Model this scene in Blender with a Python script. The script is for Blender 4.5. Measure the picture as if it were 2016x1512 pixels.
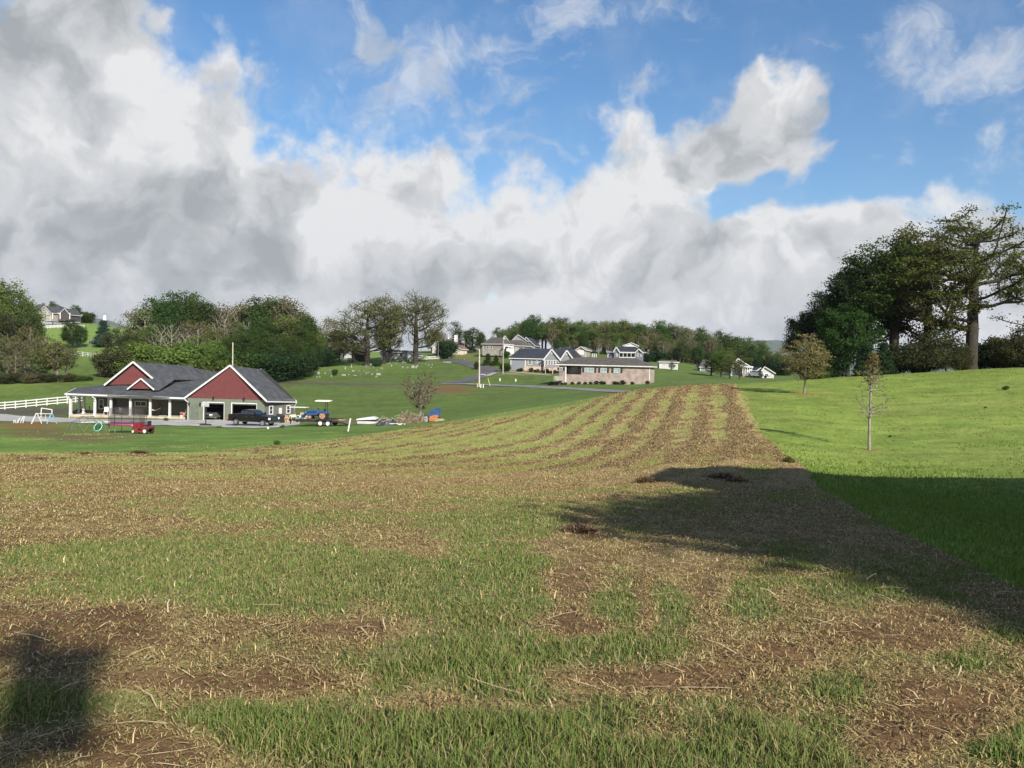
import bpy, bmesh, math, random
import numpy as np
from mathutils import Vector, Matrix

S = bpy.context.scene
for _o in list(bpy.data.objects):
    bpy.data.objects.remove(_o)

# ------------------------------------------------------------------ camera
FPX = 1560.0                      # focal length in photo pixels (photo is 2016 wide)
PITCH = math.atan(32.0 / FPX)     # looking slightly down
ROLL = math.radians(1.4)
_F = np.array([0, math.cos(PITCH), -math.sin(PITCH)])
_R0 = np.array([1.0, 0, 0])
_U0 = np.array([0, math.sin(PITCH), math.cos(PITCH)])
CR = _R0 * math.cos(ROLL) + _U0 * math.sin(ROLL)
CU = _U0 * math.cos(ROLL) - _R0 * math.sin(ROLL)
cam_d = bpy.data.cameras.new('camera')
cam = bpy.data.objects.new('camera', cam_d)
S.collection.objects.link(cam)
m = Matrix.Identity(4)
for i in range(3):
    m[i][0] = CR[i]; m[i][1] = CU[i]; m[i][2] = -_F[i]
cam.matrix_world = m
cam_d.sensor_width = 36; cam_d.lens = FPX / 2016 * 36
cam_d.clip_start = 0.1; cam_d.clip_end = 20000
S.camera = cam

# ------------------------------------------------------------------ exposure
S.view_settings.view_transform = 'Standard'
S.view_settings.look = 'None'
S.view_settings.gamma = 1
S.view_settings.exposure = 0.75

# ------------------------------------------------------------------ sun
SUN_TO = Vector((0.45, -0.89, 0)).normalized()    # horizontal direction towards the sun
SUN_EL = math.radians(30)
sd = Vector((SUN_TO.x * math.cos(SUN_EL), SUN_TO.y * math.cos(SUN_EL), math.sin(SUN_EL)))
sun_d = bpy.data.lights.new('sun', 'SUN'); sun_d.energy = 5.0; sun_d.angle = math.radians(0.5)
sun_d.color = (1.0, 0.94, 0.84)
sun = bpy.data.objects.new('sun', sun_d); S.collection.objects.link(sun)
sun.rotation_euler = sd.to_track_quat('Z', 'Y').to_euler()

# ------------------------------------------------------------------ pixel helpers
def ray(px, py):
    d = CR * ((px - 1008) / FPX) + CU * ((756 - py) / FPX) + _F
    return d / d[1]
def P(px, py, d):
    """point seen at photo pixel (px, py) whose forward distance is d metres"""
    return Vector((ray(px, py) * d).tolist())
def proj(x, y, z):
    p = np.stack([x, y, z], -1)
    zc = p @ _F
    zc = np.where(zc < 0.01, 0.01, zc)
    return 1008 + FPX * (p @ CR) / zc, 756 - FPX * (p @ CU) / zc
def azel(px, py):
    d = ray(px, py)
    return math.atan2(d[0], d[1]), math.atan2(d[2], math.hypot(d[0], d[1]))

# ------------------------------------------------------------------ world: sky and clouds
W = bpy.data.worlds.new("World"); S.world = W; W.use_nodes = True
nt = W.node_tree; nt.nodes.clear()
def N(t, **kw):
    n = nt.nodes.new(t)
    for k, v in kw.items(): setattr(n, k, v)
    return n
def L(a, b): nt.links.new(a, b)
def M2(op, a, b=None, c=None, clamp=False):
    n = N('ShaderNodeMath', operation=op); n.use_clamp = clamp
    for i, v in enumerate((a, b, c)):
        if v is None: continue
        if isinstance(v, (int, float)): n.inputs[i].default_value = v
        else: L(v, n.inputs[i])
    return n.outputs[0]
def MIX(f, a, b):
    n = N('ShaderNodeMix', data_type='RGBA')
    for i, v in ((0, f), (6, a), (7, b)):
        if isinstance(v, (int, float)): n.inputs[i].default_value = v
        elif isinstance(v, tuple): n.inputs[i].default_value = (*v, 1)
        else: L(v, n.inputs[i])
    return n.outputs[2]
def SMOOTH(v, a, b):
    n = N('ShaderNodeMapRange', interpolation_type='SMOOTHSTEP')
    L(v, n.inputs[0]); n.inputs[1].default_value = a; n.inputs[2].default_value = b
    return n.outputs[0]
tc = N('ShaderNodeTexCoord')
sep = N('ShaderNodeSeparateXYZ'); L(tc.outputs['Generated'], sep.inputs[0])
az = M2('ARCTAN2', sep.outputs[0], sep.outputs[1])
el = M2('ARCSINE', sep.outputs[2])
comb = N('ShaderNodeCombineXYZ'); L(az, comb.inputs[0]); L(el, comb.inputs[1])
AE = comb.outputs[0]
# domain warp
def noise(vec, scale, detail=4, rough=.5, dist=0, off=(0, 0, 0), sc=(1, 1, 1), lac=2.0):
    mp = N('ShaderNodeMapping'); L(vec, mp.inputs[0])
    mp.inputs[1].default_value = off; mp.inputs[3].default_value = sc
    n = N('ShaderNodeTexNoise', noise_dimensions='2D'); L(mp.outputs[0], n.inputs['Vector'])
    n.inputs['Scale'].default_value = scale; n.inputs['Detail'].default_value = detail
    n.inputs['Roughness'].default_value = rough; n.inputs['Distortion'].default_value = dist
    n.inputs['Lacunarity'].default_value = lac
    return n
wn = noise(AE, 7, 3, .5)
wv = N('ShaderNodeVectorMath', operation='MULTIPLY_ADD'); L(wn.outputs['Color'], wv.inputs[0])
wv.inputs[1].default_value = (.09, .09, 0); wv.inputs[2].default_value = (0, 0, 0)
wa = N('ShaderNodeVectorMath', operation='ADD'); L(AE, wa.inputs[0]); L(wv.outputs[0], wa.inputs[1])
AW = wa.outputs[0]          # warped az/el (offset by about .045)
OFF = .045
def blob(vec, px, py, rx, ry, rot=0, soft=None):
    """1 in the centre, 0 at the rim of an ellipse given in photo pixels"""
    a, e = azel(px, py)
    mp = N('ShaderNodeMapping', vector_type='TEXTURE'); L(vec, mp.inputs[0])
    o = OFF if vec is AW else 0
    mp.inputs[1].default_value = (a + o, e + o, 0)
    mp.inputs[2].default_value = (0, 0, math.radians(rot))
    mp.inputs[3].default_value = (rx / FPX, ry / FPX, 1)
    g = N('ShaderNodeTexGradient', gradient_type='SPHERICAL'); L(mp.outputs[0], g.inputs[0])
    return g.outputs['Fac']
# cloud-top curve: elevation below which there is cloud, by azimuth
edge = [(-200, -200), (250, -150), (330, -60), (400, -10), (470, 30), (515, 130), (555, 195), (620, 195), (700, 190), (770, 195), (850, 235),
        (900, 265), (960, 300), (1020, 290), (1060, 305), (1110, 260), (1170, 200), (1230, 170), (1300, 185), (1350, 235), (1410, 230), (1450, 200),
        (1490, 160), (1560, 130), (1620, 160), (1690, 215), (1735, 262), (1790, 330), (1840, 310), (1880, 285), (1960, 275), (2016, 285), (2300, 250)]
fc = N('ShaderNodeFloatCurve')
cv = fc.mapping.curves[0]
pts = []
for x, y in edge:
    a, e = azel(x, y); pts.append(((a + 1.0) / 2.0, e / .8))
pts = [(0, .55)] + pts + [(1, .4)]
while len(cv.points) < len(pts): cv.points.new(.5, .5)
for p_, q in zip(cv.points, pts): p_.location = q
fc.mapping.update()
sw = N('ShaderNodeSeparateXYZ'); L(AW, sw.inputs[0])
azw = M2('SUBTRACT', sw.outputs[0], OFF); elw = M2('SUBTRACT', sw.outputs[1], OFF)
L(M2('MULTIPLY_ADD', azw, .5, .5, True), fc.inputs['Value'])
eb = M2('MULTIPLY', fc.outputs[0], .8)
cov = M2('MULTIPLY', M2('SUBTRACT', eb, elw), 13.0)
cov = M2('MINIMUM', cov, 1.8)
for (px, py, rx, ry, rot, w, vv) in [
        (1640, 368, 270, 66, 12, -2.4, AW), (1450, 265, 170, 90, 20, 1.2, AW), (1450, 415, 130, 55, 35, -1.9, AW), (1770, 300, 110, 80, 0, -1.6, AW), (1570, 185, 130, 80, 0, .9, AW), (1240, 220, 90, 60, 0, .5, AW),
        (985, 580, 60, 30, 0, -.9, AW), (910, 235, 60, 60, 0, -.4, AW), (1570, 200, 45, 35, -20, -.7, AW),
        (372, 85, 60, 50, 0, -1.6, AE), (340, 10, 60, 40, -30, -.8, AE), (1090, 310, 50, 60, 0, -.9, AW),
        (770, 190, 60, 60, 0, .4, AW),
        (2010, 60, 110, 130, 0, .8, AW), (2000, 200, 70, 90, 0, .6, AW)]:
    cov = M2('MULTIPLY_ADD', blob(vv, px, py, rx, ry, rot), w, cov)
def voro(vec, scale, detail=3, rough=.5, off=(0, 0, 0), smooth=.6, sc=(1, 1, 1)):
    mp = N('ShaderNodeMapping'); L(vec, mp.inputs[0]); mp.inputs[1].default_value = off; mp.inputs[3].default_value = sc
    n = N('ShaderNodeTexVoronoi', feature='F1', normalize=False, voronoi_dimensions='2D'); L(mp.outputs[0], n.inputs['Vector'])
    n.inputs['Scale'].default_value = scale; n.inputs['Detail'].default_value = detail; n.inputs['Roughness'].default_value = rough
    return n.outputs['Distance']
# finer warp so that the puffs do not look like cells
w2 = noise(AE, 22, 5, .6)
wv2 = N('ShaderNodeVectorMath', operation='MULTIPLY_ADD'); L(w2.outputs['Color'], wv2.inputs[0]); wv2.inputs[1].default_value = (.03, .03, 0); L(AW, wv2.inputs[2])
AP = wv2.outputs[0]
n1 = noise(AE, 7.5, 12, .60, 0, off=(3.1, 1.7, .3))
n2 = noise(AE, 26, 9, .62, 0, off=(7.1, 4.7, .8))
vo = voro(AP, 11, 2.5, .5, (0, 0, .4))
cv1 = M2('MULTIPLY_ADD', M2('SUBTRACT', n1.outputs[0], .5), 3.1, cov)
cv1 = M2('MULTIPLY_ADD', M2('SUBTRACT', n2.outputs[0], .5), 1.3, cv1)
cv1 = M2('MULTIPLY_ADD', M2('SUBTRACT', .42, vo), .9, cv1)
alpha = SMOOTH(cv1, -.35, .8)
wisp = noise(AP, 9, 10, .62, 0, off=(9.3, 2.2, 4.1), sc=(1, 1.5, 1))
wz = None
for (px, py, rx, ry, rot, w) in [(870, 110, 220, 80, 30, .9), (1960, 130, 220, 230, 0, .65), (700, 90, 200, 110, 0, .6), (1020, 190, 150, 120, 0, .7), (1250, 30, 500, 90, 0, .35), (770, 190, 160, 100, 0, .7), (1860, 160, 200, 90, 0, .5)]:
    bz = blob(AE, px, py, rx, ry, rot); wz = M2('MULTIPLY', bz, w) if wz is None else M2('MULTIPLY_ADD', bz, w, wz)
thin = SMOOTH(M2('MULTIPLY_ADD', M2('SUBTRACT', wisp.outputs[0], .5), 2.6, M2('MULTIPLY', wz, .75)), .15, 1.0)
veil = M2('MULTIPLY', SMOOTH(n1.outputs[0], .42, .8), .18)
alpha = M2('MAXIMUM', alpha, M2('MAXIMUM', M2('MULTIPLY', thin, .62), veil))
# billow relief: lit from above right behind the camera
D1 = (-.010, -.020, 0)
va = voro(AP, 8.5, 4, .55, (2.2, 5.1, 1.3)); vb = voro(AP, 8.5, 4, .55, (2.2 + .05, 5.1 + .16, 1.3))
na = noise(AP, 9, 10, .58, 0, off=(1.3, 8.2, 2.2)); nb2 = noise(AP, 9, 10, .58, 0, off=(1.3 + .05, 8.2 + .17, 2.2))
rel = M2('ADD', M2('MULTIPLY', M2('SUBTRACT', vb, va), .62), M2('MULTIPLY', M2('SUBTRACT', na.outputs[0], nb2.outputs[0]), 1.25))
ng = noise(AW, 4.5, 6, .5, 0, off=(5.3, 1.2, 7.2), sc=(1, 1.5, 1))
sh = M2('ADD', M2('MULTIPLY_ADD', M2('SUBTRACT', ng.outputs[0], .5), .7, .78), rel)
for (px, py, rx, ry, rot, w) in [
        (200, 500, 430, 150, -12, -.62), (30, 100, 190, 170, 0, -.45), (430, 390, 230, 60, 0, -.2), (100, 180, 170, 70, 0, -.18),
        (260, 250, 130, 90, 0, .22), (240, 60, 110, 110, 0, .15), (60, 210, 100, 60, 0, .15), (540, 270, 80, 110, 40, .25),
        (600, 470, 260, 80, -8, .15), (840, 330, 200, 90, -10, .10), (940, 430, 120, 100, 0, .2), (700, 380, 250, 50, -5, -.2),
        (730, 520, 330, 50, 0, -.22), (1200, 220, 110, 70, 0, .15), (1130, 380, 200, 80, 0, .15), (1500, 270, 160, 50, 20, -.15),
        (1250, 480, 300, 50, 0, -.15), (1100, 570, 260, 50, 0, -.15), (1380, 590, 90, 80, 0, .3), (880, 610, 110, 60, 0, .2), (570, 590, 90, 60, -20, .3),
        (600, 520, 90, 50, 10, .3), (240, 580, 110, 40, 20, .25), (1700, 390, 300, 60, 12, .2), (1900, 330, 150, 60, 0, .25), (1600, 480, 200, 60, 0, -.15), (1500, 560, 400, 50, 0, -.1), (1450, 640, 400, 40, 0, -.05)]:
    sh = M2('MULTIPLY_ADD', SMOOTH(blob(AW, px, py, rx * 1.5, ry * 1.5, rot), 0, 1), w, sh)
rim = M2('SUBTRACT', 1.0, SMOOTH(cv1, .2, 1.3))
sh = M2('MULTIPLY_ADD', rim, .18, sh, True)
CS = 10.0 * .60
cr = N('ShaderNodeValToRGB'); L(sh, cr.inputs[0])
ce = cr.color_ramp.elements
ce[0].position = 0; ce[0].color = (.38, .41, .43, 1)
ce[1].position = 1; ce[1].color = (.83, .835, .845, 1)
for p_, c_ in ((.3, (.48, .505, .53)), (.55, (.61, .63, .65)), (.8, (.70, .71, .725))):
    e_ = ce.new(p_); e_.color = (*c_, 1)
cs = N('ShaderNodeVectorMath', operation='SCALE'); L(cr.outputs[0], cs.inputs[0]); cs.inputs['Scale'].default_value = CS
sky = N('ShaderNodeTexSky', sky_type='NISHITA'); sky.sun_disc = False
sky.sun_elevation = SUN_EL; sky.sun_rotation = math.atan2(sd.x, sd.y)
sky.air_density = 1.0; sky.dust_density = .6; sky.ozone_density = 2.5
hs = N('ShaderNodeHueSaturation'); L(sky.outputs[0], hs.inputs['Color']); hs.inputs['Saturation'].default_value = 1.22; hs.inputs['Value'].default_value = .86
col = MIX(alpha, hs.outputs[0], cs.outputs[0])
bg = N('ShaderNodeBackground'); L(col, bg.inputs[0]); bg.inputs[1].default_value = 0.1
wo = N('ShaderNodeOutputWorld'); L(bg.outputs[0], wo.inputs[0])
W.cycles.sampling_method = 'MANUAL'; W.cycles.sample_map_resolution = 256
# ------------------------------------------------------------------ numpy noise
def _hash(ix, iy, s):
    h = (ix.astype(np.int64) * 374761393 + iy.astype(np.int64) * 668265263 + s * 1442695041) & 0xffffffff
    h = ((h ^ (h >> 13)) * 1274126177) & 0xffffffff
    h = (h ^ (h >> 16)) & 0xffff
    return h / 65535.0
def vnoise(x, y, s=0):
    ix = np.floor(x); iy = np.floor(y); fx = x - ix; fy = y - iy
    fx = fx * fx * (3 - 2 * fx); fy = fy * fy * (3 - 2 * fy)
    a = _hash(ix, iy, s); b = _hash(ix + 1, iy, s); c = _hash(ix, iy + 1, s); d = _hash(ix + 1, iy + 1, s)
    return (a + (b - a) * fx) * (1 - fy) + (c + (d - c) * fx) * fy
def fbm(x, y, sc, octv=4, s=0, gain=.55):
    """-1..1, sc = size of the biggest feature in metres"""
    x = np.asarray(x, float) / sc; y = np.asarray(y, float) / sc; t = 0; a = 1; n = 0
    for i in range(octv):
        t = t + a * (vnoise(x, y, s + i * 17) * 2 - 1); n += a
        x, y = x * 1.6 + y * 1.2 + 5.3, -x * 1.2 + y * 1.6 + 1.7; a *= gain
    return t / n * 1.6
def sstep(a, b, x):
    t = np.clip((x - a) / (b - a), 0, 1); return t * t * (3 - 2 * t)

# ------------------------------------------------------------------ terrain heights
# columns of the photo: (photo row, forward distance) or ('z', height, distance), eye height 1.65 m
COLS = {
 0: [(1060, 8.5), (940, 18), (905, 32), (893, 42), (868, 58), (845, 75), (836, 88), (822, 108), (812, 125), (802, 142), (757, 168), (725, 200), (700, 240), (670, 290), (642, 350), ('z', 8, 450), ('z', 0, 700)],
 120: [(1060, 8.5), (940, 18), (905, 32), (891, 43), (868, 58), (845, 77), (834, 90), (824, 106), (797, 130), (757, 165), (722, 215), (690, 250), (660, 280), (628, 305), ('z', 15, 360), ('z', 8, 450), ('z', 0, 700)],
 250: [(1060, 8.5), (940, 18), (905, 32), (890, 43), (866, 58), (847, 78), (835, 92), (826, 104), (805, 125), (757, 165), (730, 200), (700, 240), (665, 290), (642, 315), ('z', 12, 360), ('z', 6, 450), ('z', 0, 700)],
 400: [(1060, 9), (1000, 12), (930, 22), (887, 45), (864, 61), (848, 79), (838, 96), (828, 106), (805, 122), (768, 160), (737, 200), (717, 250), (700, 320), ('z', 5, 450), ('z', 0, 700)],
 560: [(1000, 12.5), (930, 22), (882, 47), (862, 64), (846, 82), (837, 96), (820, 112), (785, 142), (752, 182), (740, 200), (726, 230), (715, 270), (705, 320), ('z', 5, 450), ('z', 0, 700)],
 700: [(1000, 12.5), (930, 22), (869, 52), (850, 72), (837, 92), (826, 108), (800, 128), (770, 157), (752, 184), (735, 215), (717, 250), (705, 280), (695, 320), ('z', 6, 450), ('z', 0, 700)],
 860: [(1000, 12.5), (930, 23), (870, 42), (838, 70), (829, 90), (815, 108), (785, 136), (757, 172), (738, 205), (720, 235), (707, 265), (692, 300), ('z', 8, 450), ('z', 0, 700)],
 1000: [(1000, 12.5), (930, 24), (870, 42), (835, 58), (812, 78), (803, 100), (790, 122), (768, 150), (758, 168), (740, 190), (724, 208), (712, 230), (700, 260), (690, 300), ('z', 10, 450), ('z', 0, 700)],
 1120: [(1000, 12.5), (930, 24.5), (870, 42), (830, 55), (797, 75), (788, 92), (782, 107), (775, 122), (765, 140), (750, 165), (745, 185), (732, 208), (715, 232), (703, 260), (695, 300), ('z', 10, 450), ('z', 0, 700)],
 1240: [(1000, 13), (940, 20), (870, 38), (825, 50), (790, 62), (770, 76), ('z', -2.4, 90), ('z', -2.8, 105), ('z', -2.9, 125), (758, 150), (745, 180), (725, 215), (710, 250), (700, 290), ('z', 9, 450), ('z', 0, 700)],
 1360: [(1000, 12), (940, 19), (870, 34), (825, 46), (790, 57), (759, 76), ('z', -1.5, 90), ('z', -2.0, 105), ('z', -2.4, 125), (752, 150), (740, 190), (728, 230), (720, 270), (712, 320), ('z', 6, 450), ('z', 0, 700)],
 1460: [(1000, 12), (940, 19), (870, 33), (825, 44), (790, 55), (756, 77), ('z', -1.2, 90), ('z', -1.7, 105), ('z', -2, 125), (748, 170), (744, 200), (740, 240), (735, 300), ('z', 2, 450), ('z', -10, 700)],
 1540: [(1000, 12.5), (950, 19), (870, 32), (810, 48), (775, 62), (750, 80), ('z', -.8, 95), ('z', -1.5, 120), ('z', -1.5, 170), ('z', -1.2, 200), ('z', 0, 300), ('z', -4, 450), ('z', -10, 700)],
 1712: [(1000, 12.5), (950, 21), (884, 34), (830, 45), (780, 60), (742, 80), ('z', .1, 95), ('z', -1, 150), ('z', 0, 300), ('z', 0, 700)],
 2016: [(1050, 11), (980, 18), (900, 29), (830, 42), (770, 58), (722, 85), ('z', 1.6, 100), ('z', 1, 150), ('z', 1, 300), ('z', 0, 700)],
 2700: [('z', -2.1, 11), ('z', -2.4, 18), ('z', -2, 30), ('z', -1, 45), ('z', .8, 62), ('z', 2, 85), ('z', 1.6, 120), ('z', 1, 300), ('z', 0, 700)],
}
NA, NR = 361, 620
AZ0, AZ1 = -math.radians(60), math.radians(60)
LR0, LR1 = 0.0, math.log(9000)
def _build_table():
    azs = []; rows = []
    lr = np.linspace(LR0, LR1, NR)
    for cx, lst in COLS.items():
        a = math.atan((cx - 1008) / FPX)
        ks = [(0.0, -1.65), (math.log(5.0), -1.65)]
        for t in lst:
            if t[0] == 'z': z, d = t[1], t[2]
            else:
                d = t[1]; z = ray(cx, t[0])[2] * d
            ks.append((math.log(d / math.cos(a)), z))
        ks.append((math.log(3000), -30)); ks.append((LR1, -60))
        ks = np.array(ks)
        # smooth (monotone cubic) interpolation
        x, y = ks[:, 0], ks[:, 1]; h = np.diff(x); dlt = np.diff(y) / h
        mm = np.zeros(len(x)); mm[1:-1] = np.where(dlt[:-1] * dlt[1:] > 0, 2 * dlt[:-1] * dlt[1:] / (dlt[:-1] + dlt[1:] + 1e-12), 0)
        k = np.clip(np.searchsorted(x, lr) - 1, 0, len(h) - 1); t = (lr - x[k]) / h[k]
        rows.append((2*t**3-3*t**2+1)*y[k] + (t**3-2*t**2+t)*h[k]*mm[k] + (-2*t**3+3*t**2)*y[k+1] + (t**3-t**2)*h[k]*mm[k+1])
        azs.append(a)
    rows = np.array(rows); az_ = np.linspace(AZ0, AZ1, NA); T = np.zeros((NA, NR))
    for j in range(NR): T[:, j] = np.interp(az_, azs, rows[:, j])
    def blur(A, sig, ax):
        n = int(sig * 3) + 1; k = np.exp(-.5 * (np.arange(-n, n + 1) / sig) ** 2); k /= k.sum()
        B = np.apply_along_axis(lambda v: np.convolve(np.pad(v, n, mode='edge'), k, 'valid'), ax, A); return B
    T = blur(T, 4.0, 0); T = blur(T, 1.6, 1)
    return T
HT = _build_table()
def H(x, y):
    x = np.asarray(x, float); y = np.asarray(y, float)
    r = np.maximum(np.hypot(x, y), 1.0); a = np.arctan2(x, y)
    fa = (np.clip(a, AZ0, AZ1 - 1e-6) - AZ0) / (AZ1 - AZ0) * (NA - 1)
    fr = (np.clip(np.log(r), LR0, LR1 - 1e-6) - LR0) / (LR1 - LR0) * (NR - 1)
    ia = np.minimum(fa.astype(int), NA - 2); ir = np.minimum(fr.astype(int), NR - 2); fa = fa - ia; fr = fr - ir
    z = (HT[ia, ir] * (1 - fa) + HT[ia + 1, ir] * fa) * (1 - fr) + (HT[ia, ir + 1] * (1 - fa) + HT[ia + 1, ir + 1] * fa) * fr
    # behind and beside the camera: settle to the eye-height plane
    back = sstep(math.radians(62), math.radians(100), np.abs(a)); far = sstep(3, 12, r)
    return z * (1 - back) + (-1.65 - .25 * far) * back
_RD = np.exp(np.linspace(math.log(2.5), math.log(700), 2600))
def hit(px, py, dmin=2.5, dmax=700):
    """where the sight line of a photo pixel meets the ground"""
    d = ray(px, py); R = _RD[(_RD >= dmin) & (_RD <= dmax)]
    f = d[2] * R - H(d[0] * R, R)
    idx = np.where((f[:-1] > 0) & (f[1:] <= 0))[0]
    if len(idx) == 0:
        k = int(np.argmin(np.abs(f))); Y = R[k]
    else:
        k = idx[0]; Y = R[k] + (R[k + 1] - R[k]) * f[k] / (f[k] - f[k + 1])
    return Vector((d[0] * Y, Y, float(H(d[0] * Y, Y))))
def at(px, d):
    """ground point in photo column px at forward distance d"""
    z = -3.0
    for _ in range(4):
        py = proj(np.array((px - 1008) / FPX * d), np.array(d), np.array(z))[1]
        r = ray(px, float(py)) * d; z = float(H(r[0], d))
    return Vector((r[0], d, z))

# ------------------------------------------------------------------ objects helpers
COL = S.collection
MATS = {}
def tag(o, label=None, cat=None, group=None, kind=None):
    if label: o['label'] = label
    if cat: o['category'] = cat
    if group: o['group'] = group
    if kind: o['kind'] = kind
    return o
def thing(name, label, cat, loc, rz=0, group=None):
    o = bpy.data.objects.new(name, None); COL.objects.link(o); o.empty_display_size = .3
    o.location = loc; o.rotation_euler = (0, 0, rz)
    return tag(o, label, cat, group)
def np_mesh(name, V, Fc, nper, attrs=None, smooth=False):
    me = bpy.data.meshes.new(name)
    V = np.asarray(V, np.float32); Fc = np.asarray(Fc, np.int32)
    nf = len(Fc) // nper if Fc.ndim == 1 else Fc.shape[0]
    me.vertices.add(len(V)); me.vertices.foreach_set('co', V.ravel())
    me.loops.add(nf * nper); me.loops.foreach_set('vertex_index', Fc.ravel())
    me.polygons.add(nf)
    me.polygons.foreach_set('loop_start', np.arange(0, nf * nper, nper, dtype=np.int32))
    if smooth: me.polygons.foreach_set('use_smooth', np.ones(nf, bool))
    for k, v in (attrs or {}).items():
        v = np.asarray(v, np.float32)
        if v.ndim == 2:
            if v.shape[1] == 3: v = np.concatenate([v, np.ones((len(v), 1), np.float32)], 1)
            at_ = me.attributes.new(k, 'FLOAT_COLOR', 'POINT'); at_.data.foreach_set('color', v.ravel())
        else:
            at_ = me.attributes.new(k, 'FLOAT', 'POINT'); at_.data.foreach_set('value', v)
    me.update(calc_edges=True)
    return me
def link(name, me, mat_, parent=None):
    if mat_ is not None and len(me.materials) == 0: me.materials.append(mat_)
    o = bpy.data.objects.new(name, me); COL.objects.link(o)
    if parent is not None: o.parent = parent
    return o
class MB:
    """collects shapes into one mesh"""
    def __init__(s, org=None): s.v = []; s.f = []; s.o = Vector(org) if org is not None else Vector((0, 0, 0))
    def add(s, vs, fs):
        b = len(s.v); s.v += [Vector(v) - s.o for v in vs]; s.f += [tuple(i + b for i in f) for f in fs]; return s
    def box(s, x0, x1, y0, y1, z0, z1):
        return s.add([(x0,y0,z0),(x1,y0,z0),(x1,y1,z0),(x0,y1,z0),(x0,y0,z1),(x1,y0,z1),(x1,y1,z1),(x0,y1,z1)],
                     [(0,3,2,1),(4,5,6,7),(0,1,5,4),(1,2,6,5),(2,3,7,6),(3,0,4,7)])
    def hexa(s, p):
        return s.add(p, [(0,3,2,1),(4,5,6,7),(0,1,5,4),(1,2,6,5),(2,3,7,6),(3,0,4,7)])
    def slab(s, pts, off):
        """polygon given by points, thickened by vector off"""
        n = len(pts); off = Vector(off); a = [Vector(p) for p in pts]; b = [p + off for p in a]
        return s.add(a + b, [tuple(range(n)), tuple(range(2 * n - 1, n - 1, -1))] + [(i, i + n, (i + 1) % n + n, (i + 1) % n) for i in range(n)])
    def bar(s, a, b, r, n=6, r2=None):
        a = Vector(a); b = Vector(b); d = (b - a)
        if d.length < 1e-6: return s
        d.normalize(); u = d.orthogonal().normalized(); w = d.cross(u); r2 = r if r2 is None else r2
        vs = [a + (u * math.cos(t) + w * math.sin(t)) * r for t in [2*math.pi*k/n for k in range(n)]] + \
             [b + (u * math.cos(t) + w * math.sin(t)) * r2 for t in [2*math.pi*k/n for k in range(n)]]
        return s.add(vs, [(k, (k + 1) % n, (k + 1) % n + n, k + n) for k in range(n)] + [tuple(range(n - 1, -1, -1)), tuple(range(n, 2 * n))])
    def beam(s, a, b, w, h):
        """square timber from a to b, w wide (horizontal), h high"""
        a = Vector(a); b = Vector(b); d = (b - a).normalized(); u = d.cross(Vector((0, 0, 1)))
        u = u.normalized() if u.length > 1e-4 else Vector((1, 0, 0)); t = u.cross(d)
        c = [(-w/2, -h/2), (w/2, -h/2), (w/2, h/2), (-w/2, h/2)]
        vs = [a + u * i + t * j for i, j in c] + [b + u * i + t * j for i, j in c]
        return s.add(vs, [(0,3,2,1),(4,5,6,7),(0,1,5,4),(1,2,6,5),(2,3,7,6),(3,0,4,7)])
    def path(s, pts, r, n=6):
        for a, b in zip(pts[:-1], pts[1:]): s.bar(a, b, r, n)
        return s
    def disc(s, c, axis, r, h, n=20, r2=None):
        c = Vector(c); ax = Vector(axis).normalized(); return s.bar(c - ax * h / 2, c + ax * h / 2, r, n, r2)
    def ring(s, c, axis, R, r, n=24, m=6):
        c = Vector(c); ax = Vector(axis).normalized(); u = ax.orthogonal().normalized(); w = ax.cross(u); vs = []; fs = []
        for i in range(n):
            t = 2 * math.pi * i / n; d = u * math.cos(t) + w * math.sin(t)
            for j in range(m):
                q = 2 * math.pi * j / m; vs.append(c + d * (R + r * math.cos(q)) + ax * (r * math.sin(q)))
        for i in range(n):
            for j in range(m):
                fs.append((i*m+j, ((i+1)%n)*m+j, ((i+1)%n)*m+(j+1)%m, i*m+(j+1)%m))
        return s.add(vs, fs)
    def ball(s, c, r, n=10, m=7, sq=(1, 1, 1), jit=0, seed=0):
        rg = random.Random(seed); vs = [Vector(c) + Vector((0, 0, r * sq[2]))]; fs = []
        for i in range(1, m):
            ph = math.pi * i / m
            for j in range(n):
                t = 2 * math.pi * j / n; k = r * (1 + jit * rg.uniform(-1, 1))
                vs.append(Vector(c) + Vector((k*math.sin(ph)*math.cos(t)*sq[0], k*math.sin(ph)*math.sin(t)*sq[1], k*math.cos(ph)*sq[2])))
        vs.append(Vector(c) - Vector((0, 0, r * sq[2])))
        for j in range(n): fs.append((0, 1 + j, 1 + (j + 1) % n)); fs.append((len(vs) - 1, 1 + (m-2)*n + (j + 1) % n, 1 + (m-2)*n + j))
        for i in range(m - 2):
            for j in range(n): fs.append((1+i*n+j, 1+(i+1)*n+j, 1+(i+1)*n+(j+1)%n, 1+i*n+(j+1)%n))
        return s.add(vs, fs)
    def prof(s, pts, y0, y1, inset=0):
        """side profile (x, z) extruded along y; far/near faces optionally inset at the top"""
        zs = [p[1] for p in pts]; a, b = min(zs), max(zs)
        def q(y, sg): return [(x, y + sg * inset * (z - a) / (b - a + 1e-9), z) for x, z in pts]
        n = len(pts); A = q(y0, 1); B = q(y1, -1)
        return s.add(A + B, [tuple(range(n)), tuple(range(2*n-1, n-1, -1))] + [(i, i + n, (i + 1) % n + n, (i + 1) % n) for i in range(n)])
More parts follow.
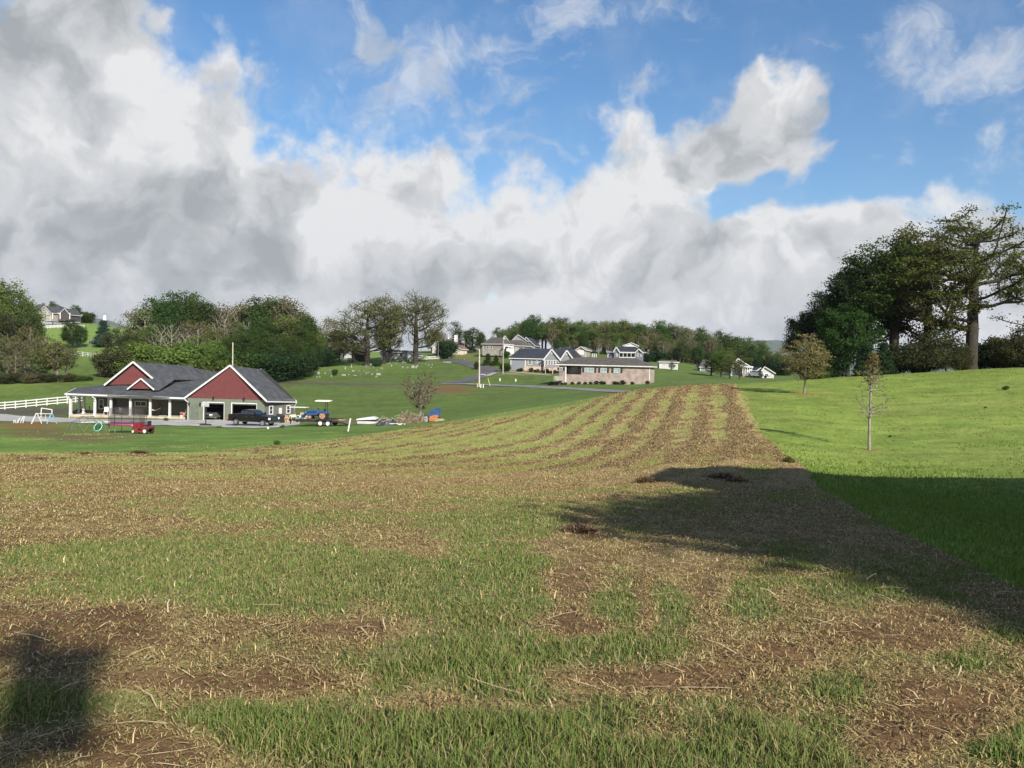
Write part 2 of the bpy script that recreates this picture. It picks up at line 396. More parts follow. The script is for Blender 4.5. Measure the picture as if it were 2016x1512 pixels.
    def build(s, name, mat_, parent=None, bevel=0, smooth=False):
        me = bpy.data.meshes.new(name); me.from_pydata([tuple(v) for v in s.v], [], s.f); me.update()
        bm = bmesh.new(); bm.from_mesh(me); bmesh.ops.recalc_face_normals(bm, faces=bm.faces); bm.to_mesh(me); bm.free()
        if smooth:
            for p_ in me.polygons: p_.use_smooth = True
        o = link(name, me, mat_, parent)
        if bevel:
            b = o.modifiers.new('b', 'BEVEL'); b.width = bevel; b.segments = 2; b.limit_method = 'ANGLE'
        return o
def children_of(o): return [c for c in bpy.data.objects if c.parent == o]
def dup(o, loc, rz=None, label=None, group=None, scale=None, kids=None):
    c = o.copy(); COL.objects.link(c); c.location = loc
    if rz is not None: c.rotation_euler = (0, 0, rz)
    if scale is not None: c.scale = scale if hasattr(scale, '__len__') else (scale,) * 3
    if label: c['label'] = label
    if group: c['group'] = group
    for k in (kids if kids is not None else children_of(o)):
        k2 = k.copy(); COL.objects.link(k2); k2.parent = c
        for g in (children_of(k) if kids is None else []):
            g2 = g.copy(); COL.objects.link(g2); g2.parent = k2
    return c

# ------------------------------------------------------------------ materials
def mat(name, col, rough=.7, metal=0, var=.12, vscale=3.0, bump=0, bscale=20, spec=.4, kind=None, alpha=1, col2=None, coat=0, trans=0):
    if name in MATS: return MATS[name]
    m = bpy.data.materials.new(name); m.use_nodes = True; t = m.node_tree; b = t.nodes['Principled BSDF']
    b.inputs['Roughness'].default_value = rough; b.inputs['Metallic'].default_value = metal
    b.inputs['Specular IOR Level'].default_value = spec
    if coat: b.inputs['Coat Weight'].default_value = coat; b.inputs['Coat Roughness'].default_value = .04
    tcn = t.nodes.new('ShaderNodeTexCoord'); out = None
    def nz(scale, detail=5):
        n = t.nodes.new('ShaderNodeTexNoise'); n.inputs['Scale'].default_value = scale; n.inputs['Detail'].default_value = detail
        t.links.new(tcn.outputs['Object'], n.inputs['Vector']); return n
    base = None
    if kind == 'brick':
        w = t.nodes.new('ShaderNodeTexBrick'); dt = t.nodes.new('ShaderNodeVectorMath'); dt.operation = 'DOT_PRODUCT'; dt.inputs[1].default_value = (.86, .5, 0)
        sx = t.nodes.new('ShaderNodeSeparateXYZ'); cx = t.nodes.new('ShaderNodeCombineXYZ'); t.links.new(tcn.outputs['Object'], dt.inputs[0]); t.links.new(tcn.outputs['Object'], sx.inputs[0])
        t.links.new(dt.outputs['Value'], cx.inputs[0]); t.links.new(sx.outputs[2], cx.inputs[1]); t.links.new(cx.outputs[0], w.inputs['Vector']); w.inputs['Scale'].default_value = 1.0
        w.inputs['Brick Width'].default_value = .3; w.inputs['Row Height'].default_value = .1; w.inputs['Mortar Size'].default_value = .012
        w.inputs['Color1'].default_value = (*col, 1); w.inputs['Color2'].default_value = (*(col2 or col), 1); w.inputs['Mortar'].default_value = (.5, .46, .42, 1)
        w.inputs['Bias'].default_value = -.1; base = w.outputs[0]
    elif kind == 'siding':
        sx = t.nodes.new('ShaderNodeSeparateXYZ'); t.links.new(tcn.outputs['Object'], sx.inputs[0])
        mo = t.nodes.new('ShaderNodeMath'); mo.operation = 'FRACT'; mu = t.nodes.new('ShaderNodeMath'); mu.operation = 'MULTIPLY'; mu.inputs[1].default_value = 5.0
        t.links.new(sx.outputs[2], mu.inputs[0]); t.links.new(mu.outputs[0], mo.inputs[0])
        bp = t.nodes.new('ShaderNodeBump'); bp.inputs['Strength'].default_value = .6; bp.inputs['Distance'].default_value = .05
        t.links.new(mo.outputs[0], bp.inputs['Height']); t.links.new(bp.outputs[0], b.inputs['Normal'])
    n = nz(vscale); mr = t.nodes.new('ShaderNodeMapRange'); t.links.new(n.outputs[0], mr.inputs[0])
    mr.inputs[1].default_value = .25; mr.inputs[2].default_value = .75; mr.inputs[3].default_value = 1 - var * 1.6; mr.inputs[4].default_value = 1 + var * 1.6
    sc = t.nodes.new('ShaderNodeVectorMath'); sc.operation = 'SCALE'; t.links.new(mr.outputs[0], sc.inputs['Scale'])
    if base is None:
        if col2 is not None:
            mx = t.nodes.new('ShaderNodeMix'); mx.data_type = 'RGBA'; n3 = nz(vscale * 4, 8); c3 = t.nodes.new('ShaderNodeMapRange')
            c3.inputs[1].default_value = .4; c3.inputs[2].default_value = .6; t.links.new(n3.outputs[0], c3.inputs[0]); t.links.new(c3.outputs[0], mx.inputs[0])
            mx.inputs[6].default_value = (*col, 1); mx.inputs[7].default_value = (*col2, 1); t.links.new(mx.outputs[2], sc.inputs[0])
        else: sc.inputs[0].default_value = col
    else: t.links.new(base, sc.inputs[0])
    t.links.new(sc.outputs[0], b.inputs['Base Color'])
    if bump and kind != 'siding':
        n2 = nz(bscale, 6); bp = t.nodes.new('ShaderNodeBump'); bp.inputs['Strength'].default_value = bump; bp.inputs['Distance'].default_value = .05
        t.links.new(n2.outputs[0], bp.inputs['Height']); t.links.new(bp.outputs[0], b.inputs['Normal'])
    if alpha < 1: b.inputs['Alpha'].default_value = alpha
    if trans: b.inputs['Transmission Weight'].default_value = trans
    MATS[name] = m; return m
def attr_mat(name, amp=.25, scales=(3, 30), bump=.4, bdist=.03, rough=.95, attr='Col', transl=0):
    m = bpy.data.materials.new(name); m.use_nodes = True; t = m.node_tree; b = t.nodes['Principled BSDF']
    b.inputs['Roughness'].default_value = rough; b.inputs['Specular IOR Level'].default_value = .15
    a = t.nodes.new('ShaderNodeAttribute'); a.attribute_name = attr
    tcn = t.nodes.new('ShaderNodeTexCoord'); f = None
    for s_ in scales:
        n = t.nodes.new('ShaderNodeTexNoise'); n.inputs['Scale'].default_value = s_; n.inputs['Detail'].default_value = 6; n.inputs['Roughness'].default_value = .65
        t.links.new(tcn.outputs['Object'], n.inputs['Vector'])
        mr = t.nodes.new('ShaderNodeMapRange'); mr.inputs[1].default_value = .3; mr.inputs[2].default_value = .7; mr.inputs[3].default_value = 1 - amp; mr.inputs[4].default_value = 1 + amp
        t.links.new(n.outputs[0], mr.inputs[0])
        if f is None: f = mr.outputs[0]
        else:
            mm_ = t.nodes.new('ShaderNodeMath'); mm_.operation = 'MULTIPLY'; t.links.new(f, mm_.inputs[0]); t.links.new(mr.outputs[0], mm_.inputs[1]); f = mm_.outputs[0]
        last = n
    sc = t.nodes.new('ShaderNodeVectorMath'); sc.operation = 'SCALE'; t.links.new(a.outputs['Color'], sc.inputs[0]); t.links.new(f, sc.inputs['Scale'])
    t.links.new(sc.outputs[0], b.inputs['Base Color'])
    if bump:
        bp = t.nodes.new('ShaderNodeBump'); bp.inputs['Strength'].default_value = bump; bp.inputs['Distance'].default_value = bdist
        t.links.new(last.outputs[0], bp.inputs['Height']); t.links.new(bp.outputs[0], b.inputs['Normal'])
    if transl:
        tr = t.nodes.new('ShaderNodeBsdfTranslucent'); t.links.new(sc.outputs[0], tr.inputs[0]); ms = t.nodes.new('ShaderNodeMixShader'); ms.inputs[0].default_value = transl
        t.links.new(b.outputs[0], ms.inputs[1]); t.links.new(tr.outputs[0], ms.inputs[2]); t.links.new(ms.outputs[0], t.nodes['Material Output'].inputs[0])
    MATS[name] = m; return m
# ------------------------------------------------------------------ ground: zones and colours
def bx(y): return 2.6 + .25 * y + .35 * np.sin(y * .35) * np.exp(-y / 25)          # edge of the right lawn
def green_zone_dist(x, y):
    """distance to the mown green in front of the red house (0 inside)"""
    dl = np.maximum(43.5 + .03 * (x + 25) - y, 0); dr = np.maximum((x + 26.3 - .25 * y) / 1.031, 0)
    dl = dl * .72; return (dl ** 4 + dr ** 4) ** (1 / 4)
HAYMASK = None
def zones(x, y):
    wob = fbm(x, y, 4, 3, 5) * .35
    lawn = sstep(-.12, .12, x - bx(y) + wob * .5) * (1 - sstep(84, 92, y - np.clip(x - 28, -10, 40) * .1))
    g = green_zone_dist(x, y)
    hay = sstep(.1, .7, g + wob) * (1 - lawn) * (1 - sstep(78, 84, y + wob * 3 - np.clip(x, -10, 30) * .1))
    hay = hay * sstep(-40, -15, y)
    hay = hay * (1 - sstep(70, 74, y) * (1 - sstep(6, 10, x)) * .8)
    return lawn, hay, g
PATCH = [  # near-field patches in photo pixels: px, py, rx, ry, weight (+ green, - bare/brown)
 (520, 1140, 420, 65, 1.1), (250, 1095, 250, 30, .5), (720, 1175, 250, 40, .8), (620, 1440, 330, 50, 1.3), (1000, 1490, 500, 45, 1.0), (110, 1380, 150, 60, .9),
 (960, 1120, 110, 110, .9), (950, 1300, 170, 60, .8), (1200, 1200, 75, 40, .8), (1210, 1265, 120, 38, 1.1), (1480, 1190, 60, 55, .9), (1330, 1190, 60, 40, .5),
 (1560, 1230, 80, 30, .5), (1150, 1400, 200, 30, .6), (1650, 1330, 150, 40, .4), (1900, 1300, 60, 120, .5), (1500, 1400, 160, 30, .4),
 (1930, 1480, 160, 40, .9),
 (340, 1480, 240, 55, -1.6), (120, 1240, 230, 55, -1.2), (420, 1345, 420, 32, -1.1), (850, 1395, 300, 22, -1.1), (1130, 1150, 55, 140, -1.0), (1130, 1235, 120, 25, -1.0),
 (1290, 1340, 230, 32, -1.2), (1400, 1180, 50, 90, -.9), (1270, 1200, 25, 70, -.8), (1470, 1290, 160, 30, -.9), (1250, 1460, 220, 30, -.6), (1860, 1430, 150, 90, -1.6),
 (1600, 1235, 200, 35, -.6), (1700, 1260, 200, 25, -.6), (1820, 1230, 110, 50, -.7), (680, 1240, 280, 25, -.7), (730, 1190, 60, 40, -.6), (1400, 1400, 250, 18, -.5),
 (1750, 1330, 130, 30, -.5), (650, 1060, 160, 18, -.4), (850, 1080, 120, 40, -.4), (100, 1040, 200, 40, -.4), (1180, 1060, 70, 20, -.8), (1330, 1110, 90, 22, -.9), (1500, 1060, 140, 22, -.5),
]
def near_patch(px, py, x, y):
    t = np.zeros_like(x)
    wx = fbm(x, y, .9, 3, 31) * .35; wy = fbm(x, y, .9, 3, 47) * .35
    for cx, cy, rx, ry, w in PATCH:
        d = ((px - cx) / rx + wx) ** 2 + ((py - cy) / ry + wy) ** 2
        t += w * np.exp(-d * 1.3)
    return t
def ground_state(x, y):
    """returns hay, lawn, brown (0..1), bump height (m)"""
    z = H(x, y); px, py = proj(x, y, z)
    lawn, hay, g = zones(x, y)
    r = np.hypot(x, y)
    # windrows: brown mulch lines about 2 m apart, curving round the green zone
    gg = g + fbm(x, y, 9, 3, 61) * .35 + fbm(x, y, 2.5, 2, 62) * .15
    ph = gg / 1.8 * 2 * np.pi
    rowv = np.cos(ph + .4) * .5 + .5
    rowv = rowv ** 1.3 * (0.8 + .2 * np.cos(gg * 1.1 + 1.0))
    right = sstep(13, 24, g * np.where(x > -12 + .25 * y, 1, 0) )     # browner strip on the right
    n1 = fbm(x, y, 1.6, 4, 3); n0 = fbm(x, y, 7, 3, 8); n2 = fbm(x, y, .35, 3, 77)
    farw = sstep(12, 22, r)
    streak = fbm(x * .35, y, 1.3, 4, 91)
    fr_curve = sstep(1.5, 4, g) * (1 - sstep(13, 18, g))
    contrast = .62 + .38 * sstep(-14, -4, x - .1 * y)
    brown_far = .43 + (rowv - .38) * 1.1 * contrast + n1 * .26 + n0 * .16 + right * .44 + streak * .42 - fr_curve * .12
    brown_near = .50 - near_patch(px, py, x, y) * .74 + n1 * .28 + n2 * .26 + fbm(x, y, 3.5, 2, 19) * .12
    brown = np.where(r > 1, brown_near * (1 - farw) + brown_far * farw, .5)
    brown = np.clip(brown, 0, 1) * hay
    clump = sstep(.62, 1.0, brown) * (.3 + .7 * sstep(-.1, .7, fbm(x, y, .8, 3, 23)))
    bump = hay * (.03 * clump + .008 * n2 + .02 * brown * (.5 + n1)) * (.35 + .65 * farw) + hay * farw * .06 * rowv * sstep(90, 60, r) + lawn * .01 * n2
    return dict(z=z, px=px, py=py, hay=hay, lawn=lawn, brown=brown, bump=bump, n1=n1, n0=n0, n2=n2, r=r, clump=clump, rowv=rowv, g=g)
# coloured patches on the far ground, photo pixels: px, py, rx, ry, colour, weight
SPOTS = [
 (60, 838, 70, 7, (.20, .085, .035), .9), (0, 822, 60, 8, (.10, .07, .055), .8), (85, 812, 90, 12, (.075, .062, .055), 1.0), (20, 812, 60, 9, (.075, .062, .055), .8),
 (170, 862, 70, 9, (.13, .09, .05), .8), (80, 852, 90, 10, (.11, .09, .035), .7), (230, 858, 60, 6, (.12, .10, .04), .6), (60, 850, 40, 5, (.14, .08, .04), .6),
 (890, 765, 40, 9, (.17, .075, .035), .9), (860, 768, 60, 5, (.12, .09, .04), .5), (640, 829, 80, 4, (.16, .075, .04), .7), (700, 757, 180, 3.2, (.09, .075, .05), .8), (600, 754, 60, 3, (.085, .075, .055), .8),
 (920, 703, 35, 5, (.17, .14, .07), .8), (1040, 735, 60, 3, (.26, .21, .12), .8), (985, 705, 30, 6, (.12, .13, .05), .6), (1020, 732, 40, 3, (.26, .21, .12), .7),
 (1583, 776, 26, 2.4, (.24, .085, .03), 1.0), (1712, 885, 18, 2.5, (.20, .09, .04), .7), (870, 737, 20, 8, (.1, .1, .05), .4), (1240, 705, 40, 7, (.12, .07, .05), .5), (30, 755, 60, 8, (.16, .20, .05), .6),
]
def ground_color(G, x, y):
    g1 = np.array([.115, .185, .038]); g2 = np.array([.075, .145, .030])
    n = np.clip(.5 + .5 * G['n1'], 0, 1)[:, None]
    g1 = np.array([.180, .232, .042]); lawnc = g1 * n + np.array([.138, .20, .034]) * (1 - n)
    yel = sstep(-.2, .8, fbm(x, y, 5, 5, 55) + .5 * fbm(x * .4, y, 1.5, 3, 56))[:, None]; n = n * (.8 + .3 * np.clip(.5 + .5 * fbm(x * .5, y, .9, 3, 57), 0, 1)[:, None])
    lawnc = lawnc * (1 - .35 * yel) + np.array([.24, .255, .07]) * .35 * yel
    # pasture beyond
    n0 = np.clip(.5 + .5 * G['n0'], 0, 1)[:, None]
    past = np.array([.076, .122, .024]) * n0 + np.array([.096, .132, .030]) * (1 - n0)
    st = fbm(x * .25, y, 3, 3, 44)[:, None] * .12 + 1
    past = past * st
    # mown green in front of the house, sunlight put into its brighter colour
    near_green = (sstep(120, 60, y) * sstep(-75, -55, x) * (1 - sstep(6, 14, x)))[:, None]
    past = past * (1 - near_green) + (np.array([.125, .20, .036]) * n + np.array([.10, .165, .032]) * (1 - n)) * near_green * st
    b = G['brown'][:, None]
    green_h = np.array([.135, .165, .05]) * n + np.array([.115, .13, .05]) * (1 - n)
    # stubble: yellow-green farther out, deeper green in the foreground patches
    fr = sstep(10, 26, G['r'])[:, None]
    green_h = green_h * (1 - fr) + np.array([.285, .295, .085]) * fr
    straw = np.array([.37, .285, .125]); soil = np.array([.115, .062, .030]); mulch = np.array([.20, .135, .058])
    k2 = np.clip(.5 + .9 * fbm(x, y, .5, 4, 13), 0, 1)[:, None]
    brownc = (straw * k2 + mulch * (1 - k2))
    cl = G['clump'][:, None]
    brownc = brownc * (1 - .7 * cl) + soil * .7 * cl
    rs = sstep(10, 25, G['g'] * np.where(x > -12 + .25 * y, 1, 0))[:, None] * fr
    brownc = brownc * (1 - .5 * rs) + np.array([.38, .275, .125]) * .5 * rs
    bb = sstep(.0, .9, b)
    hayc = green_h * (1 - bb) + brownc * bb
    hz = G['hay'][:, None]; lz = G['lawn'][:, None]
    bare = (sstep(.78, 1.0, G['brown']) * sstep(9, 6, G['r']))[:, None]; hayc = hayc * (1 - .8 * bare) + np.array([.125, .066, .034]) * .8 * bare
    c = past * (1 - hz) + hayc * hz
    c = c * (1 - lz) + lawnc * lz * 1.0
    mot = (1 + (.20 * fbm(x, y, 1.0, 5, 81) + .14 * fbm(x * .3, y, 1.4, 4, 82) + .12 * G['n0']) * np.clip(1 - G['hay'] * .6, 0, 1))[:, None]; c = c * mot
    # hill top meadow
    hill = (sstep(200, 260, y) * sstep(-20, -50, x))[:, None]
    c = c * (1 - hill) + np.array([.135, .20, .048]) * hill
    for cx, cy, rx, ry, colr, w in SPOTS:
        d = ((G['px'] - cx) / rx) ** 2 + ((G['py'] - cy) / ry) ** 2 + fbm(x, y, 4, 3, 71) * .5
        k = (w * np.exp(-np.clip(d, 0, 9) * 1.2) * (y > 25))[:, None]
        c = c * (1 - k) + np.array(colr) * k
    far = sstep(500, 900, G['r'])[:, None]
    c = c * (1 - far) + np.array([.05, .075, .03]) * far
    return c
def make_ground():
    fine = np.radians(np.linspace(-37, 37, 1150)); rest = np.radians(np.linspace(37, 323, 96))[1:-1]
    A = np.concatenate([fine, rest]); nA = len(A)
    Rr = np.concatenate([np.exp(np.linspace(math.log(.5), math.log(450), 640)), np.exp(np.linspace(math.log(450), math.log(9000), 45))[1:]])
    nR = len(Rr)
    aa, rr = np.meshgrid(A, Rr, indexing='ij'); x = (np.sin(aa) * rr).ravel(); y = (np.cos(aa) * rr).ravel()
    G = ground_state(x, y); c = ground_color(G, x, y)
    z = G['z'] + G['bump'] + fbm(x, y, 14, 3, 99) * .05 * sstep(8, 30, G['r']) * sstep(1500, 400, G['r'])
    V = np.stack([x, y, z], -1)
    i = np.arange(nA)[:, None]; j = np.arange(nR - 1)[None, :]; i2 = (i + 1) % nA
    q = np.stack([i * nR + j, i * nR + j + 1, i2 * nR + j + 1, i2 * nR + j], -1).reshape(-1, 4)
    me = np_mesh('ground', V, q, 4, {'Col': c}, smooth=True)
    return tag(link('ground', me, attr_mat('ground_cover', .33, (5, 45), .5, .03)), kind='structure')
ground = make_ground()
# ------------------------------------------------------------------ trees
def leaf_mat(name, col, transl=.35, hv=.12):
    m = bpy.data.materials.new(name); m.use_nodes = True; t = m.node_tree; t.nodes.clear()
    a = t.nodes.new('ShaderNodeAttribute'); a.attribute_name = 'tint'
    oi = t.nodes.new('ShaderNodeObjectInfo')
    h = t.nodes.new('ShaderNodeHueSaturation'); h.inputs['Color'].default_value = (*col, 1)
    m1 = t.nodes.new('ShaderNodeMapRange'); t.links.new(oi.outputs['Random'], m1.inputs[0]); m1.inputs[3].default_value = .5 - hv * .25; m1.inputs[4].default_value = .5 + hv * .2
    t.links.new(m1.outputs[0], h.inputs['Hue'])
    m2 = t.nodes.new('ShaderNodeMapRange'); t.links.new(a.outputs['Fac'], m2.inputs[0]); m2.inputs[3].default_value = .55; m2.inputs[4].default_value = 1.55
    m3 = t.nodes.new('ShaderNodeMath'); m3.operation = 'MULTIPLY_ADD'; t.links.new(oi.outputs['Random'], m3.inputs[0]); m3.inputs[1].default_value = hv * 2; m3.inputs[2].default_value = 1 - hv
    m4 = t.nodes.new('ShaderNodeMath'); m4.operation = 'MULTIPLY'; t.links.new(m2.outputs[0], m4.inputs[0]); t.links.new(m3.outputs[0], m4.inputs[1])
    t.links.new(m4.outputs[0], h.inputs['Value'])
    d = t.nodes.new('ShaderNodeBsdfDiffuse'); tr = t.nodes.new('ShaderNodeBsdfTranslucent'); ms = t.nodes.new('ShaderNodeMixShader'); ms.inputs[0].default_value = transl
    t.links.new(h.outputs[0], d.inputs[0]); t.links.new(h.outputs[0], tr.inputs[0]); t.links.new(d.outputs[0], ms.inputs[1]); t.links.new(tr.outputs[0], ms.inputs[2])
    o = t.nodes.new('ShaderNodeOutputMaterial'); t.links.new(ms.outputs[0], o.inputs[0]); MATS[name] = m
    return m
BARK = mat('bark', (.036, .029, .024), .95, var=.3, vscale=4, bump=.6, bscale=12)
BARKL = mat('pale_bark', (.22, .20, .165), .9, var=.25, vscale=2, bump=.3)
BARKG = mat('grey_bark', (.17, .145, .12), .95, var=.25, vscale=3, bump=.3)
LEAF = {  # dark and deep greens carry cloud shade in their colour
 'dark': leaf_mat('dark_leaves', (0.043, 0.077, 0.019)), 'deep': leaf_mat('deep_leaves', (0.022, 0.043, 0.016), .25), 'mid': leaf_mat('mid_leaves', (0.079, 0.120, 0.029)),
 'fresh': leaf_mat('fresh_leaves', (0.102, 0.162, 0.036)), 'olive': leaf_mat('olive_leaves', (0.114, 0.120, 0.038)), 'oakr': leaf_mat('oak_leaves', (0.118, 0.122, 0.042)),
 'pale': leaf_mat('pale_leaves', (0.192, 0.192, 0.090)), 'rust': leaf_mat('rust_leaves', (0.058, 0.066, 0.028)), 'brown': leaf_mat('brown_leaves', (0.122, 0.120, 0.056)), 'pineo': leaf_mat('pine_needles', (0.079, 0.089, 0.025)),
 'cedar': leaf_mat('cedar_needles', (0.026, 0.050, 0.022), .2), 'young': leaf_mat('young_leaves', (0.180, 0.168, 0.066)), 'dkred': leaf_mat('plum_leaves', (0.115, 0.088, 0.055)), 'blue': leaf_mat('blue_spruce_needles', (0.036, 0.066, 0.048), .2),
}
def leaf_quads(C, size, rng, tint, droop=.0, aspect=1.5):
    n = len(C)
    u = rng.normal(size=(n, 3)); u[:, 2] *= .6; u /= np.linalg.norm(u, axis=1)[:, None]
    w = rng.normal(size=(n, 3)); w -= (w * u).sum(1)[:, None] * u; w /= np.linalg.norm(w, axis=1)[:, None]
    s = (size * rng.uniform(.6, 1.3, n))[:, None]
    V = np.stack([C - u * s * aspect * .5, C + w * s * .42 - u * s * .1, C + u * s * aspect * .5, C - w * s * .42 + u * s * .05], 1).reshape(-1, 3)
    F = np.arange(n * 4).reshape(-1, 4)
    return V, F, np.repeat(tint, 4)
def make_tree(seed, Ht, R, cb, n=160, K=60, sig=.7, leaf=.3, shape='round', trunk=.03, lean=0, gap=0, up=.5, flat=.6, split=0):
    """returns trunk mesh, crown mesh. Ht height, R crown radius, cb crown base (fraction of height)"""
    rng = np.random.default_rng(seed)
    z0 = cb * Ht; pts = []
    if shape == 'round':
        lob = rng.normal(size=(9, 3)); lob /= np.linalg.norm(lob, axis=1)[:, None]; lobr = rng.uniform(-.42, .42, 9)
    tries = 0
    while len(pts) < n and tries < 60000:
        tries += 1
        p = rng.uniform(-1, 1, 3)
        if shape == 'cone':
            q = (p[2] + 1) / 2; rad = (1 - q) ** .8 * (1 if rng.random() < .5 else rng.random() ** .5)
            a = rng.uniform(0, 2 * math.pi); pts.append((math.cos(a) * R * rad, math.sin(a) * R * rad, z0 + q * (Ht - z0))); continue
        d = np.linalg.norm(p)
        if d > 1 or d < .25: continue
        if shape == 'round':
            k = 1 + (np.maximum(0, (lob @ (p / d))) ** 4 * lobr * 1.6).sum()
            if d > k or (d < .55 and rng.random() < .5): continue
            p = p * 1.0
        if gap and vnoise(np.array(p[0] * 2.2 + seed), np.array(p[1] * 2.2 + p[2] * 2.3), seed) < gap: continue
        zc = (z0 + Ht) / 2; hz = (Ht - z0) / 2
        wz = p[2]; rr = R * (1 if shape != 'bush' else 1.0)
        if shape == 'vase': rr = R * (.45 + .55 * (wz + 1) / 2)
        pts.append((p[0] * rr, p[1] * rr, zc + wz * hz))
    pts = np.array(pts)
    top = Ht * (.93 if shape == 'cone' else .72)
    nt_ = max(4, int(top / .8)); tz = np.linspace(0, top, nt_)
    wx = np.cumsum(rng.normal(0, .05, nt_)) * .5 + lean * tz; wy = np.cumsum(rng.normal(0, .05, nt_)) * .5
    nodes = [np.array([wx[i], wy[i], tz[i]]) for i in range(nt_)]; par = [-1] + list(range(nt_ - 1)); depth = [0.0] * nt_
    ax = np.stack([np.interp(pts[:, 2], tz, wx), np.interp(pts[:, 2], tz, wy)], 1)
    order = np.argsort(np.hypot(pts[:, 0] - ax[:, 0], pts[:, 1] - ax[:, 1]) + .15 * (pts[:, 2] - z0))
    tips = []
    for k in order:
        p = pts[k]; A = np.array(nodes); D = p - A; dist = np.linalg.norm(D, axis=1)
        pen = np.where(A[:, 2] > p[2] - (up * dist if shape != 'cone' else -.2 * dist), 3.0, 1.0)
        pen = np.where((A[:, 2] < z0 * .85), 4.0, pen)
        c = dist * pen + .25 * np.array(depth); b = int(np.argmin(c))
        L_ = dist[b]; ns = max(1, int(L_ / (Ht * .05))); prev = b; a0 = A[b]
        for s_ in range(1, ns + 1):
            t = s_ / ns; q = a0 + (p - a0) * t; q = q + np.array([0, 0, 1]) * (t * (1 - t)) * L_ * -.25 * (1 if shape != 'cone' else -.3) + rng.normal(0, .035 * L_ / ns if ns > 1 else 0, 3)
            nodes.append(q); par.append(prev); depth.append(depth[prev] + L_ / ns); prev = len(nodes) - 1
        tips.append(prev)
    N_ = len(nodes); area = np.zeros(N_); A = np.array(nodes); par = np.array(par)
    haschild = np.zeros(N_, bool); haschild[par[par >= 0]] = True
    area[~haschild] = 1
    for i in range(N_ - 1, 0, -1):
        if area[i] == 0: area[i] = 1
        area[par[i]] += area[i]
    rad = (area / area[0]) ** .46 * trunk * Ht
    rad[:nt_] = np.maximum(rad[:nt_], trunk * Ht * np.linspace(1, .15, nt_)); rad = np.maximum(rad, .012 * Ht / 12)
    rad[0] *= 1.35
    # branch tubes
    ch = np.arange(1, N_); a = A[par[ch]]; b = A[ch]; d = b - a; ln = np.linalg.norm(d, axis=1) + 1e-9; d /= ln[:, None]
    u = np.cross(d, np.array([.31, .95, .07])); u /= np.linalg.norm(u, axis=1)[:, None] + 1e-9; w = np.cross(d, u)
    m_ = 6; rings = []
    ra = np.minimum(rad[par[ch]], rad[ch] * 1.5); rb = rad[ch]
    ra[:nt_ - 1] = rad[par[ch]][:nt_ - 1]
    for (c, r_) in ((a - d * (ra * .4)[:, None], ra), (b, rb)):
        for k in range(m_):
            t = 2 * math.pi * k / m_; rings.append(c + (u * math.cos(t) + w * math.sin(t)) * r_[:, None])
    V = np.stack(rings, 1).reshape(-1, 3); n_ = len(ch); base = np.arange(n_)[:, None] * 2 * m_
    F = np.stack([np.stack([base[:, 0] + k, base[:, 0] + (k + 1) % m_, base[:, 0] + m_ + (k + 1) % m_, base[:, 0] + m_ + k], 1) for k in range(m_)], 1).reshape(-1, 4)
    tm = np_mesh('trunk', V, F, 4, smooth=True)
    if K <= 0: return tm, None, Ht
    tp = A[tips]; mids = A[ch[ch >= nt_]]
    mids = mids[rng.random(len(mids)) < .5]
    C0 = np.concatenate([tp, mids]); kk = np.concatenate([np.full(len(tp), K), np.full(len(mids), max(1, int(K * .35)))])
    cl = np.repeat(np.arange(len(C0)), kk); cz = rng.normal(size=(len(cl), 3)) * sig
    cz[:, 2] *= flat
    ctint = rng.uniform(0, 1, len(C0)); C = C0[cl] + cz
    tint = np.clip(ctint[cl] * .55 + rng.uniform(0, .45, len(cl)), 0, 1)
    V, F, T = leaf_quads(C, leaf, rng, tint)
    cm = np_mesh('crown', V, F, 4, {'tint': T})
    return tm, cm, Ht
PROTO = {}
def proto(key, *a, **k): PROTO[key] = make_tree(*a, **k)
# woodland trees seen at about 200 m
for i in range(4): proto('broad%d' % i, 10 + i, 15, 5.0, .16, n=150, K=50, sig=.62, leaf=.27, gap=.22)
for i in range(3): proto('airy%d' % i, 20 + i, 15, 4.6, .28, n=150, K=16, sig=.6, leaf=.30, gap=.35)
for i in range(2): proto('tall%d' % i, 30 + i, 17, 3.4, .38, n=110, K=24, sig=.7, leaf=.34, gap=.25)
for i in range(2): proto('bush%d' % i, 40 + i, 6, 4.2, .03, n=90, K=55, sig=.65, leaf=.3)
for i in range(2): proto('bare%d' % i, 50 + i, 15, 4.8, .25, n=130, K=2, sig=.6, leaf=.2, trunk=.014)
proto('cone0', 60, 9, 2.6, .04, n=150, K=40, sig=.38, leaf=.24, shape='cone', flat=.5)
proto('cone1', 61, 4, 1.3, .03, n=110, K=50, sig=.2, leaf=.13, shape='cone', flat=.6)
proto('shrub', 62, 1.2, .7, .02, n=30, K=40, sig=.16, leaf=.09)
# the big oaks in the cemetery
proto('oak0', 70, 23, 9.5, .13, n=300, K=34, sig=.75, leaf=.27, gap=.46, trunk=.03, up=.2)
proto('oak1', 71, 23, 8.5, .2, n=300, K=24, sig=.75, leaf=.26, gap=.46, trunk=.032, up=.2)
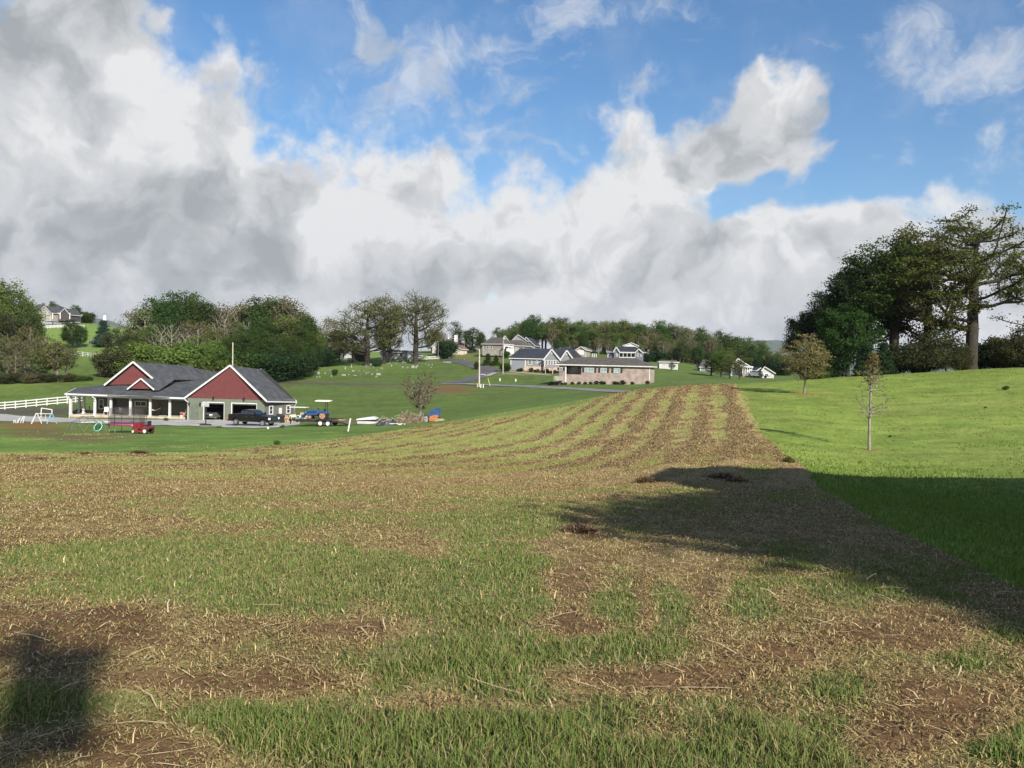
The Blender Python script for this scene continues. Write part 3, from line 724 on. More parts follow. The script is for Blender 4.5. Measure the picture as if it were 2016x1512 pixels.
# the near trees on the right crest
proto('bigpine', 80, 20.5, 10.0, .26, n=280, K=78, sig=.62, leaf=.20, gap=.45, trunk=.034, flat=.36, up=.1)
proto('bigpine2', 84, 17, 7.0, .22, n=200, K=66, sig=.56, leaf=.19, gap=.45, trunk=.03, flat=.45, up=.2)
proto('bigdark', 81, 15.5, 7.5, .2, n=300, K=62, sig=.50, leaf=.19, gap=.42, trunk=.034, up=.25)
proto('middark', 82, 10.5, 5.0, .1, n=190, K=75, sig=.46, leaf=.18, gap=.3, trunk=.03)
proto('under', 83, 5.5, 4.2, .03, n=190, K=45, sig=.42, leaf=.16, gap=.25, trunk=.02)
proto('nearshade', 85, 6.6, 2.3, .62, n=70, K=150, sig=.42, leaf=.14)
proto('tallshade', 86, 12, 2.2, .76, n=70, K=170, sig=.42, leaf=.15, trunk=.014)  # crown shaped for the unseen shadow-casting trees
def tree(key, leaf, loc, h, label, group=None, cat='tree', name='tree', bark=None, wide=1.0, rz=None, seed=[0]):
    seed[0] += 1; rg = random.Random(seed[0] * 7 + 1)
    tm, cm, Ht = PROTO[key]; s = h / Ht
    e = thing(name, label, cat, loc, rg.uniform(0, 6.28) if rz is None else rz, group); e.scale = (s * wide, s * wide, s)
    for nm, me, ma in (('trunk', tm, bark or BARK), ('crown', cm, LEAF[leaf] if leaf else None)):
        if me is None or ma is None: continue
        if len(me.materials) == 0: me.materials.append(ma)
        o = bpy.data.objects.new(nm, me); COL.objects.link(o); o.parent = e
        o.material_slots[0].link = 'OBJECT'; o.material_slots[0].material = ma
    return e
def top_h(px, top, d):
    """ground point and the height needed so that the tree top shows at photo row `top`"""
    g = at(px, d); z = ray(px, top)[2] * d
    return g, max(1.0, z - g.z)
def T(key, leaf, px, top, d, label, group=None, **k):
    g, h = top_h(px, top, d); g.z -= .15
    return tree(key, leaf, g, h + .15, label, group, **k)

# --- right crest group
GR = None
T('bigpine', 'pineo', 1912, 396, 95, 'tallest olive green tree with a thick trunk on the right crest', rz=2.2, wide=1.0)
T('bigpine2', 'pineo', 1822, 448, 97, 'olive green tree just left of the tallest tree on the right crest', rz=.5, wide=.95)
T('bigdark', 'dark', 1758, 472, 100, 'broad dark green tree with forked trunk in the middle of the right crest grove', rz=1.0)
T('bigdark', 'deep', 1690, 528, 103, 'dark green tree left of the broad forked one in the crest grove', rz=3.6, wide=.95)
T('middark', 'deep', 1640, 580, 104, 'dark evergreen with foliage to the ground behind the left young tree', rz=.3, wide=.9)
T('middark', 'deep', 1592, 612, 106, 'leftmost dark evergreen at the end of the crest grove', rz=2.0, wide=.75)
T('middark', 'dark', 1668, 600, 99, 'dark tree under the crest grove, right of the left young tree', rz=4.0, wide=.9)
T('bigpine2', 'olive', 2060, 470, 100, 'olive tree cut by the right edge of the photo', rz=2.6, wide=1.0)
T('under', 'rust', 1822, 652, 93, 'reddish brown shrub between the two big trunks', rz=.4, cat='shrub', name='shrub', wide=1.1)
T('under', 'rust', 1862, 668, 92, 'reddish brown shrub touching the left side of the thick trunk', rz=2.0, cat='shrub', name='shrub')
T('under', 'rust', 2006, 640, 94, 'brown leaved shrub tree at the right edge under the olive crown', rz=1.0, cat='shrub', name='shrub', wide=.9)
for i, (px, tp) in enumerate([(1930, 672), (1958, 668), (1984, 662), (2012, 668), (1900, 690), (1800, 700), (1770, 690), (1726, 700), (1630, 690), (1600, 700)]):
    T('bush%d' % (i % 2), 'deep', px, tp, 98 + i % 3, ['dark hedge bush right of the thick trunk', 'second dark hedge bush right of the thick trunk', 'third dark hedge bush right of the thick trunk', 'hedge bush at the right photo edge', 'hedge bush touching the thick trunk', 'hedge bush between the forked and thick trunks', 'hedge bush behind the bare young tree', 'hedge bush behind the two small cedars', 'hedge bush behind the layered young tree', 'leftmost low hedge bush of the crest grove'][i], 'hedge bushes under the crest trees', cat='bush', name='bush', wide=1.0)
T('cone1', 'cedar', 1705, 680, 88, 'small dark cedar behind the right young tree, left one of two', rz=.2, name='cedar', wide=1.15)
T('cone1', 'cedar', 1738, 676, 89, 'small dark cedar behind the right young tree, right one of two', rz=1.2, name='cedar', wide=1.15)
T('bush1', 'mid', 1612, 748, 84, 'low green weeds heap beside the left young tree on the crest', rz=.8, cat='bush', name='bush', wide=1.4)

# --- woods behind the red house
rg = random.Random(5)
WG = 'trees in the wood behind the red gabled house'
def woods(lst, grp):
    for px, tp, d, key, leaf, wide in lst:
        bk = BARKL if key.startswith('bare') else (BARKG if key.startswith('airy') else BARK)
        lab = {'dark': 'dense dark green tree', 'deep': 'very dark green tree', 'mid': 'mid green tree', 'fresh': 'fresh green tree', 'olive': 'olive green tree', 'oakr': 'brownish spring oak',
               'pale': 'pale yellow green tree', 'brown': 'brown budding tree', 'rust': 'dull brown green tree'}[leaf if leaf else 'brown']
        if key.startswith('bare'): lab = 'bare pale branched tree'
        if key.startswith('bush'): lab = lab.replace('tree', 'bush')
        row = None
        if 'red gabled' in grp: pos = ('at the left end', 'above the porch roof', 'above the gable dip', 'above the garage roof', 'at the right end')[int(np.digitize(px, [300, 398, 452, 540]))]; row = ('front', 'middle', 'back')[int(np.digitize(d, [197, 216]))]; w_ = 'red house wood'
        elif 'long wood' in grp: pos = ('above tall grey gable', 'above grey house', 'above small garage', 'above dark blue house', 'right of dark blue house', 'above rounded tree', 'above white barn', 'beside crest grove')[int(np.digitize(px, [1055, 1115, 1180, 1262, 1340, 1450, 1520]))]; row = ('front', 'second', 'third', 'back')[int(np.digitize(d, [299, 311, 326]))]; w_ = 'the long wood'
        elif 'thicket' in grp: pos = ('at the photo edge', 'below the hilltop house', 'near the rail fence', 'beside the porch gable')[int(np.digitize(px, [25, 85, 200]))]; row = ('front', 'back')[int(d > 182)]; w_ = 'the left thicket'
        else: pos = ('left of the farmhouse', 'beside the farmhouse', 'by the picket fence')[int(np.digitize(px, [650, 720]))]; row = 'back'; w_ = 'the cemetery edge'
        T(key, leaf, px, tp, d, '%s %s, %s row of %s' % (lab.split(' in the ')[0], pos, row, w_), 'trees in ' + grp, wide=wide, bark=bk, cat='bush' if key.startswith('bush') else 'tree', name='bush' if key.startswith('bush') else 'tree')
woods([
 (262, 612, 225, 'airy0', 'pale', 1.0), (285, 600, 222, 'airy1', 'fresh', 1.0), (308, 585, 225, 'broad0', 'dark', 1.0), (335, 574, 226, 'broad1', 'dark', 1.05), (362, 572, 228, 'broad2', 'dark', 1.0),
 (388, 585, 224, 'broad3', 'dark', .95), (345, 600, 214, 'broad0', 'dark', 1.1), (412, 610, 232, 'airy0', 'brown', .9), (432, 596, 226, 'airy1', 'brown', 1.0), (455, 602, 230, 'airy2', 'brown', 1.0),
 (478, 590, 222, 'airy1', 'oakr', 1.0), (498, 583, 224, 'broad1', 'dark', .9), (517, 580, 226, 'tall0', 'dark', 1.0), (530, 586, 222, 'broad2', 'dark', .9), (552, 582, 226, 'airy2', 'oakr', 1.1),
 (572, 590, 224, 'airy0', 'oakr', 1.0), (590, 612, 222, 'broad0', 'mid', .8), (604, 618, 220, 'tall1', 'dark', .9),
 (270, 650, 206, 'broad1', 'olive', 1.0), (300, 640, 204, 'broad2', 'mid', 1.1), (420, 640, 206, 'broad3', 'olive', 1.0), (455, 636, 206, 'broad0', 'brown', 1.0), (490, 625, 208, 'broad1', 'dark', 1.0), (395, 632, 208, 'airy2', 'brown', 1.0), (370, 630, 205, 'airy1', 'brown', .9),
 (525, 622, 208, 'broad2', 'dark', 1.0), (556, 618, 208, 'broad3', 'olive', 1.0), (583, 630, 208, 'broad0', 'dark', .95), (608, 648, 208, 'broad1', 'dark', .9),
 (262, 668, 190, 'broad3', 'mid', 1.0), (292, 672, 186, 'bush0', 'fresh', 1.2), (385, 662, 186, 'broad1', 'fresh', 1.15), (418, 668, 182, 'broad2', 'fresh', 1.1), (355, 680, 184, 'bush1', 'fresh', 1.2), (450, 660, 188, 'broad3', 'dark', 1.1),
 (480, 645, 190, 'broad0', 'dark', 1.1), (510, 650, 190, 'broad2', 'dark', 1.1), (540, 655, 192, 'broad1', 'dark', 1.0), (570, 660, 196, 'broad3', 'dark', 1.0), (598, 672, 200, 'broad2', 'dark', .95), (618, 680, 206, 'broad0', 'deep', .8),
 (470, 690, 178, 'bush0', 'dark', 1.3), (500, 695, 180, 'bush1', 'deep', 1.3), (530, 692, 183, 'bush0', 'deep', 1.3), (560, 694, 188, 'bush1', 'deep', 1.2), (590, 698, 198, 'bush0', 'deep', 1.2), (405, 708, 174, 'bush1', 'fresh', 1.3), (435, 702, 174, 'bush0', 'mid', 1.3), (320, 706, 178, 'bush1', 'mid', 1.3), (270, 706, 180, 'bush0', 'mid', 1.3),
 (316, 630, 196, 'bare0', None, .9), (338, 634, 194, 'bare1', None, .9), (388, 640, 202, 'bare0', None, .9), (425, 632, 206, 'bare1', None, .9), (440, 600, 220, 'bare0', None, .9), (484, 628, 205, 'bare1', None, .7), (560, 585, 222, 'bare1', None, 1.0), (364, 645, 198, 'bare0', None, .8)],
 'the wood behind the red gabled house')
# trees left of the house
woods([
 (15, 552, 232, 'broad0', 'fresh', 1.1), (45, 575, 228, 'broad1', 'mid', 1.0), (-25, 560, 228, 'broad2', 'fresh', 1.1), (5, 600, 210, 'broad3', 'mid', 1.2), (60, 612, 215, 'broad2', 'dark', .8),
 (-15, 625, 190, 'broad1', 'rust', 1.1), (28, 618, 188, 'broad0', 'rust', 1.2), (60, 640, 186, 'airy0', 'olive', 1.0), (14, 655, 176, 'airy1', 'olive', 1.2), (-20, 660, 176, 'broad3', 'olive', 1.1), (48, 668, 176, 'airy2', 'brown', 1.2),
 (90, 660, 172, 'airy0', 'olive', 1.3), (112, 668, 172, 'airy1', 'olive', 1.25), (130, 680, 174, 'airy2', 'mid', 1.1), (78, 690, 171, 'airy1', 'mid', 1.2), (30, 690, 170, 'airy0', 'brown', 1.1),
 (228, 645, 196, 'broad2', 'rust', .9), (248, 652, 198, 'broad3', 'rust', .9), (222, 690, 186, 'bush0', 'rust', 1.0), (243, 690, 184, 'bush1', 'rust', 1.1), (215, 708, 184, 'bush0', 'brown', 1.0),
 (60, 735, 170, 'bush1', 'brown', 1.5), (95, 734, 171, 'bush0', 'rust', 1.5), (135, 736, 172, 'bush1', 'rust', 1.5), (160, 738, 173, 'bush0', 'mid', 1.2), (20, 732, 169, 'bush0', 'rust', 1.4), (-15, 730, 169, 'bush1', 'brown', 1.4), (175, 742, 174, 'bush1', 'dark', 1.0)],
 'the thicket at the left edge of the pasture')
T('broad1', 'dark', 143, 628, 255, 'rounded dark tree on the slope below the hilltop house', name='tree', wide=1.15)
T('broad3', 'dark', 158, 640, 258, 'second rounded dark tree on the slope, right of the first', name='tree', wide=.9)
T('cone0', 'blue', 203, 632, 262, 'blue green spruce above the parked vehicles on the hill', name='spruce', wide=1.2)
T('broad0', 'dark', 146, 600, 318, 'dark tree right of the hilltop house', wide=1.1)
T('bush0', 'dark', 168, 612, 322, 'dark bush at the right end of the hilltop fence', cat='bush', name='bush', wide=1.1)
T('broad2', 'dark', 104, 592, 345, 'dark tree top showing behind the hilltop house roof', wide=.7)
T('broad3', 'dark', 86, 596, 345, 'small dark tree top left of the hilltop house ridge', wide=.6)
# --- cemetery oaks and trees around
T('oak0', 'oakr', 722, 572, 243, 'leftmost big brownish green oak above the cemetery', rz=.4, wide=1.3, bark=BARK)
T('oak1', 'oakr', 756, 576, 249, 'middle big oak above the cemetery', rz=2.0, wide=.75)
T('oak1', 'olive', 818, 574, 246, 'rightmost big airy oak above the cemetery with visible limbs', rz=3.9, wide=1.15)
T('oak0', 'oakr', 768, 600, 252, 'brownish oak filling the gap behind the three big oaks', rz=5.0, wide=.7)
woods([(640, 624, 262, 'airy0', 'pale', 1.2), (655, 640, 258, 'broad1', 'brown', 1.1), (632, 655, 250, 'broad0', 'mid', 1.0), (668, 650, 262, 'airy2', 'brown', 1.0), (850, 645, 292, 'broad3', 'olive', .9), (866, 650, 296, 'airy1', 'olive', 1.0), (645, 688, 240, 'bush1', 'deep', 1.1), (676, 668, 266, 'airy0', 'oakr', 1.2), (694, 672, 264, 'airy2', 'olive', 1.2), (708, 684, 262, 'bush0', 'brown', .8)],
 'the far edge of the cemetery')
T('airy0', 'dark', 896, 632, 300, 'airy dark tree behind the red roofed house', wide=1.05)
T('broad2', 'dark', 930, 644, 286, 'dense dark tree between the red roofed house and the tan house', wide=1.25)
T('broad0', 'dark', 945, 655, 290, 'dark tree touching the left corner of the tan house roof', wide=.9)
T('bush0', 'cedar', 881, 667, 262, 'dark round evergreen beside the white gabled house', name='bush', cat='bush', wide=.75)
T('bush1', 'cedar', 870, 672, 264, 'dark evergreen touching the wall of the white gabled house', name='bush', cat='bush', wide=.5)
T('bush0', 'dark', 653 + 6, 726, 205, 'small dark rounded shrub among the headstones', name='bush', cat='bush', wide=.6)
T('bush1', 'dark', 742, 712, 238, 'low dark shrub under the middle oak', name='bush', cat='bush', wide=1.2)
T('cone1', 'dark', 960, 697, 222, 'small green conifer on the bank, left of two', name='young_conifer', wide=1.2)
T('cone1', 'dark', 976, 700, 220, 'small green conifer on the bank, right of two', name='young_conifer', wide=1.2)
T('bush0', 'dark', 995, 713, 200, 'dark bush beside the utility pole', name='bush', cat='bush', wide=.9)
T('bush1', 'dark', 940, 712, 212, 'small dark bush on the bank by the road', name='bush', cat='bush', wide=.6)
T('bush0', 'dark', 996, 690, 250, 'dark bush beside the white porch of the tan house', name='bush', cat='bush', wide=.7)
# --- back wood on the right half
bw = []
rg = random.Random(11)
sky_ = [(975, 645), (1000, 640), (1030, 632), (1050, 622), (1075, 628), (1100, 624), (1130, 632), (1160, 626), (1185, 624), (1210, 630), (1240, 628), (1270, 636), (1295, 630), (1320, 634), (1345, 640), (1370, 646), (1400, 648), (1430, 656), (1455, 664), (1480, 668), (1505, 682), (1530, 690), (1555, 694)]
sx_ = [a for a, b in sky_]; sy_ = [b for a, b in sky_]
for row, (dd, off) in enumerate([(335, 0), (322, 5), (308, 22), (298, 38)]):
    px = 985 + row * 5
    while px < 1560:
        tp = np.interp(px, sx_, sy_) + off + rg.uniform(-4, 7)
        if row >= 2 and px < 1090: px += 12; continue
        q = rg.random()
        if px < 1030: key, leaf = rg.choice([('airy0', 'pale'), ('broad1', 'mid'), ('airy1', 'mid')])
        elif px < 1170: key, leaf = rg.choice([('broad0', 'dark'), ('broad2', 'mid'), ('tall0', 'mid'), ('airy2', 'olive')])
        elif px < 1290: key, leaf = rg.choice([('tall0', 'pale'), ('tall1', 'olive'), ('airy0', 'fresh'), ('airy1', 'olive'), ('broad3', 'mid')])
        elif px < 1420: key, leaf = rg.choice([('broad0', 'mid'), ('tall1', 'dark'), ('broad1', 'dark'), ('airy2', 'brown'), ('bare0', None)])
        else: key, leaf = rg.choice([('broad0', 'mid'), ('broad1', 'olive'), ('tall1', 'dark'), ('broad3', 'dark')])
        bw.append((px, tp, dd + rg.uniform(-5, 5), key, leaf, rg.uniform(.95, 1.25)))
        px += rg.uniform(15, 24) if key[:4] != 'bare' else 8
for px in range(985, 1560, 17): bw.append((px + rg.uniform(-4, 4), 684 + (px - 985) * .035 + rg.uniform(-3, 3), 330 if px < 1100 else 300, 'bush%d' % (px % 2), rg.choice(['mid', 'dark', 'deep', 'brown']), 1.2))
woods(bw, 'the long wood behind the hillside houses')
woods([(px, tp, d, k, l, w) for px, tp, d, k, l, w in [
 (1290, 690, 262, 'bush0', 'deep', 1.4), (1275, 696, 255, 'bush1', 'deep', 1.2), (1345, 672, 285, 'broad0', 'dark', 1.0), (1372, 676, 285, 'broad1', 'dark', 1.0), (1330, 680, 290, 'broad3', 'mid', 1.0), (1530, 706, 262, 'broad3', 'deep', .9), (1512, 700, 266, 'broad2', 'deep', .9), (1545, 710, 250, 'bush1', 'deep', 1.2), (1493, 700, 268, 'broad0', 'deep', .9)]], 'the long wood behind the hillside houses')
T('broad2', 'mid', 1420, 690, 196, 'large rounded green tree in front of the porch house on the right', wide=1.35)
T('broad0', 'dark', 1400, 696, 200, 'dark tree on the left side of the large rounded tree', wide=1.2)
T('airy1', 'mid', 1437, 704, 176, 'multi stemmed light green tree just beyond the crest', wide=1.3)
T('airy2', 'mid', 1456, 708, 178, 'smaller multi stemmed tree right of the other on the crest', wide=1.2)
T('airy0', 'mid', 1322, 712, 215, 'small airy tree on the lawn right of the brick house', wide=1.4)
T('airy2', 'dark', 1495, 728, 196, 'small tree between the white pickup and the white barn', wide=1.0)
# --- single trees
T('bush0', 'dark', 1140, 744, 150, 'x', cat='bush', name='bush') if False else None
def young(px, base, top, d, label, leaf, n, K, R, cb, sig, lf, seed, trunk=.014, gapz=None, flat=.5):
    g = hit(px, base, d * .6, d * 1.5); z = ray(px, top)[2] * g.y; h = z - g.z
    PROTO['tmp%d' % seed] = make_tree(seed, h, R, cb, n=n, K=K, sig=sig, leaf=lf, trunk=trunk, flat=flat, shape='round', up=0, gap=.25)
    return tree('tmp%d' % seed, leaf, g, h, label, bark=BARKG, name='young_tree')
yt = young(1583, 776, 658, 62, 'small olive green layered young tree in a ring of red soil on the right lawn', 'young', 230, 20, 2.1, .22, .20, .085, 201, trunk=.014, flat=.3)
def bare_young():
    g = hit(1712, 885, 25, 50); h = ray(1712, 696)[2] * g.y - g.z
    PROTO['yb'] = make_tree(202, h, .85, .36, n=190, K=3, sig=.05, leaf=.05, trunk=.0125, shape='cone', up=0)
    e = tree('yb', 'young', g, h, 'slender nearly leafless young tree with pale trunk on the right lawn', bark=BARKL, name='young_tree')
    rng = np.random.default_rng(9); C = np.concatenate([np.array([[math.cos(a) * r, math.sin(a) * r, zz]]) + rng.normal(size=(26, 3)) * [.09, .09, .06] for a, r, zz in
        [(rng.uniform(0, 6.28), rng.uniform(0, .75) * (1 - q) + .02, h * (.72 + .27 * q)) for q in rng.uniform(0, 1, 34)]])
    V, F, Tt = leaf_quads(C, .07, rng, rng.uniform(0, 1, len(C)))
    o = link('leaves', np_mesh('leaves', V, F, 4, {'tint': Tt}), LEAF['young'], e)
    return e
bare_young()
def plum():
    g = hit(826, 832, 70, 120); h = ray(826, 733)[2] * g.y - g.z
    PROTO['plum'] = make_tree(203, h, 2.7, .26, n=190, K=6, sig=.14, leaf=.13, trunk=.024, gap=.2, shape='vase', up=.6)
    tree('plum', 'dkred', g, h, 'small bare looking tree with sparse reddish leaves beside the brush pile', bark=BARKG, name='small_tree')
plum()
# --- distant ridge
def ridge(name, pts, d0, d1, seed):
    n = 160; xs = np.linspace(pts[0][0], pts[-1][0], n); ys = np.interp(xs, [p[0] for p in pts], [p[1] for p in pts])
    V = []; rows = 12
    for j in range(rows):
        t = j / (rows - 1); d = d0 + (d1 - d0) * t
        for i in range(n):
            q = ray(xs[i], ys[i]); top = q[2] * d1; X = q[0] * (d0 + (d1 - d0) * t)
            z = -80 + (top + 80) * (math.sin(t * math.pi / 2) ** 1.3) + float(fbm(X, d, 500, 4, seed)) * 14 * math.sin(t * math.pi)
            V.append((X, d, z))
    F = [(j*n+i, j*n+i+1, (j+1)*n+i+1, (j+1)*n+i) for j in range(rows-1) for i in range(n-1)]
    b = len(V); 
    for i in range(n): V.append((V[(rows-1)*n+i][0] * 1.15, d1 * 1.25, -80))
    F += [((rows-1)*n+i, (rows-1)*n+i+1, b+i+1, b+i) for i in range(n-1)]
    me = np_mesh(name, np.array(V), np.array(F), 4, smooth=True)
    tag(link(name, me, mat('ridge_forest', (.045, .07, .035), 1, var=.35, vscale=.02, bump=.5, bscale=.05)), kind='structure')
ridge('hills', [(-300, 668), (100, 655), (185, 627), (215, 631), (260, 650), (600, 700), (1000, 690), (1300, 684), (1460, 672), (1500, 671), (1540, 670), (1570, 676), (1700, 684), (2300, 705)], 3600, 5200, 3)
# ------------------------------------------------------------------ near vegetation (real blades and straw)
def blades(name, n, region, hgt, wid, seed, want, colf, mat_, lie=0.0, curl=.5, kind='stuff', label=None):
    rng = np.random.default_rng(seed); n = int(n * 1.29)
    y0, y1, pw = region
    t = rng.random(n); y = (y0 ** pw + t * (y1 ** pw - y0 ** pw)) ** (1 / pw); x = y * rng.uniform(-.90, .90, n)
    G = ground_state(x, y); keep = rng.random(n) < want(G, x, y)
    x = x[keep]; y = y[keep]; G = {k: v[keep] for k, v in G.items()}; n = len(x)
    z = G['z'] + G['bump'] + fbm(x, y, 14, 3, 99) * .05 * sstep(8, 30, G['r'])
    r = np.hypot(x, y)
    h = hgt(G, rng, n, r); w = wid(rng, n, r)
    a = rng.uniform(0, 2 * np.pi, n); dx, dy = np.cos(a), np.sin(a)
    lean = rng.uniform(0, curl, n) * h
    b = rng.uniform(0, 2 * np.pi, n); ux, uy = np.cos(b) * w / 2, np.sin(b) * w / 2
    if lie:
        up = rng.uniform(0, 1, n) ** 3 * lie
        ex, ey, ez = dx * h, dy * h, up * h
        ux, uy = -dy * w / 2, dx * w / 2
        lift = rng.uniform(.004, .03, n)
        p0 = np.stack([x - ux, y - uy, z + lift], -1); p1 = np.stack([x + ux, y + uy, z + lift], -1)
        mx = ex * .5 + rng.normal(0, .06, n) * h; my = ey * .5 + rng.normal(0, .06, n) * h
        p2 = np.stack([x + mx + ux, y + my + uy, z + lift + ez * .5 + w * .8], -1); p3 = np.stack([x + mx - ux, y + my - uy, z + lift + ez * .5 + w * .8], -1)
        p4 = np.stack([x + ex + ux * .6, y + ey + uy * .6, z + lift * .6 + ez], -1); p5 = np.stack([x + ex - ux * .6, y + ey - uy * .6, z + lift * .6 + ez], -1)
        V = np.stack([p0, p1, p2, p3, p4, p5], 1).reshape(-1, 3); k = np.arange(n)[:, None] * 6
        F = np.concatenate([k + [0, 1, 2, 3], k + [3, 2, 4, 5]], 1).reshape(-1, 4); nv = 6
    else:
        p0 = np.stack([x - ux, y - uy, z - .01], -1); p1 = np.stack([x + ux, y + uy, z - .01], -1)
        p2 = np.stack([x + dx * lean * .3 + ux * .8, y + dy * lean * .3 + uy * .8, z + h * .6], -1); p3 = np.stack([x + dx * lean * .3 - ux * .8, y + dy * lean * .3 - uy * .8, z + h * .6], -1)
        p4 = np.stack([x + dx * lean + ux * .15, y + dy * lean + uy * .15, z + h], -1); p5 = np.stack([x + dx * lean - ux * .15, y + dy * lean - uy * .15, z + h], -1)
        V = np.stack([p0, p1, p2, p3, p4, p5], 1).reshape(-1, 3); k = np.arange(n)[:, None] * 6
        F = np.concatenate([k + [0, 1, 2, 3], k + [3, 2, 4, 5]], 1).reshape(-1, 4); nv = 6
    c = colf(G, rng, n, x, y, r)
    me = np_mesh(name, V, F, 4, {'Col': np.repeat(c, nv, 0)})
    o = link(name, me, mat_)
    tag(o, label, name.split('_')[-1], kind='stuff')
    return o
GM = attr_mat('grass_blades', 0.1, (8,), 0, transl=.3, rough=.6); SM = attr_mat('straw_bits', .12, (30,), 0, rough=.75)
def lerp(a, b, t): return np.array(a) * (1 - t) + np.array(b) * t
def gcol(G, rng, n, x, y, r):
    t = rng.random(n)[:, None]; fr = sstep(7, 22, r)[:, None]
    k3 = np.clip(.5 + .8 * fbm(x, y, 1.3, 3, 12), 0, 1)[:, None]; c = lerp([.095, .155, .030], [.175, .225, .06], t) * (1 - .35 * k3) + np.array([.19, .19, .07]) * .35 * k3; c = c * (1 - .5 * fr) + np.array([.30, .30, .095]) * .5 * fr
    dry = (rng.random(n) < .24)[:, None]; return np.where(dry, lerp([.24, .20, .09], [.33, .27, .13], t), c)
blades('field_grass', 900000, (2.6, 30, .55), lambda G, rng, n, r: (.010 + .034 * rng.random(n) ** 1.8) * np.clip(1.2 - G['brown'], .45, 1.1) * (1 + .02 * r) * (1 + 1.1 * sstep(.5, .1, G['brown']) * sstep(5.2, 3.6, r)),
       lambda rng, n, r: .0022 + .0009 * r, 1, lambda G, x, y: G['hay'] * (.14 + .86 * sstep(.8, .2, G['brown'])) * (.35 + .65 * sstep(-.35, .4, fbm(x, y, .22, 3, 321))), gcol, GM, curl=1.1, label='short mown green and yellow grass covering the hay field')
def lcol(G, rng, n, x, y, r):
    t = rng.random(n)[:, None]; return lerp([.10, .18, .026], [.19, .27, .05], t)
blades('lawn_grass', 170000, (4.5, 34, .8), lambda G, rng, n, r: (.03 + .05 * rng.random(n)), lambda rng, n, r: .004 + .0012 * r, 2,
       lambda G, x, y: G['lawn'] * sstep(6.5, 3, x - bx(y)) * .9 * sstep(34, 14, np.hypot(x, y)) + G['lawn'] * .3 * sstep(34, 10, np.hypot(x, y)), lcol, GM, curl=.6, label='even bright green grass of the right lawn')
def scol(G, rng, n, x, y, r):
    t = rng.random(n)[:, None]; k = rng.random(n)[:, None]
    c = lerp([.26, .185, .075], [.50, .40, .19], t ** 1.8); return np.where(k < .45, lerp([.11, .060, .028], [.20, .13, .06], t), c)
blades('mown_straw', 430000, (2.6, 30, .55), lambda G, rng, n, r: (.012 + .065 * rng.random(n) ** 2.6) * (1 + .015 * r), lambda rng, n, r: .0018 + .0007 * r, 3,
       lambda G, x, y: G['hay'] * (.14 + .86 * sstep(.25, .75, G['brown'])) * (1 - .72 * sstep(.85, 1.0, G['brown'])), scol, SM, lie=.5, label='brown and tan straw mulch lying over the hay field')
blades('long_straw', 1100, (2.8, 16, .7), lambda G, rng, n, r: .08 + .24 * rng.random(n) ** 2.5, lambda rng, n, r: .003 + .001 * r, 4,
       lambda G, x, y: G['hay'] * (.15 + .85 * sstep(.3, .7, G['brown'])), lambda G, rng, n, x, y, r: lerp([.38, .28, .15], [.62, .50, .30], rng.random(n)[:, None]), SM, lie=.25, label='long pale straw stalks scattered over the mulch')
blades('stalk_stubs', 2600, (2.8, 22, .7), lambda G, rng, n, r: .02 + .05 * rng.random(n) ** 2, lambda rng, n, r: .0035 + .0008 * r, 5,
       lambda G, x, y: G['hay'] * .8, lambda G, rng, n, x, y, r: lerp([.32, .24, .11], [.55, .43, .22], rng.random(n)[:, None]), SM, curl=.5, label='upright cut tan stubble stubs in the hay field')
# coarse tufts and mulch crumbs farther out give the rows their texture
blades('windrow_mulch', 260000, (24, 82, .9), lambda G, rng, n, r: .06 + .12 * rng.random(n) ** 2, lambda rng, n, r: .010 + .0007 * r, 6,
       lambda G, x, y: G['hay'] * sstep(.45, .9, G['brown']), lambda G, rng, n, x, y, r: scol(G, rng, n, x, y, r) * .82, SM, lie=.5, label='raked brown mulch lying in curved windrows')
blades('field_stubble', 190000, (24, 82, .9), lambda G, rng, n, r: .03 + .04 * rng.random(n), lambda rng, n, r: .010 + .0008 * r, 7,
       lambda G, x, y: G['hay'] * (.05 + .95 * sstep(.6, .25, G['brown'])), gcol, GM, curl=.9, label='yellow green stubble between the windrows')
blades('lawn_tufts', 260000, (18, 92, .95), lambda G, rng, n, r: .02 + .04 * rng.random(n), lambda rng, n, r: .010 + .0008 * r, 8,
       lambda G, x, y: G['lawn'] * (.04 + .96 * sstep(.15, .75, fbm(x, y, .7, 4, 401))), lambda G, rng, n, x, y, r: lerp([.11, .16, .028], [.24, .27, .07], rng.random(n)[:, None]), GM, curl=.9, label='coarser tufts of grass and clover dotting the right lawn')
def clod(px, py, rad, seed, dark=True):
    g = hit(px, py, 3, 60); rng = np.random.default_rng(seed); n = 900
    C = np.abs(rng.normal(size=(n, 3))) * np.sign(rng.uniform(-1, 1, (n, 3))) * [rad * .5, rad * .35, rad * .13]; C[:, 2] = np.abs(C[:, 2])
    u = rng.normal(size=(n, 3)); u[:, 2] *= .3; u /= np.linalg.norm(u, axis=1)[:, None]; w = np.cross(u, [0, 0, 1.0]); w /= np.linalg.norm(w, axis=1)[:, None] + 1e-6
    ln = rng.uniform(.02, .07, n)[:, None] * (1 + rad); wd = rad * .02 + .0025
    V = np.stack([C - u * ln - w * wd, C - u * ln + w * wd, C + u * ln + w * wd, C + u * ln - w * wd], 1).reshape(-1, 3) + [g.x, g.y, g.z + .03]
    c = lerp([.07, .04, .024], [.20, .125, .07], rng.random(n)[:, None])
    o = link('mulch_clump', np_mesh('mulch_clump', V, np.arange(n * 4).reshape(-1, 4), 4, {'Col': np.repeat(c, 4, 0)}), SM)
    return o
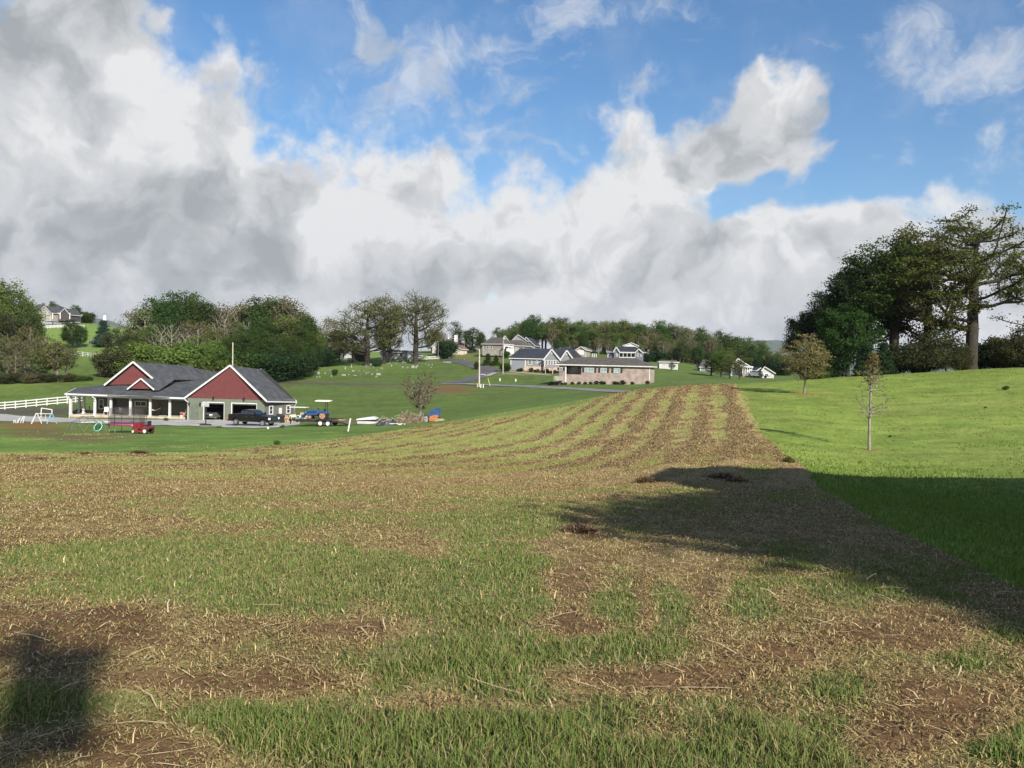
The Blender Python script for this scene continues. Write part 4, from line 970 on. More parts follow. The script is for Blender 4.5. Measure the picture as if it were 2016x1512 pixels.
for i, (px, py, rad, lab) in enumerate([
   (1145, 1050, .32, 'dark clump of mulch at the left tip of the big shadow'), (1420, 943, .55, 'large dark mulch clump standing on the far edge of the big shadow'), (1275, 950, .45, 'dark mulch clump on the shadow edge, left of the largest'),
   (1450, 950, .35, 'small mulch clump touching the right side of the largest clump'), (75, 908, .55, 'brown mulch clump near the left edge of the hay field'), (275, 893, .75, 'brown mulch heap on the far edge of the hay field'), (170, 895, .45, 'low brown clump left of the far edge heap'), ]):
    tag(clod(px, py, rad * .55, 300 + i), lab, 'mulch clump')
# ------------------------------------------------------------------ building kit
WHITE = mat('white_trim', (.52, .52, .51), .5, var=.05); GREYW = mat('grey_white', (.55, .55, .53), .6, var=.08)
SHING = mat('charcoal_shingles', (.062, .066, .072), .95, var=.25, vscale=1.2, col2=(.045, .048, .054), bump=.3, bscale=30)
SHINGN = mat('navy_black_shingles', (.028, .032, .045), .95, var=.25, vscale=1.2, col2=(.02, .023, .033))
SHINGB = mat('brown_shingles', (.085, .075, .066), .95, var=.2, vscale=1.2, col2=(.065, .057, .05))
SHINGR = mat('reddish_shingles', (.14, .085, .07), .95, var=.2)
RED = mat('barn_red_siding', (.125, .034, .034), .8, var=.1, kind='siding'); OLIVE = mat('olive_green_siding', (.135, .155, .115), .85, var=.08, kind='siding')
OLIVED = mat('olive_brick_veneer', (.115, .125, .105), .9, var=.2, vscale=6)
GLASS = mat('dark_window_glass', (.02, .024, .028), .08, spec=.8, var=.3); GLASSB = mat('curtained_window_glass', (.20, .30, .30), .15, spec=.6, var=.3)
CONC = mat('porch_concrete', (.42, .36, .28), .9, var=.15, vscale=2); BLACK = mat('black_metal', (.018, .018, .02), .45, var=.1); STONE = mat('tan_stone', (.42, .33, .25), .9, var=.25, vscale=3)
BRICK = mat('mottled_brick', (.17, .115, .09), .9, kind='brick', col2=(.24, .175, .14), var=.2, vscale=1.2)
GREYS = mat('blue_grey_siding', (.20, .215, .24), .8, var=.06, kind='siding'); TAN = mat('greige_siding', (.27, .25, .21), .8, var=.08, kind='siding'); DGREY = mat('dark_blue_grey_siding', (.14, .16, .19), .8, var=.06, kind='siding')
STONEW = mat('grey_stone', (.30, .28, .25), .95, var=.3, vscale=2.5); WOOD = mat('raw_wood', (.42, .28, .14), .8, var=.15)
WHITES = mat('white_siding', (.42, .42, .42), .7, var=.06, kind='siding'); DARK = mat('dark_interior', (.03, .03, .032), .9); FLOOR = mat('garage_floor', (.25, .25, .24), .8)
class Wall:
    def __init__(s, a, b):
        s.a = Vector((a.x, a.y, 0)); s.U = Vector((b.x - a.x, b.y - a.y, 0)); s.len = s.U.length; s.U.normalize()
        s.N = Vector((s.U.y, -s.U.x, 0))        # outward, towards the camera
    def hitp(s, px, py, o=0):
        d = Vector(ray(px, py).tolist()); a = s.a + s.N * o; t = (a.x * s.N.x + a.y * s.N.y) / (d.x * s.N.x + d.y * s.N.y); return d * t
    def uz(s, px, py, o=0):
        p = s.hitp(px, py, o); return (p - s.a).dot(s.U), p.z
    def pt(s, u, z, o=0):
        p = s.a + s.U * u + s.N * o; return Vector((p.x, p.y, z))
    def box(s, mb, u0, u1, z0, z1, o0, o1):
        return mb.hexa([s.pt(u0, z0, o1), s.pt(u1, z0, o1), s.pt(u1, z0, o0), s.pt(u0, z0, o0), s.pt(u0, z1, o1), s.pt(u1, z1, o1), s.pt(u1, z1, o0), s.pt(u0, z1, o0)])
    def rect(s, px0, px1, py0, py1, o=0):
        u0, z1 = s.uz(px0, py0, o); u1, z0 = s.uz(px1, py1, o); return u0, u1, z0, z1
    def holes(s, mb, u0, u1, z0, z1, hs, t=.2):
        """wall from u0..u1 with rectangular openings (u0, u1, z0, z1)"""
        c = u0
        for h in sorted(hs):
            if h[0] > c: s.box(mb, c, h[0], z0, z1, -t, 0)
            if h[2] > z0: s.box(mb, h[0], h[1], z0, h[2], -t, 0)
            if h[3] < z1: s.box(mb, h[0], h[1], h[3], z1, -t, 0)
            c = h[1]
        if c < u1: s.box(mb, c, u1, z0, z1, -t, 0)
        return mb
    def window(s, par, org, px0, px1, py0, py1, fm=None, gm=None, nx=1, ny=1, fw=.09, o=0, shutters=None, label=None):
        fm = fm or WHITE; gm = gm or GLASS; u0, u1, z0, z1 = s.rect(px0, px1, py0, py1, o)
        f = MB(org); s.box(f, u0, u1, z1 - fw, z1, o, o + .07); s.box(f, u0, u1, z0, z0 + fw, o, o + .09)
        s.box(f, u0, u0 + fw, z0 + fw, z1 - fw, o, o + .07); s.box(f, u1 - fw, u1, z0 + fw, z1 - fw, o, o + .07)
        for i in range(1, nx):
            u = u0 + (u1 - u0) * i / nx; s.box(f, u - .035, u + .035, z0 + fw, z1 - fw, o + .02, o + .06)
        for i in range(1, ny):
            z = z0 + (z1 - z0) * i / ny; s.box(f, u0 + fw, u1 - fw, z - .03, z + .03, o + .02, o + .055)
        w = f.build('window', fm, par); g = MB(org); s.box(g, u0 + fw, u1 - fw, z0 + fw, z1 - fw, o, o + .018); g.build('pane', gm, w)
        if shutters:
            for a, b in ((u0 - .42, u0 - .03), (u1 + .03, u1 + .42)):
                q = MB(org); s.box(q, a, b, z0, z1, o, o + .05); q.build('shutter', shutters, par)
        return w
def zof(px, py, d): return P(px, py, d).z
def gable_house(name, label, cat, L, R, base, eave, peak, depth, wallm, roofm, trim=WHITE, gablem=None, ov=.4, found=None, group=None, side_ext=.6):
    """L/R = (px, distance) of the front wall ends; eave, base, peak = photo rows; the gable faces the camera"""
    a = P(L[0], eave, L[1]); b = P(R[0], eave, R[1]); W_ = Wall(a, b); org = Vector(((a.x + b.x) / 2, (a.y + b.y) / 2, zof((L[0] + R[0]) / 2, base, (L[1] + R[1]) / 2)))
    e = thing(name, label, cat, org, group=group)
    zb = org.z - side_ext; ze = (a.z + b.z) / 2; up, zp = W_.uz(*peak); ln = W_.len
    m_ = MB(org); W_.box(m_, 0, ln, zb, ze, -.2, 0)
    W_.box(m_, 0, .2, zb, ze, -depth, -.2); W_.box(m_, ln - .2, ln, zb, ze, -depth, -.2); W_.box(m_, .2, ln - .2, zb, ze, -depth, -depth + .2)
    wo_ = m_.build('wall', wallm, e)
    g = MB(org); g.slab([W_.pt(0, ze), W_.pt(ln, ze), W_.pt(up, zp - .1)], W_.N * -.15); g.build('gable', gablem or wallm, e); g = MB(org); g.slab([W_.pt(0, ze, -depth), W_.pt(ln, ze, -depth), W_.pt(up, zp - .1, -depth)], W_.N * .15); g.build('gable', gablem or wallm, e)
    sl = (zp - ze) / max(up, .5); sr = (zp - ze) / max(ln - up, .5)
    r = MB(org)
    r.slab([W_.pt(-ov, ze - sl * ov + .1, ov), W_.pt(up, zp + .1, ov), W_.pt(up, zp + .1, -depth - ov), W_.pt(-ov, ze - sl * ov + .1, -depth - ov)], (0, 0, -.16))
    r.slab([W_.pt(ln + ov, ze - sr * ov + .1, ov), W_.pt(up, zp + .1, ov), W_.pt(up, zp + .1, -depth - ov), W_.pt(ln + ov, ze - sr * ov + .1, -depth - ov)], (0, 0, -.16))
    rf = r.build('roof', roofm, e)
    t = MB(org); t.beam(W_.pt(-ov, ze - sl * ov, ov + .05), W_.pt(up, zp, ov + .05), .08, .18); t.beam(W_.pt(up, zp, ov + .05), W_.pt(ln + ov, ze - sr * ov, ov + .05), .08, .18)
    for u in (-ov - .05, ln + ov + .05):
        zz = ze - (sl if u < 0 else sr) * ov; t.beam(W_.pt(u, zz, ov), W_.pt(u, zz, -depth - ov), .1, .2)
    for u in (0, ln): W_.box(t, u - .09, u + .09, zb, ze, -.05, .04)
    t.build('trim', trim, e)
    if found:
        f = MB(org); W_.box(f, -.03, ln + .03, zb, org.z + found[0], -.1, .06); f.build('foundation', found[1], e)
    return e, W_, org, ze
def hip_house(name, label, cat, L, R, base, eave, ridge, depth, wallm, roofm, trim=WHITE, ov=.45, hipl=True, hipr=True, found=None, base_r=None, walls=True, group=None):
    a = P(L[0], eave[0], L[1]); b = P(R[0], eave[1], R[1]); W_ = Wall(a, b); org = Vector(((a.x + b.x) / 2, (a.y + b.y) / 2, zof((L[0] + R[0]) / 2, base, (L[1] + R[1]) / 2)))
    e = thing(name, label, cat, org, group=group); zb = org.z - 1.0; ze = (a.z + b.z) / 2; ln = W_.len
    (rx0, rx1, ry) = ridge; u0, z0 = W_.uz(rx0, ry, -depth / 2); u1, z1 = W_.uz(rx1, ry, -depth / 2); zr = (z0 + z1) / 2
    if walls:
        m_ = MB(org); W_.box(m_, 0, ln, zb, ze, -.2, 0); W_.box(m_, 0, .2, zb, ze, -depth, -.2); W_.box(m_, ln - .2, ln, zb, ze, -depth, -.2); W_.box(m_, .2, ln - .2, zb, ze, -depth, -depth + .2)
        m_.build('wall', wallm, e)
    E = [W_.pt(-ov, ze, ov), W_.pt(ln + ov, ze, ov), W_.pt(ln + ov, ze, -depth - ov), W_.pt(-ov, ze, -depth - ov)]
    RL = W_.pt(max(u0, -ov), zr, -depth / 2); RR = W_.pt(min(u1, ln + ov), zr, -depth / 2)
    r = MB(org); dn = (0, 0, -.14); up = Vector((0, 0, .12)); E = [p + up for p in E]
    r.slab([E[0], E[1], RR, RL], dn); r.slab([E[2], E[3], RL, RR], dn); r.slab([E[1], E[2], RR], dn); r.slab([E[3], E[0], RL], dn); r.build('roof', roofm, e)
    t = MB(org)
    for p, q in ((E[0], E[1]), (E[1], E[2]), (E[2], E[3]), (E[3], E[0])): t.beam(p - Vector((0, 0, .12)), q - Vector((0, 0, .12)), .1, .2)
    if walls:
        for u in (0, ln): W_.box(t, u - .1, u + .1, zb, ze - .1, -.05, .05)
    t.build('trim', trim, e)
    if found:
        f = MB(org); W_.box(f, -.03, ln + .03, zb, org.z + found[0], -.1, .06); f.build('foundation', found[1], e)
    return e, W_, org, ze

# ------------------------------------------------------------------ the red gabled house
def red_house():
    org = hit(365, 828, 90, 120); e = thing('red_gabled_house', 'long olive green house with barn red gables, charcoal roof and white wrap around porch', 'house', org)
    # garage wing
    A = P(367, 787, 105.3); B = P(521, 790, 104.2); W_ = Wall(A, B); ln = W_.len; gz = org.z - .1
    ze = W_.uz(444, 787)[1]; up, zp = W_.uz(453, 722); u = lambda px, py=800: W_.uz(px, py)[0]; z = lambda py, px=440: W_.uz(px, py)[1]
    d1 = (u(402), u(441), gz, z(793, 420)); d2 = (u(457), u(505), gz, z(795, 480))
    m_ = MB(org); W_.holes(m_, 0, ln, gz - .4, ze + .1, [d1, d2], .25); m_.build('garage_wall', OLIVE, e)
    g = MB(org); zg = z(782, 440); g.slab([W_.pt(.35, ze + .12, .02), W_.pt(ln - .35, ze + .12, .02), W_.pt(up, zp - .12, .02)], W_.N * -.2)
    g.build('gable', RED, e)
    C = P(581, 790, 110.2); W2 = Wall(B, C); l2 = W2.len
    s = MB(org); W2.box(s, 0, l2, gz - .4, ze + .1, -.2, 0); s.build('side_wall', mat('shaded_olive_siding', (.115, .12, .105), .85, var=.1, kind='siding'), e)  # side siding is a darker copy, shade put into its colour
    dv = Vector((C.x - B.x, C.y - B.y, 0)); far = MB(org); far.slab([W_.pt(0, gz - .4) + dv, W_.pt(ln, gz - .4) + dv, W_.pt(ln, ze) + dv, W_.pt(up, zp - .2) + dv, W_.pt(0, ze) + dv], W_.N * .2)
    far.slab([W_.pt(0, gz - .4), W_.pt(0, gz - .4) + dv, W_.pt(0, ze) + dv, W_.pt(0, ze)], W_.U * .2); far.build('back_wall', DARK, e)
    fl = MB(org); fl.slab([W_.pt(0, gz + .06), W_.pt(ln, gz + .06), W_.pt(ln, gz + .06) + dv, W_.pt(0, gz + .06) + dv], (0, 0, -.2)); fl.build('garage_floor', FLOOR, e)
    # garage roof: peak and eaves run back to the far points seen in the photo
    pk = P(453, 719.5, 104.6); pkb = P(513, 727, 111.5); eL = P(363, 784, 105.2); eR = P(525, 790, 103.4); eRb = P(584, 791, 110.4)
    dL = pkb - pk; r = MB(org); r.slab([pk, pkb, eRb, eR], (0, 0, -.15)); r.slab([pk, pkb, eL + dL, eL], (0, 0, -.15)); r.build('garage_roof', SHING, e)
    t = MB(org); t.beam(eL, pk, .12, .22); t.beam(pk, eR, .12, .22); t.beam(eR - Vector((0, 0, .05)), eRb - Vector((0, 0, .05)), .14, .16); t.beam(eRb, pkb, .1, .2); t.build('rake_trim', WHITE, e)
    # doors
    dr = W_.rect(377, 389, 796, 826); q = MB(org); W_.box(q, dr[0] - .06, dr[1] + .06, gz, dr[3] + .06, 0, .03); do = q.build('door', mat('dark_olive_door', (.105, .125, .095), .6), e)
    q = MB(org); q.ball(W_.pt(dr[1] - .12, gz + 1.0, .07), .05); q.build('handle', BLACK, do)
    for dd in (d1, d2):
        q = MB(org); W_.box(q, dd[0] - .12, dd[0], gz, dd[3], .0, .04); W_.box(q, dd[0] - .12, dd[1] + .06, dd[3], dd[3] + .12, 0, .04); W_.box(q, dd[1], dd[1] + .06, gz, dd[3], 0, .03)
        q.build('garage_door_frame', WHITE if dd is d1 else GREYW, e)
        q = MB(org); W_.box(q, dd[0] + .03, dd[1] - .03, dd[3] - .18, dd[3] - .02, -.4, -.32); q.build('rolled_door', GREYW, e)
    for px, py in ((372, 796), (394, 796.5), (420, 784.5), (480, 786.5)):
        c = W_.hitp(px, py, .15); q = MB(org); q.bar(c + Vector((0, 0, .2)), c + Vector((0, 0, .30)), .13, 6, .03); q.bar(c - Vector((0, 0, .18)), c + Vector((0, 0, .2)), .09, 6, .14); q.beam(c + Vector((0, 0, .1)), c + Vector((0, 0, .1)) - W_.N * .2, .04, .04); q.build('lantern', BLACK, e)
    W2.window(e, org, 529.5, 537, 798.5, 816, ny=2, fw=.13); W2.window(e, org, 563.5, 571, 798, 814, ny=2, fw=.13)
    q = MB(org); a_ = W2.rect(549, 553, 803, 818); W2.box(q, a_[0], a_[1], a_[2], a_[3], 0, .15); q.build('electric_meter', GREYW, e)
    # downspouts
    def down(p, zb_, out):
        q = MB(org); q.path([p, p - Vector((0, 0, .15)), p - Vector((0, 0, .45)) + out, Vector((p.x + out.x, p.y + out.y, zb_))], .055, 6); q.build('downspout', WHITE, e)
    down(P(364, 785, 104.9), gz, W_.U * .35 + Vector((0, .25, 0))); down(P(583.5, 791.5, 109.9), gz, Vector((-.25, .2, 0)))
    down(P(131, 778, 106.2), zof(137, 823, 107), Vector((.3, .2, 0))); down(P(182, 779, 106.2), zof(185, 824, 107), Vector((.3, .2, 0)))
    # porch
    GL = P(128, 775, 106.4); GR = P(365, 783.5, 106.0)
    Wp = Wall(P(138, 800, 107), P(366, 800, 106.7)); pz = Wp.uz(250, 819.0)[1]; pb = gz - .5
    Wm = Wall(P(188, 800, 110.8), P(368, 800, 110.4)); m_ = MB(org); mw1 = Wm.uz(250, 779)[1]; Wm.box(m_, 0, Wm.len + 1.5, pz - .3, GL.z + .3, -.25, 0)
    Wm.box(m_, 0, .25, pz - .3, GL.z + .3, -11, -.25); m_.build('main_wall', OLIVED, e)
    f = MB(org); f.slab([Wp.pt(0, pz), Wp.pt(Wp.len, pz), Wm.pt(Wm.len, pz, 0), Wm.pt(0, pz, 0), P(158, 812, 119) * 1.0 * 0 + Wp.pt(0, pz, -5.5)], (0, 0, -.18)); f.build('porch_floor', CONC, e)
    f = MB(org); Wp.box(f, .02, Wp.len, pb, pz - .18, -.3, -.03); f.slab([Wp.pt(.02, pb, -.3), Wp.pt(.02, pb, -5.4), Wp.pt(.02, pz - .18, -5.4), Wp.pt(.02, pz - .18, -.3)], Wp.U * .25); f.build('foundation', mat('tan_block', (.36, .29, .22), .9, var=.2, vscale=2), e)
    zg_ = GL.z - .12
    for px, o in ((139.5, 0), (156, -4.0), (165, -2.2), (187, 0), (214, -2.0), (218.5, 0), (257, 0), (296, 0), (334.5, 0)):
        w_, _ = Wp.uz(px, 800, o - .25) ; q = MB(org); Wp.box(q, w_ - .13, w_ + .13, pz + .002, zg_, o - .38, o - .12); Wp.box(q, w_ - .18, w_ + .18, pz + .003, pz + .16, o - .43, o - .07); q.build('porch_post', WHITE, e)
    q = MB(org); q.beam(GL + Vector((.15, .5, -.2)), GR + Vector((0, .5, -.2)), .2, .28); q.build('porch_beam', GREYW, e)
    # roofs
    pk = P(262, 712.5, 109.6); pkb = P(378, 720.5, 122.5); gl = P(205, 758.5, 109.4); gr_ = P(301, 745.5, 109.5); grb = P(411, 747, 122); glb = gl + (pkb - pk)
    r = MB(org); r.slab([pk, pkb, grb, gr_], (0, 0, -.15)); r.slab([pk, pkb, glb, gl], (0, 0, -.15))
    hipb = P(392, 733, 128); r.slab([P(378, 722, 122), hipb, P(460, 736, 127), P(452, 752, 122), grb], (0, 0, -.15)); r.build('main_roof', SHING, e)
    Lm = P(300, 781, 105.9); t1 = P(204, 757.5, 112.5); t2 = P(302, 746.5, 113.2); t3 = P(420, 749, 121.5); ll = P(150, 764, 117.5)
    r = MB(org); up_ = Vector((0, 0, -.13)); r.slab([GL, Lm, t2], up_); r.slab([GL, t2, t1], up_); r.slab([Lm, GR, t3], up_); r.slab([Lm, t3, t2], up_); r.slab([GL, t1, ll], up_); r.build('porch_roof', SHING, e)
    q = MB(org); q.slab([P(213, 757.5, 110), P(302, 756.5, 110.1), P(302, 747, 110.1), P(262, 716, 110.1)], (0, .2, 0)); q.build('gable', RED, e)
    k0, k1, k2 = P(250.5, 766.5, 107.6), P(277.5, 745.3, 107.6), P(303.5, 767.5, 107.6); back = Vector((2.2, 6.0, 0))
    q = MB(org); q.slab([P(255, 765, 107.9), P(300, 766, 107.9), P(277.5, 747, 107.9)], (0, .2, 0)); q.build('gable', RED, e)
    r = MB(org); r.slab([k0, k1, k1 + back, k0 + back * .15], (0, 0, -.1)); r.slab([k1, k2, k2 + back * .15, k1 + back], (0, 0, -.1)); r.build('small_gable_roof', SHING, e)
    t = MB(org)
    for a, b, h in ((gl, pk, .22), (pk, gr_, .22), (k0, k1, .18), (k1, k2, .18)): t.beam(a, b, .12, h)
    t.beam(GL - Vector((0, .02, .05)), GR - Vector((0, .02, .05)), .16, .2); t.beam(GL - Vector((0, 0, .05)), ll - Vector((0, 0, .05)), .12, .16); t.build('rake_trim', WHITE, e)
    Wm.window(e, org, 194.5, 204.5, 785.5, 805.5, ny=2, nx=1, fw=.13); Wm.window(e, org, 265.5, 289, 789, 801, nx=2, fw=.13)
    q = MB(org); a_ = Wm.rect(221, 229, 786, 818); Wm.box(q, a_[0], a_[1], pz, a_[3], 0, .05); q.build('front_door', BLACK, e)
    q = MB(org); a_ = Wm.rect(310, 318, 790, 812); Wm.box(q, a_[0], a_[1], pz, a_[3], 0, .04); q.build('porch_door', mat('brown_door', (.09, .07, .05), .6), e)
    return e, Wp, Wm, pz, W_, gz
rh, Wp, Wm, pz, Wg, gz = red_house()

# ------------------------------------------------------------------ other houses
def brick_house():
    a = P(1101, 719, 155); b = P(1279, 720.5, 150); W_ = Wall(a, b); ln = W_.len; org = W_.pt(ln / 2, zof(1190, 752, 152.5)); ze = (a.z + b.z) / 2; zb = org.z - 1.2
    e = thing('brick_ranch_house', 'low pinkish brick ranch house with brown hip roof and bushes along its wall', 'house', org)
    hole = W_.rect(1114.5, 1144, 719, 737.5); m_ = MB(org); W_.holes(m_, 0, ln, zb, ze, [(hole[0], hole[1], hole[2], ze)], .25)
    dp = 8.2; W_.box(m_, ln - .25, ln, zb, ze, -dp, -.25); W_.box(m_, 0, .25, zb, ze, -dp, -.25); W_.box(m_, .25, ln - .25, zb, ze, -dp, -dp + .25)
    W_.box(m_, hole[0], hole[1], hole[2], ze, -2.3, -2.1); m_.build('wall', BRICK, e)
    q = MB(org); W_.box(q, hole[0], hole[1], hole[2] - .2, hole[2] - .003, -2.1, -.251); q.build('porch_floor', CONC, e)
    ov = .45; E = [W_.pt(-ov - .3, ze, ov), W_.pt(ln + ov, ze, ov), W_.pt(ln + ov, ze, -dp - ov), W_.pt(-ov - .3, ze, -dp - ov)]
    u0, z0 = W_.uz(1137, 703.6, -4); u1, z1 = W_.uz(1251, 703.8, -4); zr = (z0 + z1) / 2; RL = W_.pt(u0, zr, -4); RR = W_.pt(u1, zr, -4); E = [p + Vector((0, 0, .12)) for p in E]
    r = MB(org); dn = (0, 0, -.15); r.slab([E[0], E[1], RR, RL], dn); r.slab([E[2], E[3], RL, RR], dn); r.slab([E[1], E[2], RR], dn); r.slab([E[3], E[0], RL], dn); r.build('roof', SHINGB, e)
    t = MB(org)
    for p, q_ in ((E[0], E[1]), (E[1], E[2]), (E[3], E[0])): t.beam(p - Vector((0, 0, .14)), q_ - Vector((0, 0, .14)), .12, .2)
    u = W_.uz(1114, 730)[0]; W_.box(t, u - .12, u + .12, zb, ze - .1, .0, .1); W_.box(t, ln - .06, ln + .08, zb, ze - .1, -.2, .05); t.build('trim', GREYW, e)
    sh = mat('dark_shutter', (.035, .022, .02), .6)
    W_.window(e, org, 1151, 1169.5, 724, 733.5, nx=3, gm=GLASSB, shutters=sh); W_.window(e, org, 1182.5, 1194.5, 724.5, 734, nx=2, gm=GLASSB, shutters=sh); W_.window(e, org, 1208.5, 1221, 724.8, 734.5, nx=2, gm=GLASSB, shutters=sh)
    W_.window(e, org, 1101.5, 1107.5, 723.5, 729.5, nx=2, shutters=sh); W_.window(e, org, 1126, 1136.5, 723, 732.5, nx=2, gm=GLASSB, o=-2.08)
    q = MB(org); h = hole
    for z_ in (h[2] + .08, h[2] + 1.0): W_.box(q, h[0], h[1], z_, z_ + .06, -.1, -.04)
    n = 16
    for i in range(n + 1):
        uu = h[0] + (h[1] - h[0]) * i / n; W_.box(q, uu - .015, uu + .015, h[2], h[2] + 1.0, -.09, -.06)
    q.build('porch_railing', BLACK, e)
    # deck and steps at the left end
    q = MB(org); u_, zd = W_.uz(1092, 740, 1.5); W_.box(q, u_, .8, zd - .9, zd, .02, 2.2); q.build('deck', STONEW, e)
    q = MB(org)
    for i in range(9):
        uu = u_ + i * (1.6) / 8; q.bar(W_.pt(uu, zd, 2.1), W_.pt(uu, zd + .95, 2.1), .03, 4)
    q.beam(W_.pt(u_, zd + .95, 2.1), W_.pt(hole[0], zd + .95, 2.1), .06, .06); q.build('deck_railing', BLACK, e)
    for px, py, w in ((1085, 746, .55), (1098, 747, .35), (1106, 747.5, .3), (1113, 748, .3), (1127, 749.5, .35), (1140, 751, .4), (1152, 752, .35), (1163, 752.5, .35), (1174, 752, .55), (1184, 753.5, .5), (1189, 753.5, .4), (1210, 755, .5), (1216, 755.5, .35), (1226.5, 756, .7), (1245, 757.5, .35), (1275, 759, .5), (1083, 748, .4)):
        p = W_.hitp(px, py - 1.5, 1.1); g = Vector((p.x, p.y, float(H(p.x, p.y)) - .05)); lf = 'rust' if int(px) % 3 == 0 else 'deep'
        tree('shrub', lf, g, .3 + w * .8, ('reddish' if lf == 'rust' else 'dark green') + ' clipped shrub in the bed along the brick ranch wall', 'shrubs along the brick ranch house', cat='shrub', name='shrub', wide=1.1)
brick_house()
def grey_house():
    e, W_, org, ze = hip_house('grey_house', 'blue grey house with black roof, twin front gables and stone base', 'house', (1006, 204), (1136, 200), 724, (705.5, 708.5), (1024, 1130, 686.5), 12, GREYS, SHINGN, base_r=None)
    zb = org.z - .8
    for (x0, x1, pk, pe, bs, o) in ((1072, 1102.5, (1087, 688), 706.5, 727, 1.2), (1103.5, 1131, (1116.5, 690), 708.5, 728, .5)):
        u0, u1 = W_.uz(x0, 710, o)[0], W_.uz(x1, 710, o)[0]; up, zp = W_.uz(*pk, o); z0 = W_.uz(x0, pe, o)[1]
        q = MB(org); q.slab([W_.pt(u0, zb, o), W_.pt(u1, zb, o), W_.pt(u1, z0, o), W_.pt(up, zp, o), W_.pt(u0, z0, o)], W_.N * -(o - .02) if o > .1 else W_.N * -.3); q.build('gable_wall', GREYS, e)
        r = MB(org); s_ = (zp - z0) / (up - u0)
        for ue in (u0, u1): r.slab([W_.pt(ue + (-.3 if ue == u0 else .3), z0 - s_ * .3, o + .35), W_.pt(up, zp + .05, o + .35), W_.pt(up, zp + .05, -5.5), W_.pt(ue + (-.3 if ue == u0 else .3), z0 - s_ * .3, -1.5)], (0, 0, -.12))
        r.build('gable_roof', SHINGN, e)
        t = MB(org); t.beam(W_.pt(u0 - .3, z0 - s_ * .3, o + .4), W_.pt(up, zp, o + .4), .1, .3); t.beam(W_.pt(up, zp, o + .4), W_.pt(u1 + .3, z0 - s_ * .3, o + .4), .1, .3); W_.box(t, u0 - .1, u0 + .1, zb, z0, o, o + .06); W_.box(t, u1 - .1, u1 + .1, zb, z0, o, o + .06); t.build('rake_trim', WHITE, e)
        q = MB(org); q.disc(W_.pt(up, zp - .9, o + .04), W_.N, .28, .08, 16); q.build('gable_vent', WHITE, e)
    W_.window(e, org, 1039.5, 1047.5, 708, 718, nx=2, ny=2, fw=.16); W_.window(e, org, 1055, 1059, 709, 715.5, fw=.16)
    for a in (1063.5, 1067): W_.window(e, org, a, a + 3.2, 709.5, 718.5, ny=2, fw=.1)
    for a in (1074, 1079.3, 1084.5, 1089.8, 1095): W_.window(e, org, a, a + 4.2, 709.3, 719, ny=2, fw=.13, o=1.21)
    W_.window(e, org, 1106.5, 1110, 712, 719, ny=2, fw=.1, o=.52)
    t = MB(org); u = W_.uz(1034.5, 710)[0]; W_.box(t, u - .12, u + .12, zb, ze, 0, .07); t.build('corner_board', WHITE, e)
    f = MB(org); u0 = W_.uz(1031, 724, .1)[0]; u1 = W_.uz(1072, 724, .1)[0]; W_.box(f, u0, u1, zb, W_.uz(1050, 721.5)[1], 0, .12); u1b = W_.uz(1103, 724, 1.3)[0]; W_.box(f, u1, u1b, zb, W_.uz(1085, 722.5, 1.2)[1], 1.2, 1.32); f.build('foundation', STONE, e)
    # patio table umbrella frame on posts
    g = W_.hitp(1081, 727, 3.5); g.z = float(H(g.x, g.y)); t = thing('patio_canopy', 'small dark patio canopy on white posts in front of the twin gabled grey house', 'canopy', g); q = MB(g)
    for dx, dy in ((-.9, -.6), (.9, -.6), (-.9, .6), (.9, .6)): q.bar(g + Vector((dx, dy, 0)), g + Vector((dx, dy, 1.5)), .05, 5)
    q.build('post', WHITE, t); q = MB(g); q.box(g.x - 1.2, g.x + 1.2, g.y - .8, g.y + .8, g.z + 1.5, g.z + 1.6); q.build('roof', SHINGN, t)
    for i, px in enumerate((1020, 1026, 1046, 1054, 1059, 1076, 1086, 1093)):
        p = W_.hitp(px, 724, 2.2); tree('shrub', 'deep' if i % 2 else 'rust', Vector((p.x, p.y, float(H(p.x, p.y)))), .7 + .2 * (i % 3), ('dark green' if i % 2 else 'reddish') + ' shrub along the stone base of the twin gabled grey house', 'shrubs at the grey house', cat='shrub', name='shrub')
grey_house()
# tan house on the hill and the grey gable behind it
e, W_, org, ze = hip_house('tan_house', 'tan hip roofed house with stone skirting on the hill behind the road', 'house', (951, 262), (990.5, 258), 694, (677, 678), (963, 985, 665), 11, TAN, SHINGB, found=(1.1, STONEW))
for a in (958.5, 965): W_.window(e, org, a, a + 4.2, 679, 686.5, ny=2, fw=.16)
e, W_, org, ze = hip_house('tan_house_wing', 'brown roofed wing between the tan house and the tall grey gable', 'house', (996, 264), (1031, 262), 692, (681, 681), (985, 1027, 669.5), 9, TAN, SHINGB)
for a in (1011, 1016.5): W_.window(e, org, a, a + 3.6, 683, 690, fw=.2)
# white carport porch
g0 = P(992, 680, 256); g1 = P(1011, 683, 256); g = Vector(((g0.x + g1.x) / 2, 256, float(H((g0.x + g1.x) / 2, 256)))); t = thing('white_carport', 'white porch with railing in front of the tan house, right side', 'porch', g)
q = MB(g); q.slab([g0, g1, g1 + Vector((0, 5, .4)), g0 + Vector((0, 5, .4))], (0, 0, -.25)); q.build('roof', GREYW, t)
q = MB(g)
for k in (0, .5, 1): p = g0.lerp(g1, k); q.bar(Vector((p.x, p.y, g.z - .5)), p, .13, 5)
q.build('post', WHITE, t); q = MB(g); a = P(997, 686, 255.9); b = P(1010.5, 696.5, 255.9); q.box(a.x, b.x, 255.7, 255.85, b.z, a.z); q.build('deck_screen', WHITE, t)
e, W_, org, ze = gable_house('tall_grey_gable_house', 'tall grey gabled house with dark roof standing above the tan house', 'house', (1009, 285), (1036, 284.3), 694, 670, (1020, 659), 14, GREYS, SHINGN, found=None)
